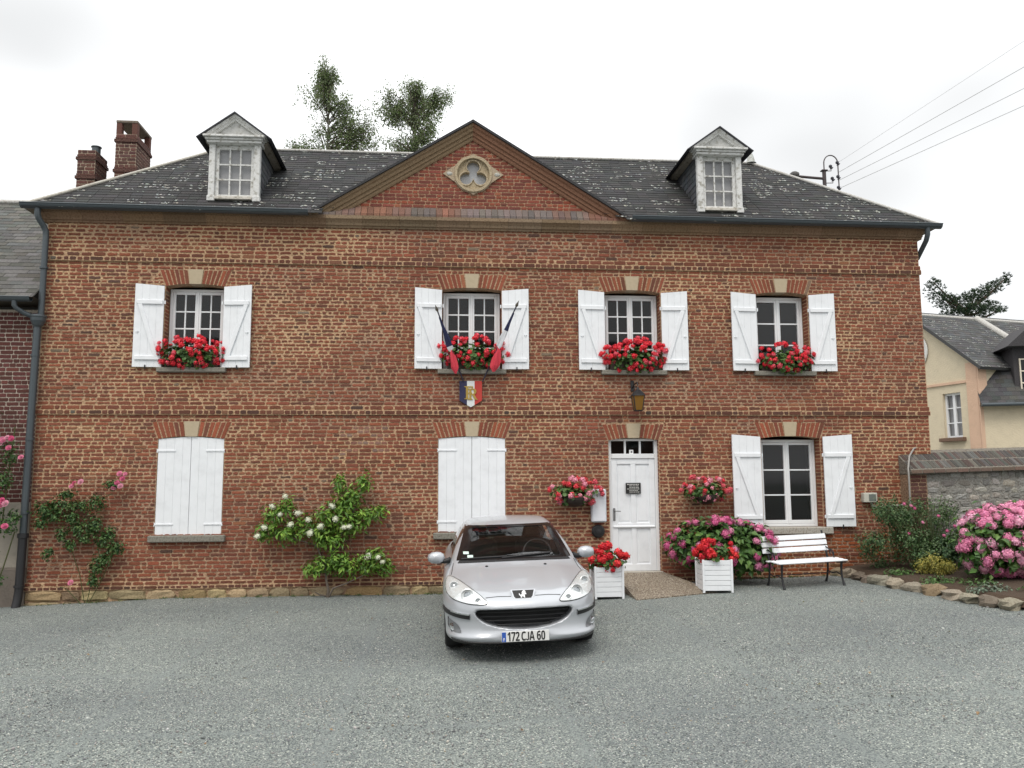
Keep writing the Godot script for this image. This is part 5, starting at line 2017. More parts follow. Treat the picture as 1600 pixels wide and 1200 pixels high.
func car_shell(cell: float) -> Array:
	# surface nets over half the car, mirrored; [painted MB]
	var lo := Vector3(-cell * 1.5, 0.08, -4.76)
	var nx := int(1.0 / cell) + 3
	var ny := int(1.42 / cell) + 2
	var nz := int(4.9 / cell) + 2
	var val := PackedFloat32Array()
	val.resize((nx + 1) * (ny + 1) * (nz + 1))
	val.fill(9e9)
	var idx := {}
	var pts := []
	var blk := 4
	for bi in range(0, nx, blk):
		for bj in range(0, ny, blk):
			for bk in range(0, nz, blk):
				var cc := lo + Vector3(bi + 2, bj + 2, bk + 2) * cell
				if absf(car_sdf(cc)) > cell * 8.0:
					continue
				for i in range(bi, mini(bi + blk, nx)):
					for j in range(bj, mini(bj + blk, ny)):
						for k in range(bk, mini(bk + blk, nz)):
							var s := Vector3.ZERO
							var cnt := 0
							var cv := PackedFloat32Array()
							cv.resize(8)
							for c in 8:
								var a := i + (c & 1)
								var b := j + ((c >> 1) & 1)
								var d := k + ((c >> 2) & 1)
								var at := (a * (ny + 1) + b) * (nz + 1) + d
								if val[at] > 8e9:
									val[at] = car_sdf(lo + Vector3(a, b, d) * cell)
								cv[c] = val[at]
							for c in 8:
								for ax in 3:
									var c2 := c | (1 << ax)
									if c2 == c:
										continue
									if (cv[c] < 0.0) != (cv[c2] < 0.0):
										var t := cv[c] / (cv[c] - cv[c2])
										var q := Vector3(c & 1, (c >> 1) & 1, (c >> 2) & 1)
										q[ax] += t
										s += q
										cnt += 1
							if cnt > 0:
								idx[Vector3i(i, j, k)] = pts.size()
								var pp := lo + (Vector3(i, j, k) + s / cnt) * cell
								pts.append(Vector3(maxf(pp.x, 0.0), pp.y, pp.z))
	var nrm := []
	for p in pts:
		var q: Vector3 = p
		var n := car_normal(q)
		q -= n * car_sdf(q) * 0.8
		if q.x < cell * 0.6:
			n = Vector3(n.x * 0.2, n.y, n.z).normalized()
		nrm.append(n)
	var mb := MB.new()
	for key in idx:
		for ax in 3:
			# the edge from this cell's low corner along ax is shared by four cells
			var a1 := (ax + 1) % 3
			var a2 := (ax + 2) % 3
			var k: Vector3i = key
			var at0 := (k.x * (ny + 1) + k.y) * (nz + 1) + k.z
			var e := Vector3i.ZERO
			e[ax] = 1
			var k1 := k + e
			var at1 := (k1.x * (ny + 1) + k1.y) * (nz + 1) + k1.z
			if (val[at0] < 0.0) == (val[at1] < 0.0):
				continue
			var o1 := Vector3i.ZERO
			o1[a1] = -1
			var o2 := Vector3i.ZERO
			o2[a2] = -1
			if not (idx.has(k + o1) and idx.has(k + o2) and idx.has(k + o1 + o2)):
				continue
			var q := [idx[k], idx[k + o1], idx[k + o1 + o2], idx[k + o2]]
			var mid: Vector3 = (pts[q[0]] + pts[q[1]] + pts[q[2]] + pts[q[3]]) * 0.25
			if in_windscreen(mid) or side_glass(mid):
				continue
			for sg in [1.0, -1.0]:
				var m := Vector3(sg, 1, 1)
				mb.trin(pts[q[0]] * m, pts[q[1]] * m, pts[q[2]] * m, nrm[q[0]] * m, nrm[q[1]] * m, nrm[q[2]] * m, W)
				mb.trin(pts[q[0]] * m, pts[q[2]] * m, pts[q[3]] * m, nrm[q[0]] * m, nrm[q[2]] * m, nrm[q[3]] * m, W)
	return [mb]

func skin_patch(mb: MB, poly: Array, lift: float, step: float, col: Color, bulge := 0.0):
	# a patch of the car's front skin inside a polygon of (x, y), lifted off it
	var pv := PackedVector2Array(poly)
	var lo := Vector2(9, 9)
	var hi := Vector2(-9, -9)
	for p in poly:
		lo = lo.min(p)
		hi = hi.max(p)
	var cut := []
	var nx := int(ceil((hi.x - lo.x) / step))
	var ny := int(ceil((hi.y - lo.y) / step))
	var zc := {}
	for i in nx:
		for j in ny:
			var a := lo + Vector2(i, j) * step
			var cellp := PackedVector2Array([a, a + Vector2(step, 0), a + Vector2(step, step), a + Vector2(0, step)])
			for piece in Geometry2D.intersect_polygons(cellp, pv):
				cut.append(piece)
	var ce := (lo + hi) * 0.5
	var get_p := func(q: Vector2) -> Array:
		var key := Vector2i(roundi(q.x * 20000), roundi(q.y * 20000))
		if not zc.has(key):
			var p := Vector3(q.x, q.y, front_z(q.x, q.y))
			var n := car_normal(p)
			var d := (q - ce) / ((hi - lo) * 0.5)
			zc[key] = [p + n * lift + Vector3(0, 0, bulge * maxf(0.0, 1.0 - d.length_squared() * 0.5)), n]
		return zc[key]
	for piece in cut:
		var ix := Geometry2D.triangulate_polygon(piece)
		for t in range(0, ix.size(), 3):
			var A: Array = get_p.call(piece[ix[t]])
			var B: Array = get_p.call(piece[ix[t + 1]])
			var C: Array = get_p.call(piece[ix[t + 2]])
			mb.trin(A[0], B[0], C[0], A[1], B[1], C[1], col)

func skin_strip(mb: MB, path: Array, wd: float, lift: float, col: Color, closed := false):
	# a thin band following points (x, y) on the skin, with a real edge
	var n := path.size()
	var fine := []
	for i in (n if closed else n - 1):
		var a: Vector2 = path[i]
		var b: Vector2 = path[(i + 1) % n]
		var m := maxi(1, int(a.distance_to(b) / 0.02))
		for k in m:
			fine.append(a.lerp(b, float(k) / m))
	if not closed:
		fine.append(path[n - 1])
	var P := []
	for q in fine:
		var p := Vector3(q.x, q.y, front_z(q.x, q.y))
		P.append([p, car_normal(p)])
	var m2 := P.size()
	for i in (m2 if closed else m2 - 1):
		var k := (i + 1) % m2
		var a: Vector3 = P[i][0]
		var b: Vector3 = P[k][0]
		var t: Vector3 = (P[(k + 1) % m2][0] - P[(i - 1 + m2) % m2][0] if closed else b - a).normalized()
		var sa: Vector3 = t.cross(P[i][1]).normalized() * wd / 2
		var sb: Vector3 = t.cross(P[k][1]).normalized() * wd / 2
		var la: Vector3 = P[i][1] * lift
		var lb: Vector3 = P[k][1] * lift
		mb.trin(a - sa + la, a + sa + la, b + sb + lb, P[i][1], P[i][1], P[k][1], col)
		mb.trin(a - sa + la, b + sb + lb, b - sb + lb, P[i][1], P[k][1], P[k][1], col)
		mb.quad(a + sa + la, b + sb + lb, b + sb - lb, a + sa - la, col, sa)
		mb.quad(a - sa + la, b - sb + lb, b - sb - lb, a - sa - la, col, -sa)

func smooth_path(pts: Array, per := 4, closed := true) -> Array:
	var out := []
	var n := pts.size()
	for i in (n if closed else n - 1):
		var p0: Vector2 = pts[(i - 1 + n) % n] if closed or i > 0 else pts[0]
		var p1: Vector2 = pts[i]
		var p2: Vector2 = pts[(i + 1) % n]
		var p3: Vector2 = pts[(i + 2) % n] if closed or i < n - 2 else pts[n - 1]
		for k in per:
			out.append(p1.cubic_interpolate(p2, p0, p3, float(k) / per))
	if not closed:
		out.append(pts[n - 1])
	return out

func flip(p: Array) -> Array:
	var q := []
	for e in p:
		q.append(Vector2(-e.x, e.y))
	return q

func wheel(parent: Node, at: Vector3):
	var w := holder("wheel", parent, at)
	var side := signf(at.x)
	var b := Basis(Vector3.FORWARD, Vector3.RIGHT * side, Vector3.UP)
	var ty := MB.new()
	ty.lathe([Vector2(0.21, -0.10), Vector2(0.29, -0.11), Vector2(0.318, -0.095), Vector2(0.325, -0.06), Vector2(0.327, 0.0), Vector2(0.325, 0.06), Vector2(0.318, 0.09), Vector2(0.29, 0.105), Vector2(0.215, 0.095)], Vector3.ZERO, b, 40, W)
	put("tyre", ty, M.rubber, w)
	var rm := MB.new()
	rm.lathe([Vector2(0.215, -0.09), Vector2(0.2, 0.0), Vector2(0.2, 0.07), Vector2(0.215, 0.095)], Vector3.ZERO, b, 40, Color(0.7, 0.7, 0.7))
	for k in 5:
		var an := TAU * k / 5
		rm.bbox(b * Vector3(cos(an) * 0.11, 0.06, sin(an) * 0.11), Vector3(0.18, 0.03, 0.06), 0.008, W, b * Basis(Vector3(cos(an), 0, sin(an)), Vector3.UP, Vector3(-sin(an), 0, cos(an))))
	rm.lathe([Vector2(0.0, 0.085), Vector2(0.05, 0.08), Vector2(0.06, 0.06)], Vector3.ZERO, b, 20, W)
	put("rim", rm, M.reflector, w)

func car():
	for i in 245:
		cache_top.append(table(TOPZ, TOPY, 0.1 - i * 0.02))
	for i in 200:
		cache_gr.append(table(GRZ, GRY, -0.9 - i * 0.02))
	for i in 100:
		cache_fr.append(table(FRY, FRZ, 0.1 + i * 0.01))
	var nose := Vector3(0.95, 0.0, 5.13)
	var c := thing("parked_car", "silver four-door saloon car parked facing the camera on the gravel", "car", nose)
	c.position.y = gh(0.95, 4.1) + 0.004
	c.rotation_degrees = Vector3(0.6, -0.6, 1.7)
	var sh := car_shell(0.022)
	put("body", sh[0], M.paint, c)
	# windscreen
	var ws := MB.new()
	var rows := 14
	var colsn := 22
	var G := []
	for j in rows + 1:
		var y := lerpf(0.975, 1.36, float(j) / rows)
		var hw := lerpf(0.725, 0.59, clampf((y - 0.985) / 0.37, 0.0, 1.0))
		var rw := []
		for i in colsn + 1:
			var x := lerpf(-hw, hw, float(i) / colsn)
			var p := Vector3(x, y, front_z(x, y, -0.6))
			rw.append([p - car_normal(p) * 0.002, car_normal(p)])
		G.append(rw)
	for j in rows:
		for i in colsn:
			ws.trin(G[j][i][0], G[j][i + 1][0], G[j + 1][i + 1][0], G[j][i][1], G[j][i + 1][1], G[j + 1][i + 1][1], W)
			ws.trin(G[j][i][0], G[j + 1][i + 1][0], G[j + 1][i][0], G[j][i][1], G[j + 1][i + 1][1], G[j + 1][i][1], W)
	put("windscreen", ws, M.car_glass, c)
	# black printed border of the glass
	var fb := MB.new()
	for j in rows:
		for i in colsn:
			if i < 2 or i >= colsn - 2 or j < 1 or j >= rows - 1:
				var l := 0.005
				var q := [G[j][i], G[j][i + 1], G[j + 1][i + 1], G[j + 1][i]]
				fb.trin(q[0][0] + q[0][1] * l, q[1][0] + q[1][1] * l, q[2][0] + q[2][1] * l, q[0][1], q[1][1], q[2][1], W)
				fb.trin(q[0][0] + q[0][1] * l, q[2][0] + q[2][1] * l, q[3][0] + q[3][1] * l, q[0][1], q[2][1], q[3][1], W)
	put("windscreen_border", fb, M.black_gloss, c)
	# side windows
	for s in [-1.0, 1.0]:
		for span in [[-1.66, -2.62], [-2.70, -3.8]]:
			var sg := MB.new()
			for i in 10:
				for j in 6:
					var q := []
					for e in [[0, 0], [1, 0], [1, 1], [0, 1]]:
						var y := lerpf(0.99, 1.33, float(j + e[1]) / 6)
						var zf := lerpf(span[0], span[1], float(i + e[0]) / 10)
						zf = clampf(zf, -3.97 + (y - 1.0) * 1.5, -1.58 - (y - 1.0) * 1.35)
						var x := 1.0
						for it in 40:
							var d := car_sdf(Vector3(x, y, zf))
							if d < 0.001:
								break
							x -= maxf(d * 0.8, 0.002)
						var n := car_normal(Vector3(x, y, zf))
						q.append([Vector3(x * s, y, zf), Vector3(n.x * s, n.y, n.z)])
					sg.trin(q[0][0], q[1][0], q[2][0], q[0][1], q[1][1], q[2][1], W)
					sg.trin(q[0][0], q[2][0], q[3][0], q[0][1], q[2][1], q[3][1], W)
			put("side_window", sg, M.car_glass, c)
	for e in [[-0.16, 0.996, 0.46, 1.03], [-0.66, 0.99, -0.1, 1.012]]:
		var wp := MB.new()
		skin_strip(wp, [Vector2(e[0], e[1]), Vector2((e[0] + e[2]) / 2, (e[1] + e[3]) / 2 + 0.004), Vector2(e[2], e[3])], 0.022, 0.014, W)
		put("wiper", wp, M.black, c)
	# scuttle grille at the foot of the screen
	var sc := MB.new()
	skin_strip(sc, [Vector2(-0.70, 0.962), Vector2(-0.4, 0.972), Vector2(0, 0.976), Vector2(0.4, 0.972), Vector2(0.70, 0.962)], 0.05, 0.004, W)
	put("scuttle", sc, M.black, c)
	# mouth grille
	var gr := holder("grille", c)
	var bk := MB.new()
	bk.box(Vector3(0, 0.445, -0.27), Vector3(1.12, 0.26, 0.02), W)
	put("backing", bk, M.black, gr)
	for k in 4:
		var sl := MB.new()
		var y := 0.378 + k * 0.046
		var kk := clampf((y - 0.335) / 0.215, 0.0, 1.0)
		var hw := 0.53 * sqrt(1.0 - pow(1.0 - kk, 2.2)) - 0.02
		var pth := []
		for i in 13:
			var x := lerpf(-hw, hw, i / 12.0)
			pth.append(Vector3(x, y, -0.085 - 0.15 * pow(x / 0.91, 2.0) - 0.02))
		sl.tube(pth, 0.009, 6, W)
		put("slat", sl, M.black, gr)
	# headlamps
	var hl := smooth_path([Vector2(0.405, 0.622), Vector2(0.46, 0.688), Vector2(0.56, 0.752), Vector2(0.68, 0.805), Vector2(0.79, 0.835), Vector2(0.845, 0.822), Vector2(0.868, 0.76), Vector2(0.85, 0.70), Vector2(0.78, 0.655), Vector2(0.65, 0.625), Vector2(0.52, 0.612)], 4)
	for s in [1.0, -1.0]:
		var hp := hl if s > 0 else flip(hl)
		var lamp := holder("headlight", c)
		var rf := MB.new()
		skin_patch(rf, hp, 0.003, 0.025, W)
		put("reflector", rf, M.reflector, lamp)
		for e in [[0.62, 0.70, 0.066], [0.765, 0.765, 0.05], [0.505, 0.65, 0.03]]:
			var q := Vector3(e[0] * s, e[1], front_z(e[0] * s, e[1]))
			var nn := (car_normal(q) * 0.5 + Vector3(0, 0, 1)).normalized()
			var xx := Vector3.UP.cross(nn).normalized()
			var bb := Basis(xx, nn, xx.cross(nn))
			var ring := MB.new()
			ring.lathe([Vector2(e[2] * 1.15, -0.01), Vector2(e[2] * 1.1, 0.014), Vector2(e[2], 0.016), Vector2(e[2] * 0.92, 0.004), Vector2(e[2] * 0.7, -0.004)], q, bb, 24, Color(0.75, 0.75, 0.75))
			put("bezel", ring, M.reflector, lamp)
			var ln := MB.new()
			ln.lathe([Vector2(0.0, 0.016), Vector2(e[2] * 0.4, 0.013), Vector2(e[2] * 0.65, 0.002)], q, bb, 20, Color(0.35, 0.36, 0.37))
			put("projector", ln, M.chrome, lamp)
		var gl := MB.new()
		skin_patch(gl, hp, 0.022, 0.025, W, 0.012)
		put("cover", gl, M.lamp_glass, lamp)
		var seam := MB.new()
		skin_strip(seam, hp, 0.010, 0.005, W, true)
		put("seam", seam, M.black, lamp)
		# bumper strip with a bright upper line
		var bs := MB.new()
		var sp := [Vector2(0.60 * s, 0.478), Vector2(0.70 * s, 0.486), Vector2(0.78 * s, 0.496), Vector2(0.86 * s, 0.508), Vector2(0.893 * s, 0.52)]
		skin_strip(bs, sp, 0.048, 0.012, W)
		var stp := put("bumper_strip", bs, M.black, c)
		var bl := MB.new()
		skin_strip(bl, [Vector2(0.60 * s, 0.507), Vector2(0.70 * s, 0.514), Vector2(0.80 * s, 0.524)], 0.014, 0.019, W)
		put("bright_line", bl, M.chrome, stp)
		# fog lamp
		var fg := holder("fog_lamp", c)
		var fp := smooth_path([Vector2(0.70 * s, 0.30), Vector2(0.79 * s, 0.305), Vector2(0.835 * s, 0.36), Vector2(0.84 * s, 0.43), Vector2(0.80 * s, 0.42), Vector2(0.73 * s, 0.38)], 3)
		var f1 := MB.new()
		skin_patch(f1, fp, 0.004, 0.02, Color(0.35, 0.35, 0.35))
		put("recess", f1, M.paint, fg)
		var fq := Vector3(0.785 * s, 0.352, front_z(0.785 * s, 0.352))
		var fbs := Basis(Vector3.RIGHT, Vector3.BACK, Vector3.DOWN)
		var f3 := MB.new()
		f3.lathe([Vector2(0.046, -0.03), Vector2(0.044, 0.012), Vector2(0.034, 0.014), Vector2(0.03, 0.006), Vector2(0.0, 0.012)], fq, fbs, 20, W)
		put("lens", f3, M.chrome, fg)
		var f2 := MB.new()
		skin_strip(f2, [Vector2(0.84 * s, 0.445), Vector2(0.842 * s, 0.36), Vector2(0.80 * s, 0.30)], 0.014, 0.006, W)
		put("fog_surround", f2, M.black, fg)
		# bonnet gap
		var bg := MB.new()
		skin_strip(bg, [Vector2(0.135 * s, 0.684), Vector2(0.28 * s, 0.686), Vector2(0.42 * s, 0.678)], 0.007, 0.002, W)
		skin_strip(bg, [Vector2(0.80 * s, 0.842), Vector2(0.785 * s, 0.87), Vector2(0.775 * s, 0.91), Vector2(0.765 * s, 0.945)], 0.007, 0.002, W)
		put("bonnet_gap", bg, M.black, c)
		var jet := MB.new()
		var jp := Vector3(0.36 * s, 0.925, front_z(0.36 * s, 0.925))
		jet.rock(jp, Vector3(0.02, 0.012, 0.02), 0.0, 1, W, Basis(), 0.2)
		put("washer_jet", jet, M.black, c)
		# door mirrors
		var mr := holder("door_mirror", c)
		var mh := MB.new()
		mh.rock(Vector3(s * 0.985, 0.985, -1.72), Vector3(0.115, 0.078, 0.085), 0.0, 1, W, Basis(Vector3.UP, s * 0.2), 0.28)
		smooth_all(mh, Vector3(s * 0.985, 0.985, -1.72), Vector3(0.115, 0.078, 0.085))
		put("shell", mh, M.paint, mr)
		var ma := MB.new()
		ma.tube([Vector3(s * 0.80, 0.955, -1.68), Vector3(s * 0.88, 0.935, -1.70), Vector3(s * 0.93, 0.94, -1.71)], [0.04, 0.03, 0.03], 8, W)
		put("arm", ma, M.black, mr)
		# wheels
		wheel(c, Vector3(s * 0.785, 0.325, -1.0))
		wheel(c, Vector3(s * 0.785, 0.325, -3.72))
		# dashes of wiper
		# interior seats
		var st := MB.new()
		st.bbox(Vector3(s * 0.38, 0.82, -2.75), Vector3(0.5, 0.62, 0.16), 0.06, W, Basis(Vector3.RIGHT, 0.2))
		st.bbox(Vector3(s * 0.38, 1.2, -2.82), Vector3(0.26, 0.17, 0.1), 0.04, W)
		st.bbox(Vector3(s * 0.38, 0.52, -2.45), Vector3(0.5, 0.16, 0.55), 0.06, W)
		put("seat", st, M.cloth_dark, c)
	var vl := MB.new()
	skin_strip(vl, [Vector2(-0.80, 0.215), Vector2(-0.6, 0.2), Vector2(-0.3, 0.193), Vector2(0, 0.19), Vector2(0.3, 0.193), Vector2(0.6, 0.2), Vector2(0.80, 0.215)], 0.05, 0.006, W)
	put("valance", vl, M.black, c)
	# emblem: black shield, bright rim, upright lion
	var em := holder("emblem", c)
	var ez := front_z(0, 0.70) + 0.012
	var ep := [Vector2(-0.125, 0.745), Vector2(0.125, 0.745), Vector2(0.105, 0.675), Vector2(0.085, 0.655), Vector2(0.0, 0.648), Vector2(-0.085, 0.655), Vector2(-0.105, 0.675)]
	var tilt := Basis(Vector3.RIGHT, -0.42)
	var eo := Vector3(0, 0.70, ez)
	var e1 := MB.new()
	var big := []
	for p in ep:
		big.append((p - Vector2(0, 0.70)) * Vector2(1.12, 1.2))
	var sml := []
	for p in ep:
		sml.append((p - Vector2(0, 0.70)) * Vector2(0.98, 1.0))
	e1.sweep(big, eo - tilt * Vector3(0, 0, 0.03), eo + tilt * Vector3(0, 0, 0.012), tilt.x, tilt.y, W)
	put("rim", e1, M.chrome, em)
	var e2 := MB.new()
	e2.sweep(sml, eo - tilt * Vector3(0, 0, 0.01), eo + tilt * Vector3(0, 0, 0.016), tilt.x, tilt.y, W)
	put("field", e2, M.black, em)
	var lion := [Vector2(-0.55, -0.95), Vector2(-0.30, -0.95), Vector2(-0.22, -0.55), Vector2(-0.05, -0.5), Vector2(0.12, -0.95), Vector2(0.42, -0.95), Vector2(0.30, -0.72), Vector2(0.34, -0.35), Vector2(0.22, -0.05), Vector2(0.62, -0.12), Vector2(0.72, 0.08), Vector2(0.5, 0.16), Vector2(0.66, 0.36), Vector2(0.44, 0.34), Vector2(0.52, 0.62), Vector2(0.38, 0.92), Vector2(0.10, 1.0), Vector2(-0.14, 0.82), Vector2(-0.30, 0.5), Vector2(-0.28, 0.1), Vector2(-0.42, -0.2), Vector2(-0.72, -0.12), Vector2(-0.78, 0.2), Vector2(-0.92, 0.22), Vector2(-0.88, -0.28), Vector2(-0.6, -0.42)]
	var lp := []
	for p in lion:
		lp.append(p * Vector2(0.052, 0.042) + Vector2(0.0, -0.002))
	var e3 := MB.new()
	e3.sweep(lp, eo + tilt * Vector3(0, 0, 0.012), eo + tilt * Vector3(0, 0, 0.022), tilt.x, tilt.y, W)
	put("lion", e3, mat(lin(0.85, 0.86, 0.88), 0.3, null, 1.0, null, 1.0, 0.3), em)
	# number plate
	var np := holder("number_plate", c)
	var pz := front_z(0, 0.27) + 0.012
	var pb := MB.new()
	pb.bbox(Vector3(0, 0.268, pz), Vector3(0.525, 0.112, 0.014), 0.003, Color(0.75, 0.75, 0.73))
	put("plate", pb, M.plain, np)
	var pe := MB.new()
	pe.box(Vector3(-0.237, 0.268, pz + 0.006), Vector3(0.045, 0.104, 0.006), Color(0.03, 0.10, 0.42))
	put("blue_band", pe, M.plain, np)
	for e in [["1", -0.178], ["7", -0.134], ["2", -0.088], ["C", -0.022], ["A", 0.072], ["6", 0.146], ["0", 0.196]]:
		var lt := text_into(np, e[0], Vector3(e[1], 0.268, pz + 0.0085), 0.1, 0.003, lin(0.01, 0.01, 0.01), 0.66)
		lt.set_meta("label", "black " + e[0] + " on the number plate")
	var lj := MB.new()
	lj.box(Vector3(0.0335, 0.2765, pz + 0.0095), Vector3(0.0125, 0.071, 0.003), W)
	for k in 6:
		var a0 := -PI * k / 6.0
		var a1 := -PI * (k + 1) / 6.0
		var q0 := Vector3(cos(a0), sin(a0), 0)
		var q1 := Vector3(cos(a1), sin(a1), 0)
		var jc := Vector3(0.0215, 0.2415, pz + 0.011)
		lj.quad(jc + q0 * 0.0182, jc + q1 * 0.0182, jc + q1 * 0.0058, jc + q0 * 0.0058, W, Vector3.BACK)
	put("lettering", lj, mat(lin(0.01, 0.01, 0.01), 0.6), np)
	text_into(np, "F", Vector3(-0.237, 0.24, pz + 0.0095), 0.035, 0.002, lin(0.8, 0.8, 0.8), 0.8)
	# inside
	var ds := MB.new()
	ds.bbox(Vector3(0, 0.86, -1.62), Vector3(1.42, 0.16, 0.75), 0.06, W)
	ds.bbox(Vector3(0.36, 0.95, -1.85), Vector3(0.42, 0.08, 0.2), 0.03, W)
	put("dashboard", ds, M.cloth_dark, c)
	var paper := MB.new()
	paper.box(Vector3(0.27, 0.948, -1.50), Vector3(0.72, 0.004, 0.26), Color(0.42, 0.47, 0.47), Basis(Vector3.RIGHT, -0.08))
	put("dashboard_sheet", paper, M.plain, c)
	var stw := MB.new()
	var sp2 := []
	for i in 25:
		var an := TAU * i / 24
		sp2.append(Vector3(0.37 + 0.185 * cos(an), 0.97 + 0.17 * sin(an), -2.02 - 0.07 * sin(an)))
	stw.tube(sp2, 0.016, 8, W, false)
	put("steering_wheel", stw, M.black, c)
	var rv := MB.new()
	rv.bbox(Vector3(0.0, 1.295, -2.02), Vector3(0.22, 0.065, 0.03), 0.015, Color(9, 9, 9.4))
	put("inner_mirror", rv, M.black, c)
	var bench_seat := MB.new()
	bench_seat.bbox(Vector3(0, 0.85, -3.55), Vector3(1.25, 0.65, 0.2), 0.06, W, Basis(Vector3.RIGHT, 0.25))
	put("rear_seat", bench_seat, M.cloth_dark, c)
	var fl := MB.new()
	fl.box(Vector3(0, 0.36, -2.5), Vector3(1.4, 0.04, 3.4), W)
	put("floor_pan", fl, M.black, c)
	for e in [[-0.60, 1.055], [-0.55, 1.018]]:
		var stk := MB.new()
		skin_patch(stk, [Vector2(e[0] - 0.035, e[1] - 0.014), Vector2(e[0] + 0.035, e[1] - 0.014), Vector2(e[0] + 0.035, e[1] + 0.014), Vector2(e[0] - 0.035, e[1] + 0.014)], 0.008, 0.05, Color(0.55, 0.68, 0.62))
		put("sticker", stk, M.plain, c)

func smooth_all(mb: MB, ce: Vector3, r: Vector3):
	for i in mb.v.size():
		mb.n[i] = ((mb.v[i] - ce) / (r * r)).normalized()

func text_into(parent: Node, s: String, at: Vector3, height: float, depth: float, col: Color, squeeze := 1.0, serif := false, m: Material = null) -> MeshInstance3D:
	var t := TextMesh.new()
	var f := SystemFont.new()
	f.font_names = PackedStringArray(["Droid Serif" if serif else "Droid Sans"])
	f.font_weight = 700
	t.font = f
	t.text = s
	t.font_size = 64
	t.pixel_size = height / 64.0 * 1.36
	t.depth = depth
	var o := put("lettering", t, m if m else mat(col, 0.6), parent)
	o.position = at
	o.scale = Vector3(squeeze, 1, 1)
	return o

# ---------------------------------------------------------------- bench, planters, things on the wall
func bench():
	var at := Vector3(6.01, 0, 0.98)
	at.y = gh(at.x, at.z)
	var b := thing("garden_bench", "small bench with white slats and black iron legs under the window", "bench", at)
	b.rotation_degrees = Vector3(0, 7.6, 1.6)
	var L := 1.24
	for i in 4:
		var m := MB.new()
		m.bbox(Vector3(0, 0.415 - 0.006 * absf(i - 2.0), 0.235 - i * 0.115), Vector3(L, 0.024, 0.092), 0.008, W)
		put("seat_slat", m, M.white, b)
	var tilt := Basis(Vector3.RIGHT, 0.27)
	for i in 3:
		var m := MB.new()
		m.bbox(Vector3(-0.03, 0.57 + i * 0.098, -0.205 - i * 0.027), Vector3(L - 0.02, 0.082, 0.022), 0.007, W, Basis(Vector3.RIGHT, -0.27))
		put("back_slat", m, M.white, b)
	for s in [-1.0, 1.0]:
		var x: float = s * 0.54
		var f := MB.new()
		f.tube([Vector3(x, 0.40, 0.22), Vector3(x, 0.33, 0.205), Vector3(x, 0.2, 0.19), Vector3(x, 0.08, 0.215), Vector3(x, 0.0, 0.25)], [0.022, 0.02, 0.016, 0.016, 0.024], 8, W)
		put("leg", f, M.iron, b)
		var rl := MB.new()
		rl.tube([Vector3(x, 0.86, -0.30), Vector3(x, 0.6, -0.225), Vector3(x, 0.40, -0.17), Vector3(x, 0.2, -0.19), Vector3(x, 0.08, -0.225), Vector3(x, 0.0, -0.27)], [0.014, 0.016, 0.018, 0.016, 0.016, 0.024], 8, W)
		put("leg", rl, M.iron, b)
		var sr := MB.new()
		sr.tube([Vector3(x, 0.16, 0.195), Vector3(x, 0.2, 0.06), Vector3(x, 0.17, -0.06), Vector3(x, 0.2, -0.19)], 0.011, 6, W)
		sr.tube([Vector3(x, 0.39, 0.24), Vector3(x, 0.39, -0.18)], 0.013, 6, W)
		put("side_brace", sr, M.iron, b)
		var ar := MB.new()
		var sc := []
		for i in 15:
			var a := -0.6 + i * 0.36
			var q := 0.075 - i * 0.0035
			sc.append(Vector3(x, 0.50 + sin(a) * q, -0.06 + cos(a) * q))
		ar.tube(sc, 0.010, 6, W)
		ar.tube([Vector3(x, 0.43, 0.02), Vector3(x, 0.5, -0.02), Vector3(x, 0.56, -0.12), Vector3(x, 0.6, -0.22)], 0.011, 6, W)
		put("arm_scroll", ar, M.iron, b)
	var rod := MB.new()
	rod.tube([Vector3(-0.54, 0.19, 0.0), Vector3(0.54, 0.19, 0.0)], 0.007, 6, W)
	put("tie_rod", rod, M.iron, b)

func planter_box(label: String, at: Vector3, turn: float, w: float, d: float, h: float) -> Node3D:
	var p := thing("flower_planter", label, "planter", at, "white planters by the door")
	p.rotation_degrees.y = turn
	for sx in [-1.0, 1.0]:
		for sz in [-1.0, 1.0]:
			var m := MB.new()
			m.bbox(Vector3(sx * (w / 2 - 0.018), h / 2, sz * (d / 2 - 0.018)), Vector3(0.036, h, 0.036), 0.005, W)
			put("corner_post", m, M.white, p)
	var n := 6
	for i in n:
		var y := 0.03 + (h - 0.04) * (i + 0.5) / n
		var bh := (h - 0.04) / n - 0.005
		for s in [-1.0, 1.0]:
			var m := MB.new()
			m.bbox(Vector3(0, y, s * (d / 2 - 0.02)), Vector3(w - 0.073, bh, 0.02), 0.004, W)
			put("board", m, M.white, p)
			var m2 := MB.new()
			m2.bbox(Vector3(s * (w / 2 - 0.02), y, 0), Vector3(0.02, bh, d - 0.073), 0.004, W)
			put("board", m2, M.white, p)
	var so := MB.new()
	so.box(Vector3(0, h - 0.05, 0), Vector3(w - 0.065, 0.05, d - 0.065), W)
	put("soil", so, M.earth, p)
	return p

func planters():
	var a := planter_box("white slatted planter of red geraniums behind the car", Vector3(2.64, gh(2.64, 1.2) + 0.003, 1.2), 0.0, 0.47, 0.45, 0.50)
	geranium_mass(a, Vector3(0.02, 0.60, 0.02), Vector3(0.34, 0.22, 0.28), 36, 380, 901, "red", 0.058)
	var b := planter_box("white slatted planter of red geraniums beside the hydrangea", Vector3(4.42, gh(4.42, 1.1) + 0.003, 1.1), -3.0, 0.49, 0.48, 0.52)
	geranium_mass(b, Vector3(0.0, 0.62, 0.02), Vector3(0.35, 0.2, 0.28), 36, 380, 902, "red", 0.062)

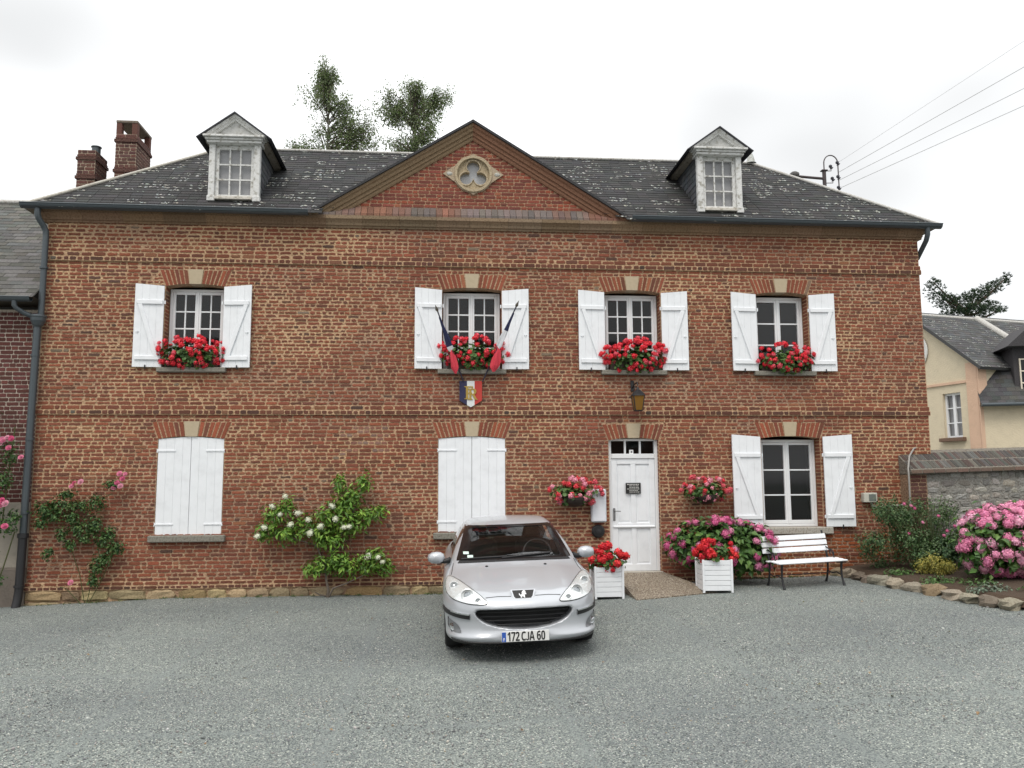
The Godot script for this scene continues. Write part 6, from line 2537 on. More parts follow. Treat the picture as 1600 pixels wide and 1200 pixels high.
func wall_things():
	# lantern over the door
	var l := thing("wall_lantern", "black iron wall lantern with amber glass above the front door", "lantern", Vector3(3.43, 3.62, 0.0))
	var br := MB.new()
	br.bbox(Vector3(-0.03, 0.02, 0.02), Vector3(0.06, 0.2, 0.02), 0.008, W)
	br.tube([Vector3(-0.03, -0.02, 0.02), Vector3(-0.02, 0.03, 0.10), Vector3(0, 0.06, 0.2), Vector3(0.0, 0.05, 0.28), Vector3(0.0, 0.0, 0.3)], 0.011, 8, W)
	var sc := []
	for i in 16:
		var a := i * 0.45
		var q := 0.06 - i * 0.0034
		sc.append(Vector3(-0.02, -0.04 + sin(a) * q, 0.12 + cos(a) * q))
	br.tube(sc, 0.008, 6, W)
	put("bracket", br, M.iron, l)
	var lc := Vector3(0, -0.02, 0.3)
	var rf := MB.new()
	rf.lathe([Vector2(0.0, 0.0), Vector2(0.02, -0.01), Vector2(0.03, -0.05), Vector2(0.07, -0.075), Vector2(0.15, -0.15), Vector2(0.152, -0.165), Vector2(0.0, -0.16)], lc, Basis(Vector3.UP, PI / 4), 4, W)
	put("roof", rf, M.iron, l)
	for k in 4:
		var a := TAU * k / 4
		var b2 := TAU * (k + 1) / 4
		var t0 := lc + Vector3(cos(a + PI / 4) * 0.135, -0.165, sin(a + PI / 4) * 0.135)
		var t1 := lc + Vector3(cos(b2 + PI / 4) * 0.135, -0.165, sin(b2 + PI / 4) * 0.135)
		var u0 := lc + Vector3(cos(a + PI / 4) * 0.088, -0.42, sin(a + PI / 4) * 0.088)
		var u1 := lc + Vector3(cos(b2 + PI / 4) * 0.088, -0.42, sin(b2 + PI / 4) * 0.088)
		var g := MB.new()
		g.quad(t0, t1, u1, u0, W, (t0 + u1) * 0.5 - lc)
		put("pane", g, M.amber, l)
		var rb := MB.new()
		rb.tube([t0, u0], 0.009, 6, W)
		put("rib", rb, M.iron, l)
	var bs := MB.new()
	bs.lathe([Vector2(0.0, -0.43), Vector2(0.095, -0.43), Vector2(0.1, -0.415), Vector2(0.0, -0.41)], lc, Basis(Vector3.UP, PI / 4), 4, W)
	put("base", bs, M.iron, l)
	# tricolour shield with monogram
	var s := thing("tricolour_shield", "blue white and red shield with gold R F letters under the flags", "shield", Vector3(0.526, 3.49, 0.02))
	var cols := [Color(0.02, 0.022, 0.07), Color(0.66, 0.68, 0.68), Color(0.46, 0.04, 0.03)]
	var nm := ["blue_third", "white_third", "red_third"]
	for k in 3:
		var m := MB.new()
		var x0 := -0.197 + k * 0.1313
		var x1 := x0 + 0.1313
		var lowy := func(x: float) -> float:
			return -0.235 + 0.12 * pow(absf(x) / 0.197, 1.1)
		var poly := [Vector2(x0, 0.225), Vector2(x0, lowy.call(x0)), Vector2((x0 + x1) / 2, lowy.call((x0 + x1) / 2)), Vector2(x1, lowy.call(x1)), Vector2(x1, 0.225)]
		m.sweep(poly, Vector3(0, 0, 0), Vector3(0, 0, 0.025), Vector3.RIGHT, Vector3.UP, cols[k])
		put(nm[k], m, M.plain, s)
	text_into(s, "R", Vector3(0.028, -0.012, 0.032), 0.2, 0.014, W, 0.9, true, M.gold)
	text_into(s, "F", Vector3(-0.035, 0.012, 0.029), 0.235, 0.012, W, 0.85, true, M.gold)
	# flags on slanting poles
	flag("furled tricolour flag on the pole leaning to the left", Vector3(0.40, 3.70, 0.05), Vector3(-0.054, 4.846, 0.5), 0.55, 1)
	flag("furled tricolour flag on the pole leaning to the right", Vector3(0.73, 3.70, 0.05), Vector3(1.284, 4.941, 0.5), 0.30, 2)
	# letter box and the round black fitting below it
	var mbx := thing("letter_box", "white metal letter box on the wall beside the front door", "letter box", Vector3(2.745, 1.54, 0.0))
	var bb := MB.new()
	bb.bbox(Vector3(0, 0, 0.065), Vector3(0.26, 0.57, 0.13), 0.02, Color(0.85, 0.87, 0.9))
	put("case", bb, M.white, mbx)
	var fl := MB.new()
	fl.bbox(Vector3(0, 0.2, 0.135), Vector3(0.2, 0.035, 0.012), 0.004, Color(0.6, 0.62, 0.64))
	put("flap", fl, M.white, mbx)
	var dr := MB.new()
	dr.bbox(Vector3(0, -0.08, 0.132), Vector3(0.22, 0.36, 0.006), 0.002, Color(0.95, 0.95, 0.97))
	put("front_door", dr, M.white, mbx)
	var rv := thing("round_fitting", "round black fitting on the wall just under the letter box", "wall fitting", Vector3(2.735, 1.1, 0.0))
	var r1 := MB.new()
	r1.lathe([Vector2(0.11, 0.0), Vector2(0.115, 0.06), Vector2(0.09, 0.085), Vector2(0.0, 0.09)], Vector3.ZERO, Basis(Vector3.RIGHT, Vector3.BACK, Vector3.DOWN), 24, W)
	put("dome", r1, M.black, rv)
	var r2 := MB.new()
	r2.lathe([Vector2(0.04, 0.085), Vector2(0.045, 0.105), Vector2(0.0, 0.11)], Vector3.ZERO, Basis(Vector3.RIGHT, Vector3.BACK, Vector3.DOWN), 16, W)
	put("knob", r2, M.iron, rv)
	# notice on the door, small notice in the transom
	var no := thing("door_notice", "small black opening-hours notice with white print on the door", "notice", Vector3(3.40, 1.835, -0.078))
	var nb := MB.new()
	nb.bbox(Vector3(0, 0, 0), Vector3(0.27, 0.19, 0.012), 0.003, Color(0.012, 0.012, 0.012))
	put("board", nb, M.plain, no)
	var pr := MB.new()
	var r := rng_of(12)
	for row in 6:
		var x := -0.11 if row in [0, 3] else -0.07
		var xe := 0.11 if row in [0, 3] else 0.08
		while x < xe:
			var w := r.randf_range(0.012, 0.03)
			pr.box(Vector3(x + w / 2, 0.068 - row * 0.027, 0.0075), Vector3(w, 0.011 if row else 0.016, 0.002), Color(0.6, 0.6, 0.58))
			x += w + r.randf_range(0.006, 0.014)
	put("print", pr, M.plain, no)
	var ts := thing("transom_notice", "tiny white notice stuck on the middle transom pane", "notice", Vector3(3.385, 2.475, -0.105))
	var tb := MB.new()
	tb.bbox(Vector3.ZERO, Vector3(0.075, 0.075, 0.006), 0.002, Color(0.8, 0.8, 0.8))
	put("card", tb, M.plain, ts)
	var tk := MB.new()
	tk.box(Vector3(0.003, 0, 0.004), Vector3(0.028, 0.028, 0.003), Color(0.05, 0.05, 0.06))
	put("symbol", tk, M.plain, ts)
	# meter box and pipe at the right end
	var me := thing("meter_box", "small cream electricity box on the brick wall near the right corner", "electric box", Vector3(7.66, 1.645, 0.0))
	var m1 := MB.new()
	m1.bbox(Vector3(0, 0, 0.06), Vector3(0.25, 0.17, 0.12), 0.01, Color(0.50, 0.49, 0.42))
	put("case", m1, M.plain, me)
	var m2 := MB.new()
	m2.bbox(Vector3(0.03, 0.0, 0.122), Vector3(0.13, 0.12, 0.008), 0.003, Color(0.13, 0.15, 0.13))
	put("window", m2, M.plain, me)
	var hp := MB.new()
	hp.tube([Vector3(7.70, 1.56, 0.05), Vector3(7.71, 1.50, 0.06), Vector3(7.78, 1.475, 0.06), Vector3(8.1, 1.49, 0.06), Vector3(8.42, 1.525, 0.06)], 0.02, 8, Color(0.33, 0.32, 0.3))
	tag(put("wall_pipe", hp, M.plain), "grey pipe running along the wall below the electricity box", "pipe")

func flag(label: String, a: Vector3, b: Vector3, white_from: float, sd: int):
	var f := thing("furled_flag", label, "flag", a, "flags over the shield")
	var d := b - a
	var pl := MB.new()
	pl.tube([Vector3.ZERO, d], 0.012, 8, Color(0.03, 0.025, 0.05))
	put("pole", pl, M.plain, f)
	var fn := MB.new()
	fn.lathe([Vector2(0.0, 0.13), Vector2(0.012, 0.09), Vector2(0.028, 0.04), Vector2(0.012, 0.005), Vector2(0.016, 0.0)], d, Basis(Quaternion(Vector3.UP, d.normalized())), 8, W)
	put("finial", fn, mat(lin(0.1, 0.09, 0.07), 0.4, null, 1.0, null, 1.0, 0.6), f)
	# cloth gathered round the pole: it hangs from the upper half in folds
	var cols := [Color(0.022, 0.024, 0.075), Color(0.70, 0.71, 0.74), Color(0.58, 0.045, 0.07)]
	var names := ["blue_cloth", "white_cloth", "red_cloth"]
	var t := d.normalized()
	var rows := 26
	var seg := 22
	var ring := func(i: int) -> Array:
		var s := float(i) / rows            # 0 at the top of the cloth, 1 at the hanging tip
		var along: float = lerpf(0.93, 0.42, minf(s / 0.7, 1.0))
		var ce: Vector3 = d * along
		if s > 0.62:
			var q := (s - 0.62) / 0.38
			ce = d * 0.42 + Vector3((0.05 if sd == 1 else -0.05) * q, -0.36 * q, 0.02) + t * (0.08 * (1.0 - q))
		var rad: float = 0.014 + 0.024 * smoothstep(0.0, 0.55, s)
		if s > 0.6:
			rad = lerpf(0.03, 0.042 if sd == 1 else 0.058, smoothstep(0.6, 0.85, s)) * (1.0 - smoothstep(0.88, 1.02, s) * 0.8)
		ce += Vector3(0, -rad * 0.7, 0)
		var ax := t.lerp(Vector3.DOWN, smoothstep(0.5, 0.8, s)).normalized()
		var u := ax.cross(Vector3.BACK).normalized()
		var w := ax.cross(u).normalized()
		var out := []
		for k in seg:
			var an := TAU * k / seg
			var fold := 1.0 + 0.42 * sin(an * 3.0 + s * 5.0 + sd) * smoothstep(0.1, 0.6, s) + 0.16 * sin(an * 7.0 - s * 9.0)
			out.append(ce + (u * cos(an) * 1.15 + w * sin(an) * 0.6) * rad * fold)
		return out
	var cuts := [0.0, white_from, white_from + (0.1 if sd == 1 else 0.3), 1.0]
	for p in 3:
		var m := MB.new()
		for i in rows:
			var s := (i + 0.5) / rows
			if s < cuts[p] or s >= cuts[p + 1]:
				continue
			var A: Array = ring.call(i)
			var B: Array = ring.call(i + 1)
			var ca := Vector3.ZERO
			for q in A:
				ca += q / seg
			for k in seg:
				var k2 := (k + 1) % seg
				m.quad(A[k], A[k2], B[k2], B[k], cols[p], A[k] - ca)
		put(names[p], m, M.cloth, f)

# ---------------------------------------------------------------- plants
var heads := {}

func disc_into(mb: MB, p: Vector3, n: Vector3, rad: float, k: int, r: RandomNumberGenerator, col: Color, cup := 0.15):
	var u := n.cross(Vector3(0.31, 0.9, 0.27)).normalized()
	var w := n.cross(u)
	var a0 := r.randf() * TAU
	var pts := []
	for i in k:
		var a := a0 + TAU * i / k
		var q := rad * r.randf_range(0.78, 1.12)
		pts.append(p + (u * cos(a) + w * sin(a)) * q + n * rad * cup)
	for i in k:
		mb.tri(p, pts[i], pts[(i + 1) % k], col, n)

func head_mesh(rad: Vector3, count: int, fs: float, petals: int, col: Color, spread: float, seed_: int) -> ArrayMesh:
	var r := rng_of(seed_)
	var mb := MB.new()
	mb.rock(Vector3.ZERO, rad * 0.68, 0.2, seed_, col, Basis(), 0.0)
	for i in count:
		var yy := 1.0 - 1.72 * (i + 0.5) / count
		var a := i * 2.39996
		var q := sqrt(maxf(0.0, 1.0 - yy * yy))
		var n := Vector3(cos(a) * q, yy, sin(a) * q)
		var p := n * rad * r.randf_range(0.72, 1.14)
		var nn := (n + Vector3(r.randf_range(-1, 1), r.randf_range(-1, 1), r.randf_range(-1, 1)) * 0.35).normalized()
		var c := vary(col, r, spread)
		if petals == 4:
			var u := nn.cross(Vector3(0.2, 0.8, 0.5)).normalized().rotated(nn, r.randf() * TAU)
			var w := nn.cross(u)
			for d in [u, w, -u, -w]:
				var sd := nn.cross(d)
				mb.quad(p, p + d * fs * 0.6 + sd * fs * 0.5, p + d * fs * 1.15 + nn * fs * 0.1, p + d * fs * 0.6 - sd * fs * 0.5, c, nn)
		else:
			disc_into(mb, p, nn, fs, 5, r, c)
	return mb.mesh()

func rose_mesh(rad: float, col: Color, seed_: int) -> ArrayMesh:
	var r := rng_of(seed_)
	var mb := MB.new()
	for layer in 4:
		var n := 5 + layer
		for i in n:
			var a := TAU * i / n + layer * 0.5
			var d := Vector3(cos(a), 0, sin(a))
			var sd := Vector3(-sin(a), 0, cos(a))
			var rr := rad * (0.3 + 0.24 * layer)
			var y := rad * (0.45 - 0.16 * layer)
			var tipy := y + rad * (0.42 - 0.14 * layer)
			var c := vary(col, r, 0.14)
			mb.quad(d * rr * 0.5 + Vector3(0, y - rad * 0.15, 0), d * rr + sd * rr * 0.7 + Vector3(0, tipy * 0.8, 0), d * rr * 1.15 + Vector3(0, tipy, 0), d * rr - sd * rr * 0.7 + Vector3(0, tipy * 0.8, 0), c, d + Vector3.UP)
	disc_into(mb, Vector3(0, rad * 0.55, 0), Vector3.UP, rad * 0.4, 7, r, vary(col, r, 0.1) * 0.85, 0.3)
	disc_into(mb, Vector3(0, rad * 0.3, 0), Vector3.UP, rad * 0.75, 9, r, col, 0.2)
	return mb.mesh()

func make_heads():
	heads.red = []
	for i in 6:
		heads.red.append(head_mesh(Vector3.ONE * 0.05, 30, 0.0165, 5, [Color(0.66, 0.02, 0.03), Color(0.72, 0.035, 0.04), Color(0.58, 0.015, 0.03)][i % 3], 0.22, 600 + i))
	heads.coral = []
	for i in 6:
		heads.coral.append(head_mesh(Vector3(0.052, 0.045, 0.052), 28, 0.0175, 5, [Color(0.76, 0.03, 0.05), Color(0.78, 0.05, 0.075), Color(0.70, 0.022, 0.04), Color(0.78, 0.1, 0.14)][i % 4], 0.2, 620 + i))
	heads.pinkmix = []
	for i in 6:
		heads.pinkmix.append(head_mesh(Vector3(0.05, 0.045, 0.05), 28, 0.017, 5, [Color(0.72, 0.05, 0.07), Color(0.76, 0.3, 0.38), Color(0.68, 0.1, 0.13)][i % 3], 0.2, 640 + i))
	heads.hydrangea = []
	for i in 6:
		heads.hydrangea.append(head_mesh(Vector3(0.098, 0.075, 0.098), 84, 0.0165, 4, [Color(0.66, 0.16, 0.32), Color(0.72, 0.27, 0.43), Color(0.60, 0.11, 0.27)][i % 3], 0.2, 660 + i))
	heads.pale = []
	for i in 6:
		heads.pale.append(head_mesh(Vector3(0.1, 0.078, 0.1), 84, 0.0165, 4, [Color(0.76, 0.30, 0.46), Color(0.80, 0.40, 0.54), Color(0.70, 0.22, 0.38)][i % 3], 0.2, 670 + i))
	heads.white = []
	for i in 3:
		heads.white.append(head_mesh(Vector3(0.065, 0.03, 0.055), 26, 0.014, 4, Color(0.62, 0.64, 0.50), 0.2, 680 + i))
	heads.rose = []
	for i in 4:
		heads.rose.append(rose_mesh(0.042, [Color(0.66, 0.20, 0.32), Color(0.62, 0.12, 0.24), Color(0.68, 0.30, 0.40), Color(0.6, 0.08, 0.2)][i], 690 + i))

func head(parent: Node, kind: String, p: Vector3, scale_: float, face: Vector3, r: RandomNumberGenerator, called := "flower_head"):
	var set_: Array = heads[kind]
	var o := put(called, set_[r.randi() % set_.size()], M.petal, parent)
	var y := (face + Vector3(r.randf_range(-1, 1), r.randf_range(-0.4, 1), r.randf_range(-1, 1)) * 0.3).normalized()
	var x := y.cross(Vector3(0.3, 0.2, 0.9)).normalized()
	o.transform = Transform3D(Basis(x, y, x.cross(y)).rotated(y, r.randf() * TAU).scaled(Vector3.ONE * scale_), p)

func leaf_into(mb: MB, p: Vector3, dir: Vector3, n: Vector3, l: float, w: float, col: Color, fold := 0.25):
	# a pointed leaf, folded along its midrib, its tip drooping a little
	var s := dir.cross(n).normalized()
	var t := p + dir * l - n * l * 0.12
	var m := p + dir * l * 0.45
	var a := m + s * w * 0.5 + n * w * fold
	var b := m - s * w * 0.5 + n * w * fold
	mb.tri(p, a, m, col, n)
	mb.tri(m, a, t, col, n)
	mb.tri(p, b, m, col, n)
	mb.tri(m, b, t, col, n)

func rdir(r: RandomNumberGenerator) -> Vector3:
	var z := r.randf_range(-1, 1)
	var a := r.randf() * TAU
	var q := sqrt(1.0 - z * z)
	return Vector3(cos(a) * q, z, sin(a) * q)

func leaves_blob(mb: MB, ce: Vector3, rad: Vector3, count: int, l: float, w: float, cols: Array, r: RandomNumberGenerator, shell := 0.45, up := 0.45):
	for i in count:
		var d := rdir(r)
		var k := pow(r.randf(), shell) * r.randf_range(0.75, 1.28)
		var p := ce + d * rad * k
		var n := (d * 0.8 + Vector3.UP * up + rdir(r) * 0.5).normalized()
		var dir := (rdir(r) + d * 0.7 + Vector3.DOWN * 0.15)
		dir = (dir - n * dir.dot(n)).normalized()
		leaf_into(mb, p, dir, n, l * r.randf_range(0.7, 1.25), w * r.randf_range(0.75, 1.2), vary(cols[r.randi() % cols.size()], r, 0.25))

func geranium_mass(parent: Node, ce: Vector3, rad: Vector3, nh: int, nl: int, sd: int, kind: String, size: float):
	var r := rng_of(sd)
	var mb := MB.new()
	var cols := [Color(0.05, 0.115, 0.022), Color(0.065, 0.14, 0.03), Color(0.035, 0.085, 0.018), Color(0.09, 0.17, 0.04)]
	for i in nl:
		var d := rdir(r)
		var p := ce + Vector3(0, -rad.y * 0.25, 0) + d * rad * pow(r.randf(), 0.5) * Vector3(0.95, 0.85, 0.95)
		disc_into(mb, p, (d + Vector3.UP * 0.5 + rdir(r) * 0.5).normalized(), r.randf_range(0.022, 0.042), 6, r, vary(cols[r.randi() % 4], r, 0.2), 0.25)
	# stalks
	for i in 14:
		var d := rdir(r)
		mb.tube([ce + Vector3(d.x * rad.x * 0.5, -rad.y * 0.9, d.z * rad.z * 0.4), ce + d * rad * 0.6], 0.006, 4, Color(0.06, 0.1, 0.03), false)
	put("foliage", mb, M.leaf, parent)
	for i in nh:
		var d := rdir(r)
		d.z = absf(d.z) * 1.1 - 0.25
		d = d.normalized()
		var p := ce + d * rad * r.randf_range(0.72, 1.06)
		head(parent, kind, p, size / 0.05 * r.randf_range(0.62, 1.1), (d + Vector3(0, 0.3, 0.4)).normalized(), r)

func window_boxes():
	var lab := ["red geraniums in a sill box at the leftmost upper window", "red geraniums in a sill box behind the two flags", "dense red geraniums spilling over the sill above the lantern", "red geraniums in a sill box at the rightmost upper window"]
	for i in 4:
		var o = UP_OPEN[i]
		var b := thing("window_box", lab[i], "flower box", Vector3(o[0], o[1] + 0.003, 0.0), "geranium boxes on the upper sills")
		var m := MB.new()
		m.bbox(Vector3(0, 0.075, -0.01), Vector3(0.88, 0.15, 0.17), 0.015, Color(0.05, 0.028, 0.02))
		put("trough", m, M.plain, b)
		var rad := [Vector3(0.60, 0.28, 0.19), Vector3(0.62, 0.30, 0.2), Vector3(0.60, 0.31, 0.21), Vector3(0.54, 0.29, 0.2)][i] as Vector3
		var ce := [Vector3(0.0, 0.27, 0.06), Vector3(0.0, 0.30, 0.06), Vector3(0.02, 0.26, 0.08), Vector3(0.02, 0.25, 0.08)][i] as Vector3
		geranium_mass(b, ce, rad, [84, 92, 110, 74][i], [700, 700, 520, 700][i], 700 + i, "coral", 0.045)
	for e in [[Vector3(2.31, 1.76, 0.0), "mixed red and pink geraniums in the wall basket beside the letter box", 1], [Vector3(4.62, 1.79, 0.0), "mixed red and pink geraniums in the wall basket above the hydrangea", 2]]:
		var b := thing("wall_basket", e[1], "flower basket", e[0], "wall baskets beside the door")
		var m := MB.new()
		var prof := []
		for k in 7:
			var a := PI / 2 * k / 6
			prof.append(Vector2(0.2 * sin(a), -0.22 + 0.17 * (1.0 - cos(a))))
		m.lathe(prof, Vector3(0, -0.02, 0.2), Basis(), 16, Color(0.03, 0.022, 0.018))
		put("bowl", m, M.plain, b)
		var bk := MB.new()
		bk.tube([Vector3(0, 0.1, 0.01), Vector3(0, -0.05, 0.01), Vector3(0, -0.06, 0.2)], 0.008, 6, W)
		put("bracket", bk, M.iron, b)
		geranium_mass(b, Vector3(0, 0.03, 0.2), Vector3(0.46, 0.22, 0.21), 48, 420, 750 + e[2], "pinkmix", 0.05)

func hydrangea(label: String, at: Vector3, rad: Vector3, nh: int, nl: int, sd: int, kind := "hydrangea") -> Node3D:
	var r := rng_of(sd)
	var h := thing("hydrangea_bush", label, "shrub", at, "pink hydrangeas")
	var st := MB.new()
	for i in 16:
		var d := rdir(r)
		d.y = absf(d.y) + 0.3
		st.tube([Vector3(d.x * 0.12, 0, d.z * 0.1), Vector3(d.x * rad.x * 0.5, rad.y * 0.6, d.z * rad.z * 0.5), Vector3(d.x * rad.x * 0.8, rad.y * (0.7 + 0.6 * d.y * 0.5), d.z * rad.z * 0.8)], 0.009, 5, Color(0.09, 0.07, 0.035), false)
	put("stems", st, M.bark, h)
	var mb := MB.new()
	var cols := [Color(0.045, 0.115, 0.02), Color(0.07, 0.155, 0.03), Color(0.1, 0.19, 0.04), Color(0.032, 0.08, 0.015)]
	# several overlapping mounds make the outline uneven
	var mounds := []
	for i in 7:
		mounds.append([Vector3(r.randf_range(-0.62, 0.62) * rad.x, rad.y * r.randf_range(0.6, 1.3), r.randf_range(-0.35, 0.5) * rad.z), r.randf_range(0.36, 0.72)])
	for m in mounds:
		leaves_blob(mb, m[0], rad * m[1], nl / 7, 0.125, 0.085, cols, r, 0.35, 0.6)
	put("foliage", mb, M.leaf, h)
	var placed := []
	var tries := 0
	while placed.size() < nh and tries < 6000:
		tries += 1
		var m = mounds[r.randi() % 7]
		var d := rdir(r)
		if d.z < -0.25:
			continue
		var p: Vector3 = m[0] + d * rad * m[1] * 1.0
		if p.y < 0.1:
			continue
		var inside := false
		for q in mounds:
			if ((p - q[0]) / (rad * q[1])).length() < 0.9:
				inside = true
		for q in placed:
			if p.distance_to(q) < 0.085:
				inside = true
		if inside:
			continue
		placed.append(p)
		head(h, kind, p, r.randf_range(0.5, 0.92) * (1.15 if kind == "pale" else 1.0), (d + Vector3(0, 0.35, 0.1)).normalized(), r)
	return h

func clump_shrub(parent: Node, clumps: Array, l: float, w: float, cols: Array, dens: float, r: RandomNumberGenerator, up := 0.4):
	var mb := MB.new()
	for c in clumps:
		var rad: Vector3 = c[1]
		leaves_blob(mb, c[0], rad, int(dens * (rad.x * rad.y + rad.x * rad.z + rad.y * rad.z)), l, w, cols, r, 0.5, up)
	put("foliage", mb, M.leaf, parent)

func plants():
	var r := rng_of(801)
	hydrangea("pink hydrangea bush between the front door and the window", Vector3(4.72, gh(4.7, 0.6), 0.55), Vector3(0.82, 0.62, 0.42), 64, 3800, 811)
	hydrangea("large pink hydrangea bush in the bed by the garden wall", Vector3(9.0, gh(9.0, 2.0) + 0.1, 2.0), Vector3(0.98, 0.72, 0.75), 130, 4200, 812, "pale")
	# white-flowered shrub trained against the wall
	var ws := thing("white_shrub", "leafy green shrub with flat white flowers growing against the brick wall", "shrub", Vector3(-1.85, gh(-1.85, 0.2), 0.2))
	var o := Vector3(1.85, -gh(-1.85, 0.2), 0.0)
	var pts := [[-2.75, 1.42, 0.20, 0.22], [-2.55, 1.58, 0.15, 0.16], [-2.9, 1.17, 0.16, 0.12], [-2.55, 1.13, 0.3, 0.17], [-2.25, 1.28, 0.25, 0.2], [-1.95, 1.12, 0.25, 0.22], [-1.85, 1.42, 0.26, 0.22], [-1.6, 1.6, 0.28, 0.22], [-1.45, 1.75, 0.2, 0.2], [-1.27, 1.98, 0.13, 0.16], [-1.68, 1.97, 0.09, 0.16], [-1.25, 1.4, 0.24, 0.14], [-1.02, 1.48, 0.16, 0.1], [-1.55, 1.25, 0.3, 0.2], [-1.8, 1.0, 0.28, 0.15], [-1.9, 0.62, 0.24, 0.16], [-2.1, 0.55, 0.16, 0.12], [-1.55, 0.58, 0.28, 0.17], [-1.2, 0.6, 0.3, 0.16], [-0.95, 0.57, 0.22, 0.14], [-1.1, 0.78, 0.2, 0.1], [-1.68, 0.72, 0.2, 0.1]]
	var cl := []
	for p in pts:
		cl.append([Vector3(p[0], p[1], 0.0) + o + Vector3(0, 0, 0.02), Vector3(p[2], p[3], 0.17)])
	var stm := MB.new()
	var bark := Color(0.17, 0.14, 0.11)
	stm.tube([Vector3(0.0, -0.03, 0.0), Vector3(0.02, 0.12, 0.05), Vector3(-0.02, 0.28, 0.02), Vector3(-0.05, 0.5, 0.0), Vector3(-0.2, 0.85, 0.0), Vector3(-0.7, 1.0, 0.0)], [0.028, 0.024, 0.02, 0.017, 0.013, 0.008], 7, bark)
	stm.tube([Vector3(0.02, 0.0, 0.02), Vector3(0.1, 0.15, 0.05), Vector3(0.3, 0.22, 0.06), Vector3(0.7, 0.4, 0.04)], [0.02, 0.016, 0.012, 0.008], 7, bark)
	stm.tube([Vector3(-0.05, 0.5, 0.0), Vector3(0.15, 0.9, 0.0), Vector3(0.4, 1.4, 0.0), Vector3(0.55, 1.75, 0.0)], [0.016, 0.012, 0.009, 0.006], 7, bark)
	stm.tube([Vector3(-0.01, 0.02, 0.0), Vector3(-0.12, 0.05, 0.06), Vector3(-0.2, 0.1, 0.08)], [0.016, 0.012, 0.006], 6, bark)
	put("stems", stm, M.bark, ws)
	clump_shrub(ws, cl, 0.105, 0.04, [Color(0.10, 0.21, 0.022), Color(0.15, 0.28, 0.035), Color(0.07, 0.155, 0.02), Color(0.20, 0.33, 0.045)], 1500, r)
	for p in [[-2.98, 1.10], [-2.87, 1.24], [-2.62, 1.45], [-2.55, 1.74], [-2.75, 1.58], [-2.33, 1.47], [-2.16, 1.36], [-1.96, 1.25], [-1.78, 1.58], [-1.72, 1.37], [-1.58, 1.23], [-1.5, 1.24], [-2.13, 1.14], [-1.18, 0.76], [-1.02, 0.74], [-0.94, 0.66], [-2.45, 1.28]]:
		head(ws, "white", Vector3(p[0], p[1], 0.19) + o, r.randf_range(0.75, 1.15), Vector3(0, 0.6, 0.8), r)
	# climbing rose left of the closed shutters
	var cr := thing("climbing_rose", "sparse climbing rose with a few pink blooms beside the drainpipe", "rose", Vector3(-5.75, gh(-5.75, 0.12), 0.12), "climbing roses")
	var oc := Vector3(5.75, -gh(-5.75, 0.12), -0.04)
	var cs := MB.new()
	var gs := Color(0.1, 0.11, 0.04)
	for path in [[[-5.72, 0.0], [-5.66, 0.35], [-5.55, 0.75], [-5.62, 1.1], [-5.85, 1.4], [-6.2, 1.62]], [[-5.74, 0.0], [-5.85, 0.5], [-6.0, 0.9], [-5.85, 1.3], [-5.7, 1.65], [-5.4, 1.8]], [[-5.7, 0.0], [-5.5, 0.4], [-5.35, 0.8], [-5.25, 0.95]], [[-5.8, 0.02], [-6.05, 0.28], [-6.15, 0.3]], [[-6.2, 1.62], [-6.45, 1.65], [-6.6, 1.5]]]:
		var tp := []
		for q in path:
			tp.append(Vector3(q[0], q[1], 0.03) + oc)
		cs.tube(tp, 0.007, 5, gs)
	put("stems", cs, M.bark, cr)
	var rc := []
	for p in [[-6.45, 1.55, 0.18, 0.15], [-6.2, 1.62, 0.2, 0.13], [-5.9, 1.6, 0.2, 0.1], [-5.62, 1.66, 0.14, 0.16], [-5.65, 1.3, 0.17, 0.2], [-5.9, 1.25, 0.15, 0.12], [-5.4, 1.15, 0.1, 0.16], [-5.3, 0.92, 0.16, 0.12], [-6.0, 0.98, 0.11, 0.1], [-6.35, 0.85, 0.1, 0.09], [-5.58, 0.62, 0.12, 0.18], [-5.45, 0.75, 0.13, 0.1], [-6.48, 1.35, 0.12, 0.1], [-5.38, 1.95, 0.16, 0.07], [-6.1, 1.8, 0.14, 0.06], [-6.3, 1.45, 0.16, 0.12], [-6.0, 1.42, 0.14, 0.1], [-5.5, 1.02, 0.12, 0.12], [-5.78, 1.08, 0.13, 0.1], [-5.62, 0.4, 0.09, 0.12], [-6.15, 1.15, 0.1, 0.12]]:
		rc.append([Vector3(p[0], p[1], 0.08) + oc, Vector3(p[2], p[3], 0.07)])
	clump_shrub(cr, rc, 0.055, 0.036, [Color(0.045, 0.1, 0.022), Color(0.06, 0.125, 0.03), Color(0.08, 0.14, 0.035), Color(0.03, 0.075, 0.02)], 4200, r)
	for p in [[-5.98, 1.98], [-5.88, 2.0], [-6.02, 1.93], [-5.27, 2.13], [-5.22, 2.05], [-5.3, 1.98], [-5.18, 2.12], [-5.25, 1.93], [-5.95, 0.38], [-5.35, 1.9]]:
		head(cr, "rose", Vector3(p[0], p[1], 0.12) + oc, r.randf_range(0.7, 1.05), Vector3(0, 0.4, 0.9), r, "rose_bloom")
	# rose at the left edge, by the neighbour's wall
	var lr := thing("climbing_rose", "taller pink climbing rose on the neighbour's wall at the left edge", "rose", Vector3(-7.25, gh(-7.25, 0.2), 0.22), "climbing roses")
	var ol := Vector3(7.25, -gh(-7.25, 0.2), 0.0)
	var lsm := MB.new()
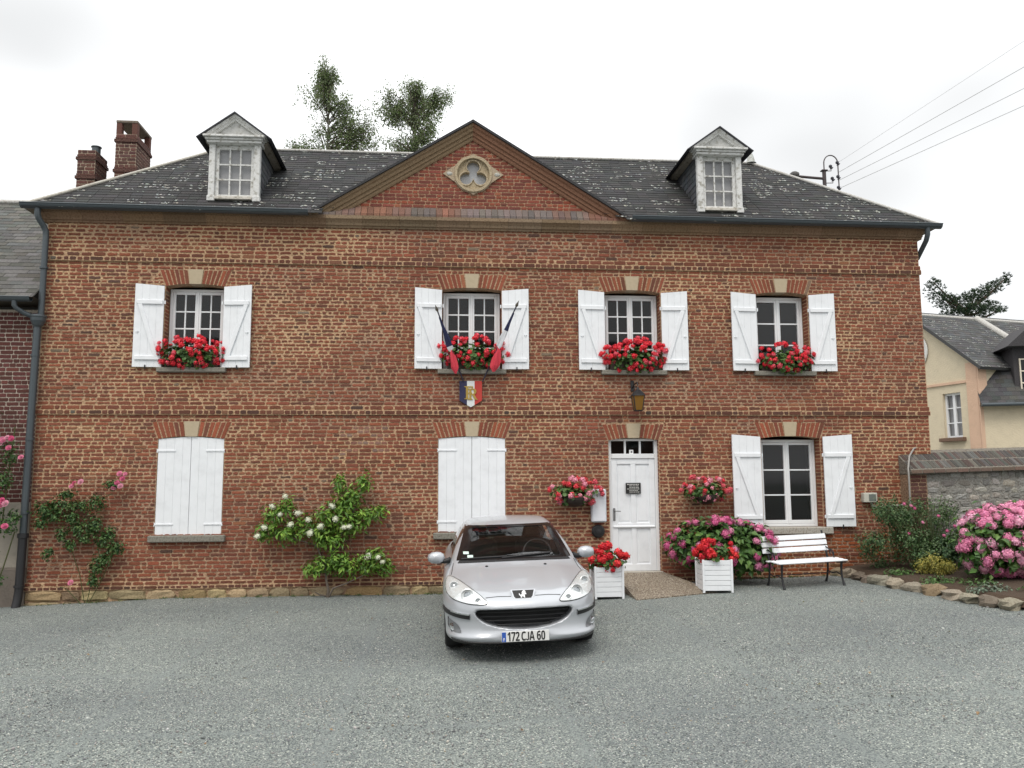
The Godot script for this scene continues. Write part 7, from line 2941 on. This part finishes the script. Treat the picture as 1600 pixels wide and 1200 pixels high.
	for path in [[[-7.3, 0.0], [-7.2, 0.7], [-7.05, 1.4], [-7.0, 2.2], [-6.95, 2.9]], [[-7.35, 0.0], [-7.4, 1.0], [-7.3, 2.0], [-7.35, 3.0]], [[-7.2, 0.0], [-7.0, 0.6], [-6.85, 1.2]]]:
		var tp := []
		for q in path:
			tp.append(Vector3(q[0], q[1], 0.0) + ol)
		lsm.tube(tp, 0.01, 6, gs)
	put("stems", lsm, M.bark, lr)
	var lc := []
	for p in [[-7.25, 1.95, 0.22, 0.25], [-6.98, 2.45, 0.14, 0.22], [-7.2, 1.5, 0.2, 0.3], [-6.95, 1.3, 0.16, 0.16], [-7.4, 2.4, 0.2, 0.3], [-7.05, 2.05, 0.15, 0.2], [-7.2, 0.9, 0.14, 0.12], [-7.05, 0.45, 0.1, 0.1], [-7.35, 3.1, 0.16, 0.2], [-7.3, 0.3, 0.12, 0.15], [-6.85, 1.45, 0.1, 0.14]]:
		lc.append([Vector3(p[0], p[1], 0.05) + ol, Vector3(p[2], p[3], 0.12)])
	clump_shrub(lr, lc, 0.06, 0.038, [Color(0.045, 0.1, 0.022), Color(0.06, 0.125, 0.03), Color(0.08, 0.15, 0.035), Color(0.03, 0.075, 0.02)], 2000, r)
	for p in [[-7.3, 2.95], [-7.22, 2.9], [-6.98, 2.72], [-7.05, 2.68], [-6.92, 2.7], [-7.08, 2.62], [-6.95, 2.55], [-7.28, 2.2], [-7.1, 1.75], [-7.0, 1.72], [-6.95, 1.66], [-7.02, 1.64], [-6.93, 1.3], [-7.2, 2.0], [-6.75, 2.4], [-7.3, 1.85], [-7.12, 1.85]]:
		head(lr, "rose", Vector3(p[0], p[1], 0.17) + ol, r.randf_range(0.8, 1.25), Vector3(0, 0.4, 0.9), r, "rose_bloom")
	flower_bed(r)
	leaf_litter(r)

func leaf_litter(r: RandomNumberGenerator):
	var mb := MB.new()
	for i in 46:
		var px := r.randf_range(-6.5, 7.0)
		var pz := r.randf_range(0.3, 7.8)
		if px > -0.2 and px < 4.6 and pz < 5.3:
			continue
		var a := r.randf() * TAU
		var n := (Vector3.UP + rdir(r) * 0.4).normalized()
		var d := Vector3(cos(a), 0, sin(a))
		d = (d - n * d.dot(n)).normalized()
		var c := [Color(0.2, 0.12, 0.05), Color(0.11, 0.06, 0.03), Color(0.3, 0.2, 0.1), Color(0.14, 0.13, 0.04)][r.randi() % 4] as Color
		leaf_into(mb, Vector3(px, gh(px, pz) + 0.018, pz), d, n, r.randf_range(0.03, 0.065), r.randf_range(0.02, 0.035), vary(c, r, 0.25))
	tag(put("leaf_litter", mb, M.leaf), "few dry brown leaves scattered over the gravel", "leaves", "", "stuff")
	# weeds along the foot of the wall
	var wd := MB.new()
	for i in 130:
		var px := r.randf_range(-6.6, 2.2) if i < 95 else r.randf_range(5.0, 7.0)
		var o := Vector3(px, gh(px, 0.09), r.randf_range(0.07, 0.16))
		for k in 5:
			var d := (Vector3.UP + rdir(r) * 0.9).normalized()
			leaf_into(wd, o + Vector3(r.randf_range(-0.03, 0.03), 0, 0), d, d.cross(rdir(r)).normalized(), r.randf_range(0.02, 0.065), 0.012, vary(Color(0.07, 0.12, 0.03), r, 0.3))
	tag(put("wall_weeds", wd, M.leaf), "small green weeds along the foot of the brick wall", "weeds", "", "stuff")

func flower_bed(r: RandomNumberGenerator):
	var edge := [Vector3(7.0, 0, 0.05), Vector3(7.08, 0, 0.45), Vector3(7.14, 0, 1.0), Vector3(7.22, 0, 1.55), Vector3(7.35, 0, 2.05), Vector3(7.44, 0, 2.55), Vector3(7.52, 0, 3.05), Vector3(7.62, 0, 3.5), Vector3(7.85, 0, 3.95), Vector3(8.25, 0, 4.3), Vector3(8.8, 0, 4.5), Vector3(9.5, 0, 4.6)]
	var sm := MB.new()
	for i in edge.size() - 1:
		var a: Vector3 = edge[i]
		var b: Vector3 = edge[i + 1]
		var n := 6
		for k in n:
			var q := []
			for e in [[0, 0], [1, 0], [1, 1], [0, 1]]:
				var p := a if e[0] == 0 else b
				var far := Vector3(13.0, 0, clampf(p.z, 0.0, 3.6))
				var t: float = float(k + e[1]) / n
				var w := p.lerp(far, t * t)
				w.y = gh(w.x, w.z) + 0.04 + 0.14 * smoothstep(0.0, 0.25, t) + 0.02 * joint_noise.get_noise_2d(w.x * 6, w.z * 6)
				q.append(w)
			sm.quad(q[0], q[1], q[2], q[3], W, Vector3.UP)
	var soil := put("bed_soil", sm, M.earth)
	tag(soil, "dark earth of the flower bed by the garden wall", "soil", "", "structure")
	var se := thing("stone_edging", "row of rough brown stones edging the flower bed", "edging")
	var path := []
	for i in edge.size() - 1:
		for k in 8:
			path.append(edge[i].lerp(edge[i + 1], k / 8.0))
	var s := 0.0
	var last: Vector3 = path[0]
	var want := 0.0
	var n := 0
	for p in path:
		s += p.distance_to(last)
		last = p
		if s >= want:
			var m := MB.new()
			var hgt := r.randf_range(0.07, 0.115)
			var c := [Color(0.2, 0.15, 0.1), Color(0.26, 0.2, 0.13), Color(0.17, 0.14, 0.11), Color(0.3, 0.27, 0.22)][r.randi() % 4] as Color
			m.rock(Vector3(p.x, gh(p.x, p.z) + hgt * 0.55, p.z), Vector3(r.randf_range(0.11, 0.16), hgt, r.randf_range(0.15, 0.22)), 0.5, 40 + n, vary(c, r, 0.2), Basis(Vector3.UP, r.randf_range(-0.5, 0.5)), 0.45)
			put("stone", m, M.stone, se)
			n += 1
			want = s + r.randf_range(0.26, 0.36)
	# loose green shrub against the wall
	var gsb := thing("green_shrub", "loose green shrub with small leaves at the house corner", "shrub", Vector3(8.12, gh(8.0, 0.9) + 0.1, 0.85))
	var cl := []
	for i in 34:
		cl.append([Vector3(r.randf_range(-0.85, 0.75), r.randf_range(0.12, 1.12), r.randf_range(-0.45, 0.35)), Vector3(r.randf_range(0.16, 0.3), r.randf_range(0.15, 0.28), 0.22)])
	clump_shrub(gsb, cl, 0.05, 0.026, [Color(0.05, 0.105, 0.03), Color(0.07, 0.13, 0.04), Color(0.035, 0.08, 0.025), Color(0.10, 0.15, 0.06)], 2200, r)
	var gst := MB.new()
	for i in 26:
		var d := Vector3(r.randf_range(-0.75, 0.75), r.randf_range(0.9, 1.35), r.randf_range(-0.3, 0.3))
		gst.tube([Vector3(d.x * 0.2, -0.1, d.z * 0.3), Vector3(d.x * 0.6, d.y * 0.55, d.z), d], 0.006, 4, Color(0.08, 0.1, 0.04), false)
		for k in 5:
			var q := d * (0.75 + 0.06 * k)
			leaf_into(gst, q, (rdir(r) + Vector3.UP * 0.3).normalized(), (rdir(r) + Vector3.UP).normalized(), 0.06, 0.03, Color(0.08, 0.14, 0.05))
	put("stems", gst, M.leaf, gsb)
	for i in 9:
		head(gsb, "hydrangea", Vector3(r.randf_range(-0.6, 0.6), r.randf_range(0.5, 1.2), 0.3), 0.3, Vector3(0, 0.5, 0.8), r, "small_bloom")
	# dark perennial with round pink blooms
	var dh := thing("round_bloom_plant", "dark leafy plant with two round pink and white blooms", "plant", Vector3(8.62, gh(8.6, 1.2) + 0.1, 1.15))
	var dcl := []
	for i in 9:
		dcl.append([Vector3(r.randf_range(-0.3, 0.2), r.randf_range(0.1, 0.75), r.randf_range(-0.2, 0.2)), Vector3(0.17, 0.16, 0.15)])
	clump_shrub(dh, dcl, 0.075, 0.04, [Color(0.025, 0.06, 0.02), Color(0.035, 0.08, 0.022)], 1800, r)
	for e in [[-0.05, 0.93], [0.02, 0.85], [-0.15, 0.8]]:
		var bl := MB.new()
		var c0 := Vector3(e[0], e[1], 0.22)
		bl.tube([c0, c0 - Vector3(0.03, 0.4, 0.1)], 0.006, 4, Color(0.05, 0.08, 0.03))
		for k in 12:
			var a := TAU * k / 12
			var d := Vector3(cos(a), sin(a), 0)
			leaf_into(bl, c0 + d * 0.015, d, Vector3.BACK, 0.042, 0.02, Color(0.6, 0.38, 0.5), 0.1)
		disc_into(bl, c0 + Vector3(0, 0, 0.008), Vector3.BACK, 0.024, 10, r, Color(0.28, 0.04, 0.12))
		put("bloom", bl, M.petal, dh)
	# golden shrub in front
	var ys := thing("golden_shrub", "low golden yellow shrub at the front of the flower bed", "shrub", Vector3(7.95, gh(7.95, 1.6) + 0.1, 1.55))
	var ycl := []
	for i in 12:
		ycl.append([Vector3(r.randf_range(-0.24, 0.24), r.randf_range(0.1, 0.34), r.randf_range(-0.18, 0.18)), Vector3(0.14, 0.1, 0.13)])
	clump_shrub(ys, ycl, 0.04, 0.016, [Color(0.36, 0.32, 0.06), Color(0.45, 0.38, 0.09), Color(0.28, 0.27, 0.05), Color(0.2, 0.2, 0.04)], 4200, r, 0.7)
	# low leaves along the edge
	for e in [[7.45, 1.2, "low green plant under the loose shrub"], [7.75, 3.0, "low silvery green plant at the front of the bed"], [8.25, 3.35, "low green plant below the large hydrangea"], [7.55, 2.1, "low green plant between the golden shrub and the edging"], [8.55, 1.75, "low dark green plant behind the golden shrub"], [7.9, 2.55, "broad low green plant in front of the large hydrangea"]]:
		var lp := thing("low_plant", e[2], "plant", Vector3(e[0], gh(e[0], e[1]) + 0.08, e[1]))
		var gl := Color(0.06, 0.12, 0.03) if e[1] != 3.0 else Color(0.13, 0.17, 0.12)
		clump_shrub(lp, [[Vector3(0, 0.08, 0), Vector3(0.25, 0.1, 0.2)], [Vector3(0.2, 0.07, 0.05), Vector3(0.2, 0.09, 0.18)]], 0.06, 0.03, [gl, gl * 1.3, gl * 0.8], 2200, r, 0.8)

# ---------------------------------------------------------------- what stands behind
func birch(label: String, at: Vector3, top: float, lobes: Array, sd: int):
	# lobes: [centre, radii] of the masses of foliage; limbs run from the trunk into them
	var r := rng_of(sd)
	var t := thing("birch_tree", label, "tree", at, "trees behind the roof")
	var tr := MB.new()
	var trunk := []
	var rad := []
	for i in 14:
		var q := i / 13.0
		trunk.append(Vector3(0.12 * sin(q * 5.0 + sd), top * 0.93 * q, 0.1 * cos(q * 4.0)))
		rad.append(lerpf(0.2, 0.012, q))
	tr.tube(trunk, rad, 8, Color(0.32, 0.31, 0.28))
	var leaf := MB.new()
	var gap := FastNoiseLite.new()
	gap.seed = sd
	gap.frequency = 0.75
	var cols := [Color(0.15, 0.20, 0.085), Color(0.18, 0.23, 0.11), Color(0.12, 0.165, 0.07), Color(0.21, 0.25, 0.14)]
	for lb in lobes:
		var ce: Vector3 = lb[0]
		var ra: Vector3 = lb[1]
		var limbs := int(11 + 11 * ra.x * ra.y) if ce.y > 13.5 else int(8 + 6 * ra.x * ra.y)
		for i in limbs:
			var d := rdir(r)
			var tip := ce + d * ra * pow(r.randf(), 0.4) * r.randf_range(0.75, 1.25)
			var by := clampf((tip.y - r.randf_range(0.3, 1.1)) / (top * 0.93), 0.1, 0.98) * 13.0
			var base: Vector3 = trunk[int(by)].lerp(trunk[mini(13, int(by) + 1)], by - int(by))
			var mid := base.lerp(tip, 0.55) + Vector3(0, 0.12, 0)
			tr.tube([base, mid, tip], [0.026, 0.015, 0.005], 5, Color(0.17, 0.14, 0.12), false)
			for s in 12:
				var k := r.randf_range(0.45, 1.05)
				var p := (base.lerp(mid, k * 2.0) if k < 0.5 else mid.lerp(tip, k * 2.0 - 1.0)) + rdir(r) * r.randf_range(0.05, 0.36)
				if gap.get_noise_3dv(p) < -0.27:
					continue
				var drop := r.randf_range(0.15, 0.6)
				var sway := Vector3(r.randf_range(-0.12, 0.12), 0, r.randf_range(-0.12, 0.12))
				tr.tube([p, p + Vector3(0, -drop, 0) + sway], 0.004, 3, Color(0.13, 0.1, 0.09), false)
				for m in 13:
					var u := r.randf()
					var lp := p + Vector3(0, -drop * u, 0) + sway * u + rdir(r) * 0.11
					leaf_into(leaf, lp, (rdir(r) + Vector3.DOWN * 0.9).normalized(), rdir(r), r.randf_range(0.05, 0.085), r.randf_range(0.04, 0.06), vary(cols[r.randi() % 4], r, 0.25), 0.1)
	put("trunk", tr, M.bark, t)
	put("crown", leaf, M.tree_leaf, t)

func pine():
	var r := rng_of(951)
	var t := thing("pine_tree", "dark spreading pine tree behind the cream house", "tree", Vector3(28.3, 0, -27.4))
	var tr := MB.new()
	tr.tube([Vector3(0, 0, 0), Vector3(0.1, 5, 0), Vector3(-0.1, 9, 0), Vector3(0.0, 11.2, 0)], [0.35, 0.28, 0.2, 0.12], 9, Color(0.13, 0.09, 0.065))
	var cl := [[Vector3(-1.75, 12.1, 0.0), Vector3(0.55, 0.55, 0.6)], [Vector3(-1.85, 12.55, 0.1), Vector3(0.25, 0.25, 0.3)], [Vector3(-1.3, 11.5, 0.2), Vector3(0.8, 0.45, 0.8)], [Vector3(-0.4, 11.45, 0.0), Vector3(0.9, 0.42, 0.9)], [Vector3(0.4, 11.7, 0.1), Vector3(0.7, 0.4, 0.7)], [Vector3(0.9, 12.0, 0.0), Vector3(0.6, 0.4, 0.6)], [Vector3(1.55, 12.3, 0.0), Vector3(0.55, 0.35, 0.5)], [Vector3(2.1, 12.6, 0.0), Vector3(0.45, 0.3, 0.4)], [Vector3(2.45, 12.95, 0.0), Vector3(0.22, 0.2, 0.2)], [Vector3(1.2, 11.3, 0.1), Vector3(0.6, 0.25, 0.6)], [Vector3(1.7, 11.05, 0.2), Vector3(0.4, 0.15, 0.4)], [Vector3(0.0, 10.9, 0.3), Vector3(1.6, 0.35, 1.2)], [Vector3(-1.0, 10.0, 0.0), Vector3(1.5, 0.5, 1.2)], [Vector3(1.2, 9.6, 0.0), Vector3(1.6, 0.5, 1.2)]]
	var nd := MB.new()
	for c in cl:
		var ce: Vector3 = c[0]
		var rad: Vector3 = c[1]
		var from := Vector3(0, minf(ce.y - 0.6, 11.0), 0)
		tr.tube([from, from.lerp(ce, 0.6) + Vector3(0, -0.12, 0), ce], [0.09, 0.06, 0.02], 6, Color(0.13, 0.09, 0.065), false)
		var n := int(140 * (rad.x + rad.y) * rad.x + 14)
		for i in n:
			var d := rdir(r)
			var p := ce + d * rad * pow(r.randf(), 0.45)
			var ax := (d + Vector3.UP * 0.9 + rdir(r) * 0.4).normalized()
			var col := vary([Color(0.03, 0.055, 0.026), Color(0.04, 0.07, 0.03), Color(0.022, 0.042, 0.022)][r.randi() % 3], r, 0.25)
			for k in 11:
				var nd_dir := (ax + rdir(r) * 0.75).normalized()
				var sd := nd_dir.cross(rdir(r)).normalized() * 0.014
				nd.tri(p - sd, p + sd, p + nd_dir * r.randf_range(0.13, 0.22), col, rdir(r))
	put("trunk", tr, M.bark, t)
	put("crown", nd, M.leaf, t)

func background():
	birch("tall slender birch tree rising behind the left part of the roof", Vector3(-4.0, 0, -14.5), 17.4, [[Vector3(-0.3, 15.6, 0), Vector3(0.6, 1.6, 0.7)], [Vector3(-0.15, 16.7, 0), Vector3(0.38, 0.6, 0.4)], [Vector3(0.75, 15.0, 0), Vector3(0.6, 1.15, 0.6)], [Vector3(0.2, 13.9, 0), Vector3(1.4, 0.8, 0.9)], [Vector3(1.35, 14.5, 0), Vector3(0.45, 0.6, 0.5)], [Vector3(0.1, 12.2, 0), Vector3(1.5, 1.2, 1.2)], [Vector3(0.0, 9.5, 0), Vector3(1.4, 1.4, 1.2)]], 931)
	birch("broader birch tree rising behind the roof beside the pediment", Vector3(-1.0, 0, -14.3), 16.5, [[Vector3(-0.15, 15.3, 0), Vector3(0.7, 1.15, 0.8)], [Vector3(0.6, 15.0, 0), Vector3(0.6, 0.85, 0.6)], [Vector3(-0.95, 15.5, 0), Vector3(0.35, 0.7, 0.4)], [Vector3(1.0, 16.05, 0), Vector3(0.5, 0.25, 0.3)], [Vector3(0.0, 16.2, 0), Vector3(0.3, 0.4, 0.4)], [Vector3(-0.1, 14.0, 0), Vector3(1.25, 0.7, 0.9)], [Vector3(0.0, 12.2, 0), Vector3(1.6, 1.3, 1.2)], [Vector3(0.0, 9.5, 0), Vector3(1.4, 1.4, 1.2)]], 932)
	birch("small birch top showing just over the ridge by the dormer", Vector3(-5.2, 0, -14.9), 14.5, [[Vector3(0.0, 14.1, 0), Vector3(0.35, 0.4, 0.4)], [Vector3(0.1, 12.9, 0), Vector3(0.7, 0.8, 0.6)], [Vector3(0.0, 11.0, 0), Vector3(0.9, 1.2, 0.8)]], 933)
	pine()
	# mast on the far side wall with wires and a street lamp
	var m := thing("service_mast", "rusty service mast with insulators and a lamp arm behind the roof", "mast", Vector3(9.18, 0.22, -4.05))
	var rust := Color(0.06, 0.045, 0.045)
	var po := MB.new()
	po.tube([Vector3(-0.02, 5.2, 0), Vector3(-0.02, 9.12, 0)], 0.045, 8, rust)
	po.tube([Vector3(-0.26, 5.5, 0), Vector3(0, 5.5, 0)], 0.03, 6, rust)
	po.bbox(Vector3(-0.02, 9.13, 0), Vector3(0.15, 0.03, 0.12), 0.008, rust)
	put("pole", po, M.plain, m)
	var hp := MB.new()
	var arc := []
	for i in 13:
		var a := PI - PI * i / 12
		arc.append(Vector3(0.16 + 0.175 * cos(a), 9.32 + 0.2 * sin(a), 0))
	hp.tube([Vector3(-0.015, 9.12, 0)] + arc + [Vector3(0.335, 8.95, 0.0), Vector3(0.34, 8.6, 0)], 0.014, 6, rust)
	put("hoop", hp, M.plain, m)
	for e in [[0.16, 9.22, 1], [0.335, 9.32, 0], [0.19, 8.92, 1], [0.335, 8.97, 0], [0.22, 8.62, 1], [0.335, 8.7, 0]]:
		var isb := MB.new()
		isb.lathe([Vector2(0.0, 0.07), Vector2(0.03, 0.06), Vector2(0.045, 0.02), Vector2(0.025, 0.0), Vector2(0.05, -0.03), Vector2(0.0, -0.05)], Vector3(e[0], e[1], 0.0), Basis(Vector3.BACK, 0.5), 10, Color(0.03, 0.03, 0.04))
		if e[2] == 1:
			isb.tube([Vector3(-0.02, e[1] - 0.1, 0), Vector3(e[0], e[1] - 0.09, 0), Vector3(e[0], e[1] - 0.02, 0)], 0.01, 5, rust)
		put("insulator", isb, M.plain, m)
	var am := MB.new()
	am.tube([Vector3(-0.02, 8.93, 0), Vector3(-0.35, 8.95, 0), Vector3(-0.66, 8.97, 0)], 0.032, 8, rust)
	put("lamp_arm", am, M.plain, m)
	var lh := MB.new()
	lh.rock(Vector3(-0.76, 9.0, 0), Vector3(0.12, 0.09, 0.11), 0.0, 3, Color(0.07, 0.065, 0.06), Basis(), 0.1)
	put("lamp_head", lh, M.plain, m)
	var ends := [Vector3(11.15, 9.83, 0.23), Vector3(11.15, 9.42, 0.18), Vector3(11.15, 9.09, 0.14), Vector3(11.25, 10.4, 0.2)]
	var starts := [Vector3(9.52, 9.32, -4.05), Vector3(9.52, 9.12, -4.05), Vector3(9.52, 8.92, -4.05), Vector3(9.5, 9.55, -4.05)]
	var nm := ["second wire from the top running from the mast to upper right", "third wire from the top running from the mast to upper right", "lowest wire running from the mast to upper right", "topmost faint wire running from the mast to upper right"]
	for i in 4:
		var w := MB.new()
		var d: Vector3 = ends[i] - starts[i]
		var pth := []
		for k in 13:
			pth.append(starts[i] + d * (k / 12.0) * 3.2)
		w.tube(pth, 0.0055 if i < 3 else 0.003, 5, Color(0.5, 0.5, 0.5))
		tag(put("overhead_wire", w, M.plain), nm[i], "wire", "overhead wires")

func opposite_house():
	# across the yard, behind the photographer: the panes mirror its dark front
	var h := thing("opposite_house", "plain brick house with slate roof across the yard, mirrored in the window panes", "building", Vector3(0, 0, 36))
	var w := MB.new()
	w.box(Vector3(0, 3.4, 4), Vector3(30, 7.2, 8), Color(0.16, 0.075, 0.05))
	put("wall", w, M.brick, h)
	var rf := MB.new()
	rf.sweep([Vector2(-0.5, 6.9), Vector2(8.5, 6.9), Vector2(4.0, 11.4)], Vector3(-15.3, 0, 0), Vector3(15.3, 0, 0), Vector3.BACK, Vector3.UP, Color(0.04, 0.04, 0.043))
	put("roof", rf, M.slate, h)
	for i in 7:
		for y in [1.7, 4.9]:
			var wn := MB.new()
			wn.bbox(Vector3(-12.0 + i * 4.0, y, -0.02), Vector3(1.1, 1.7, 0.1), 0.01, W)
			put("window", wn, M.white_frame, h)
			var pn := MB.new()
			pn.bbox(Vector3(-12.0 + i * 4.0, y, -0.075), Vector3(0.95, 1.55, 0.02), 0.004, W)
			put("window_pane", pn, M.black_gloss, h)
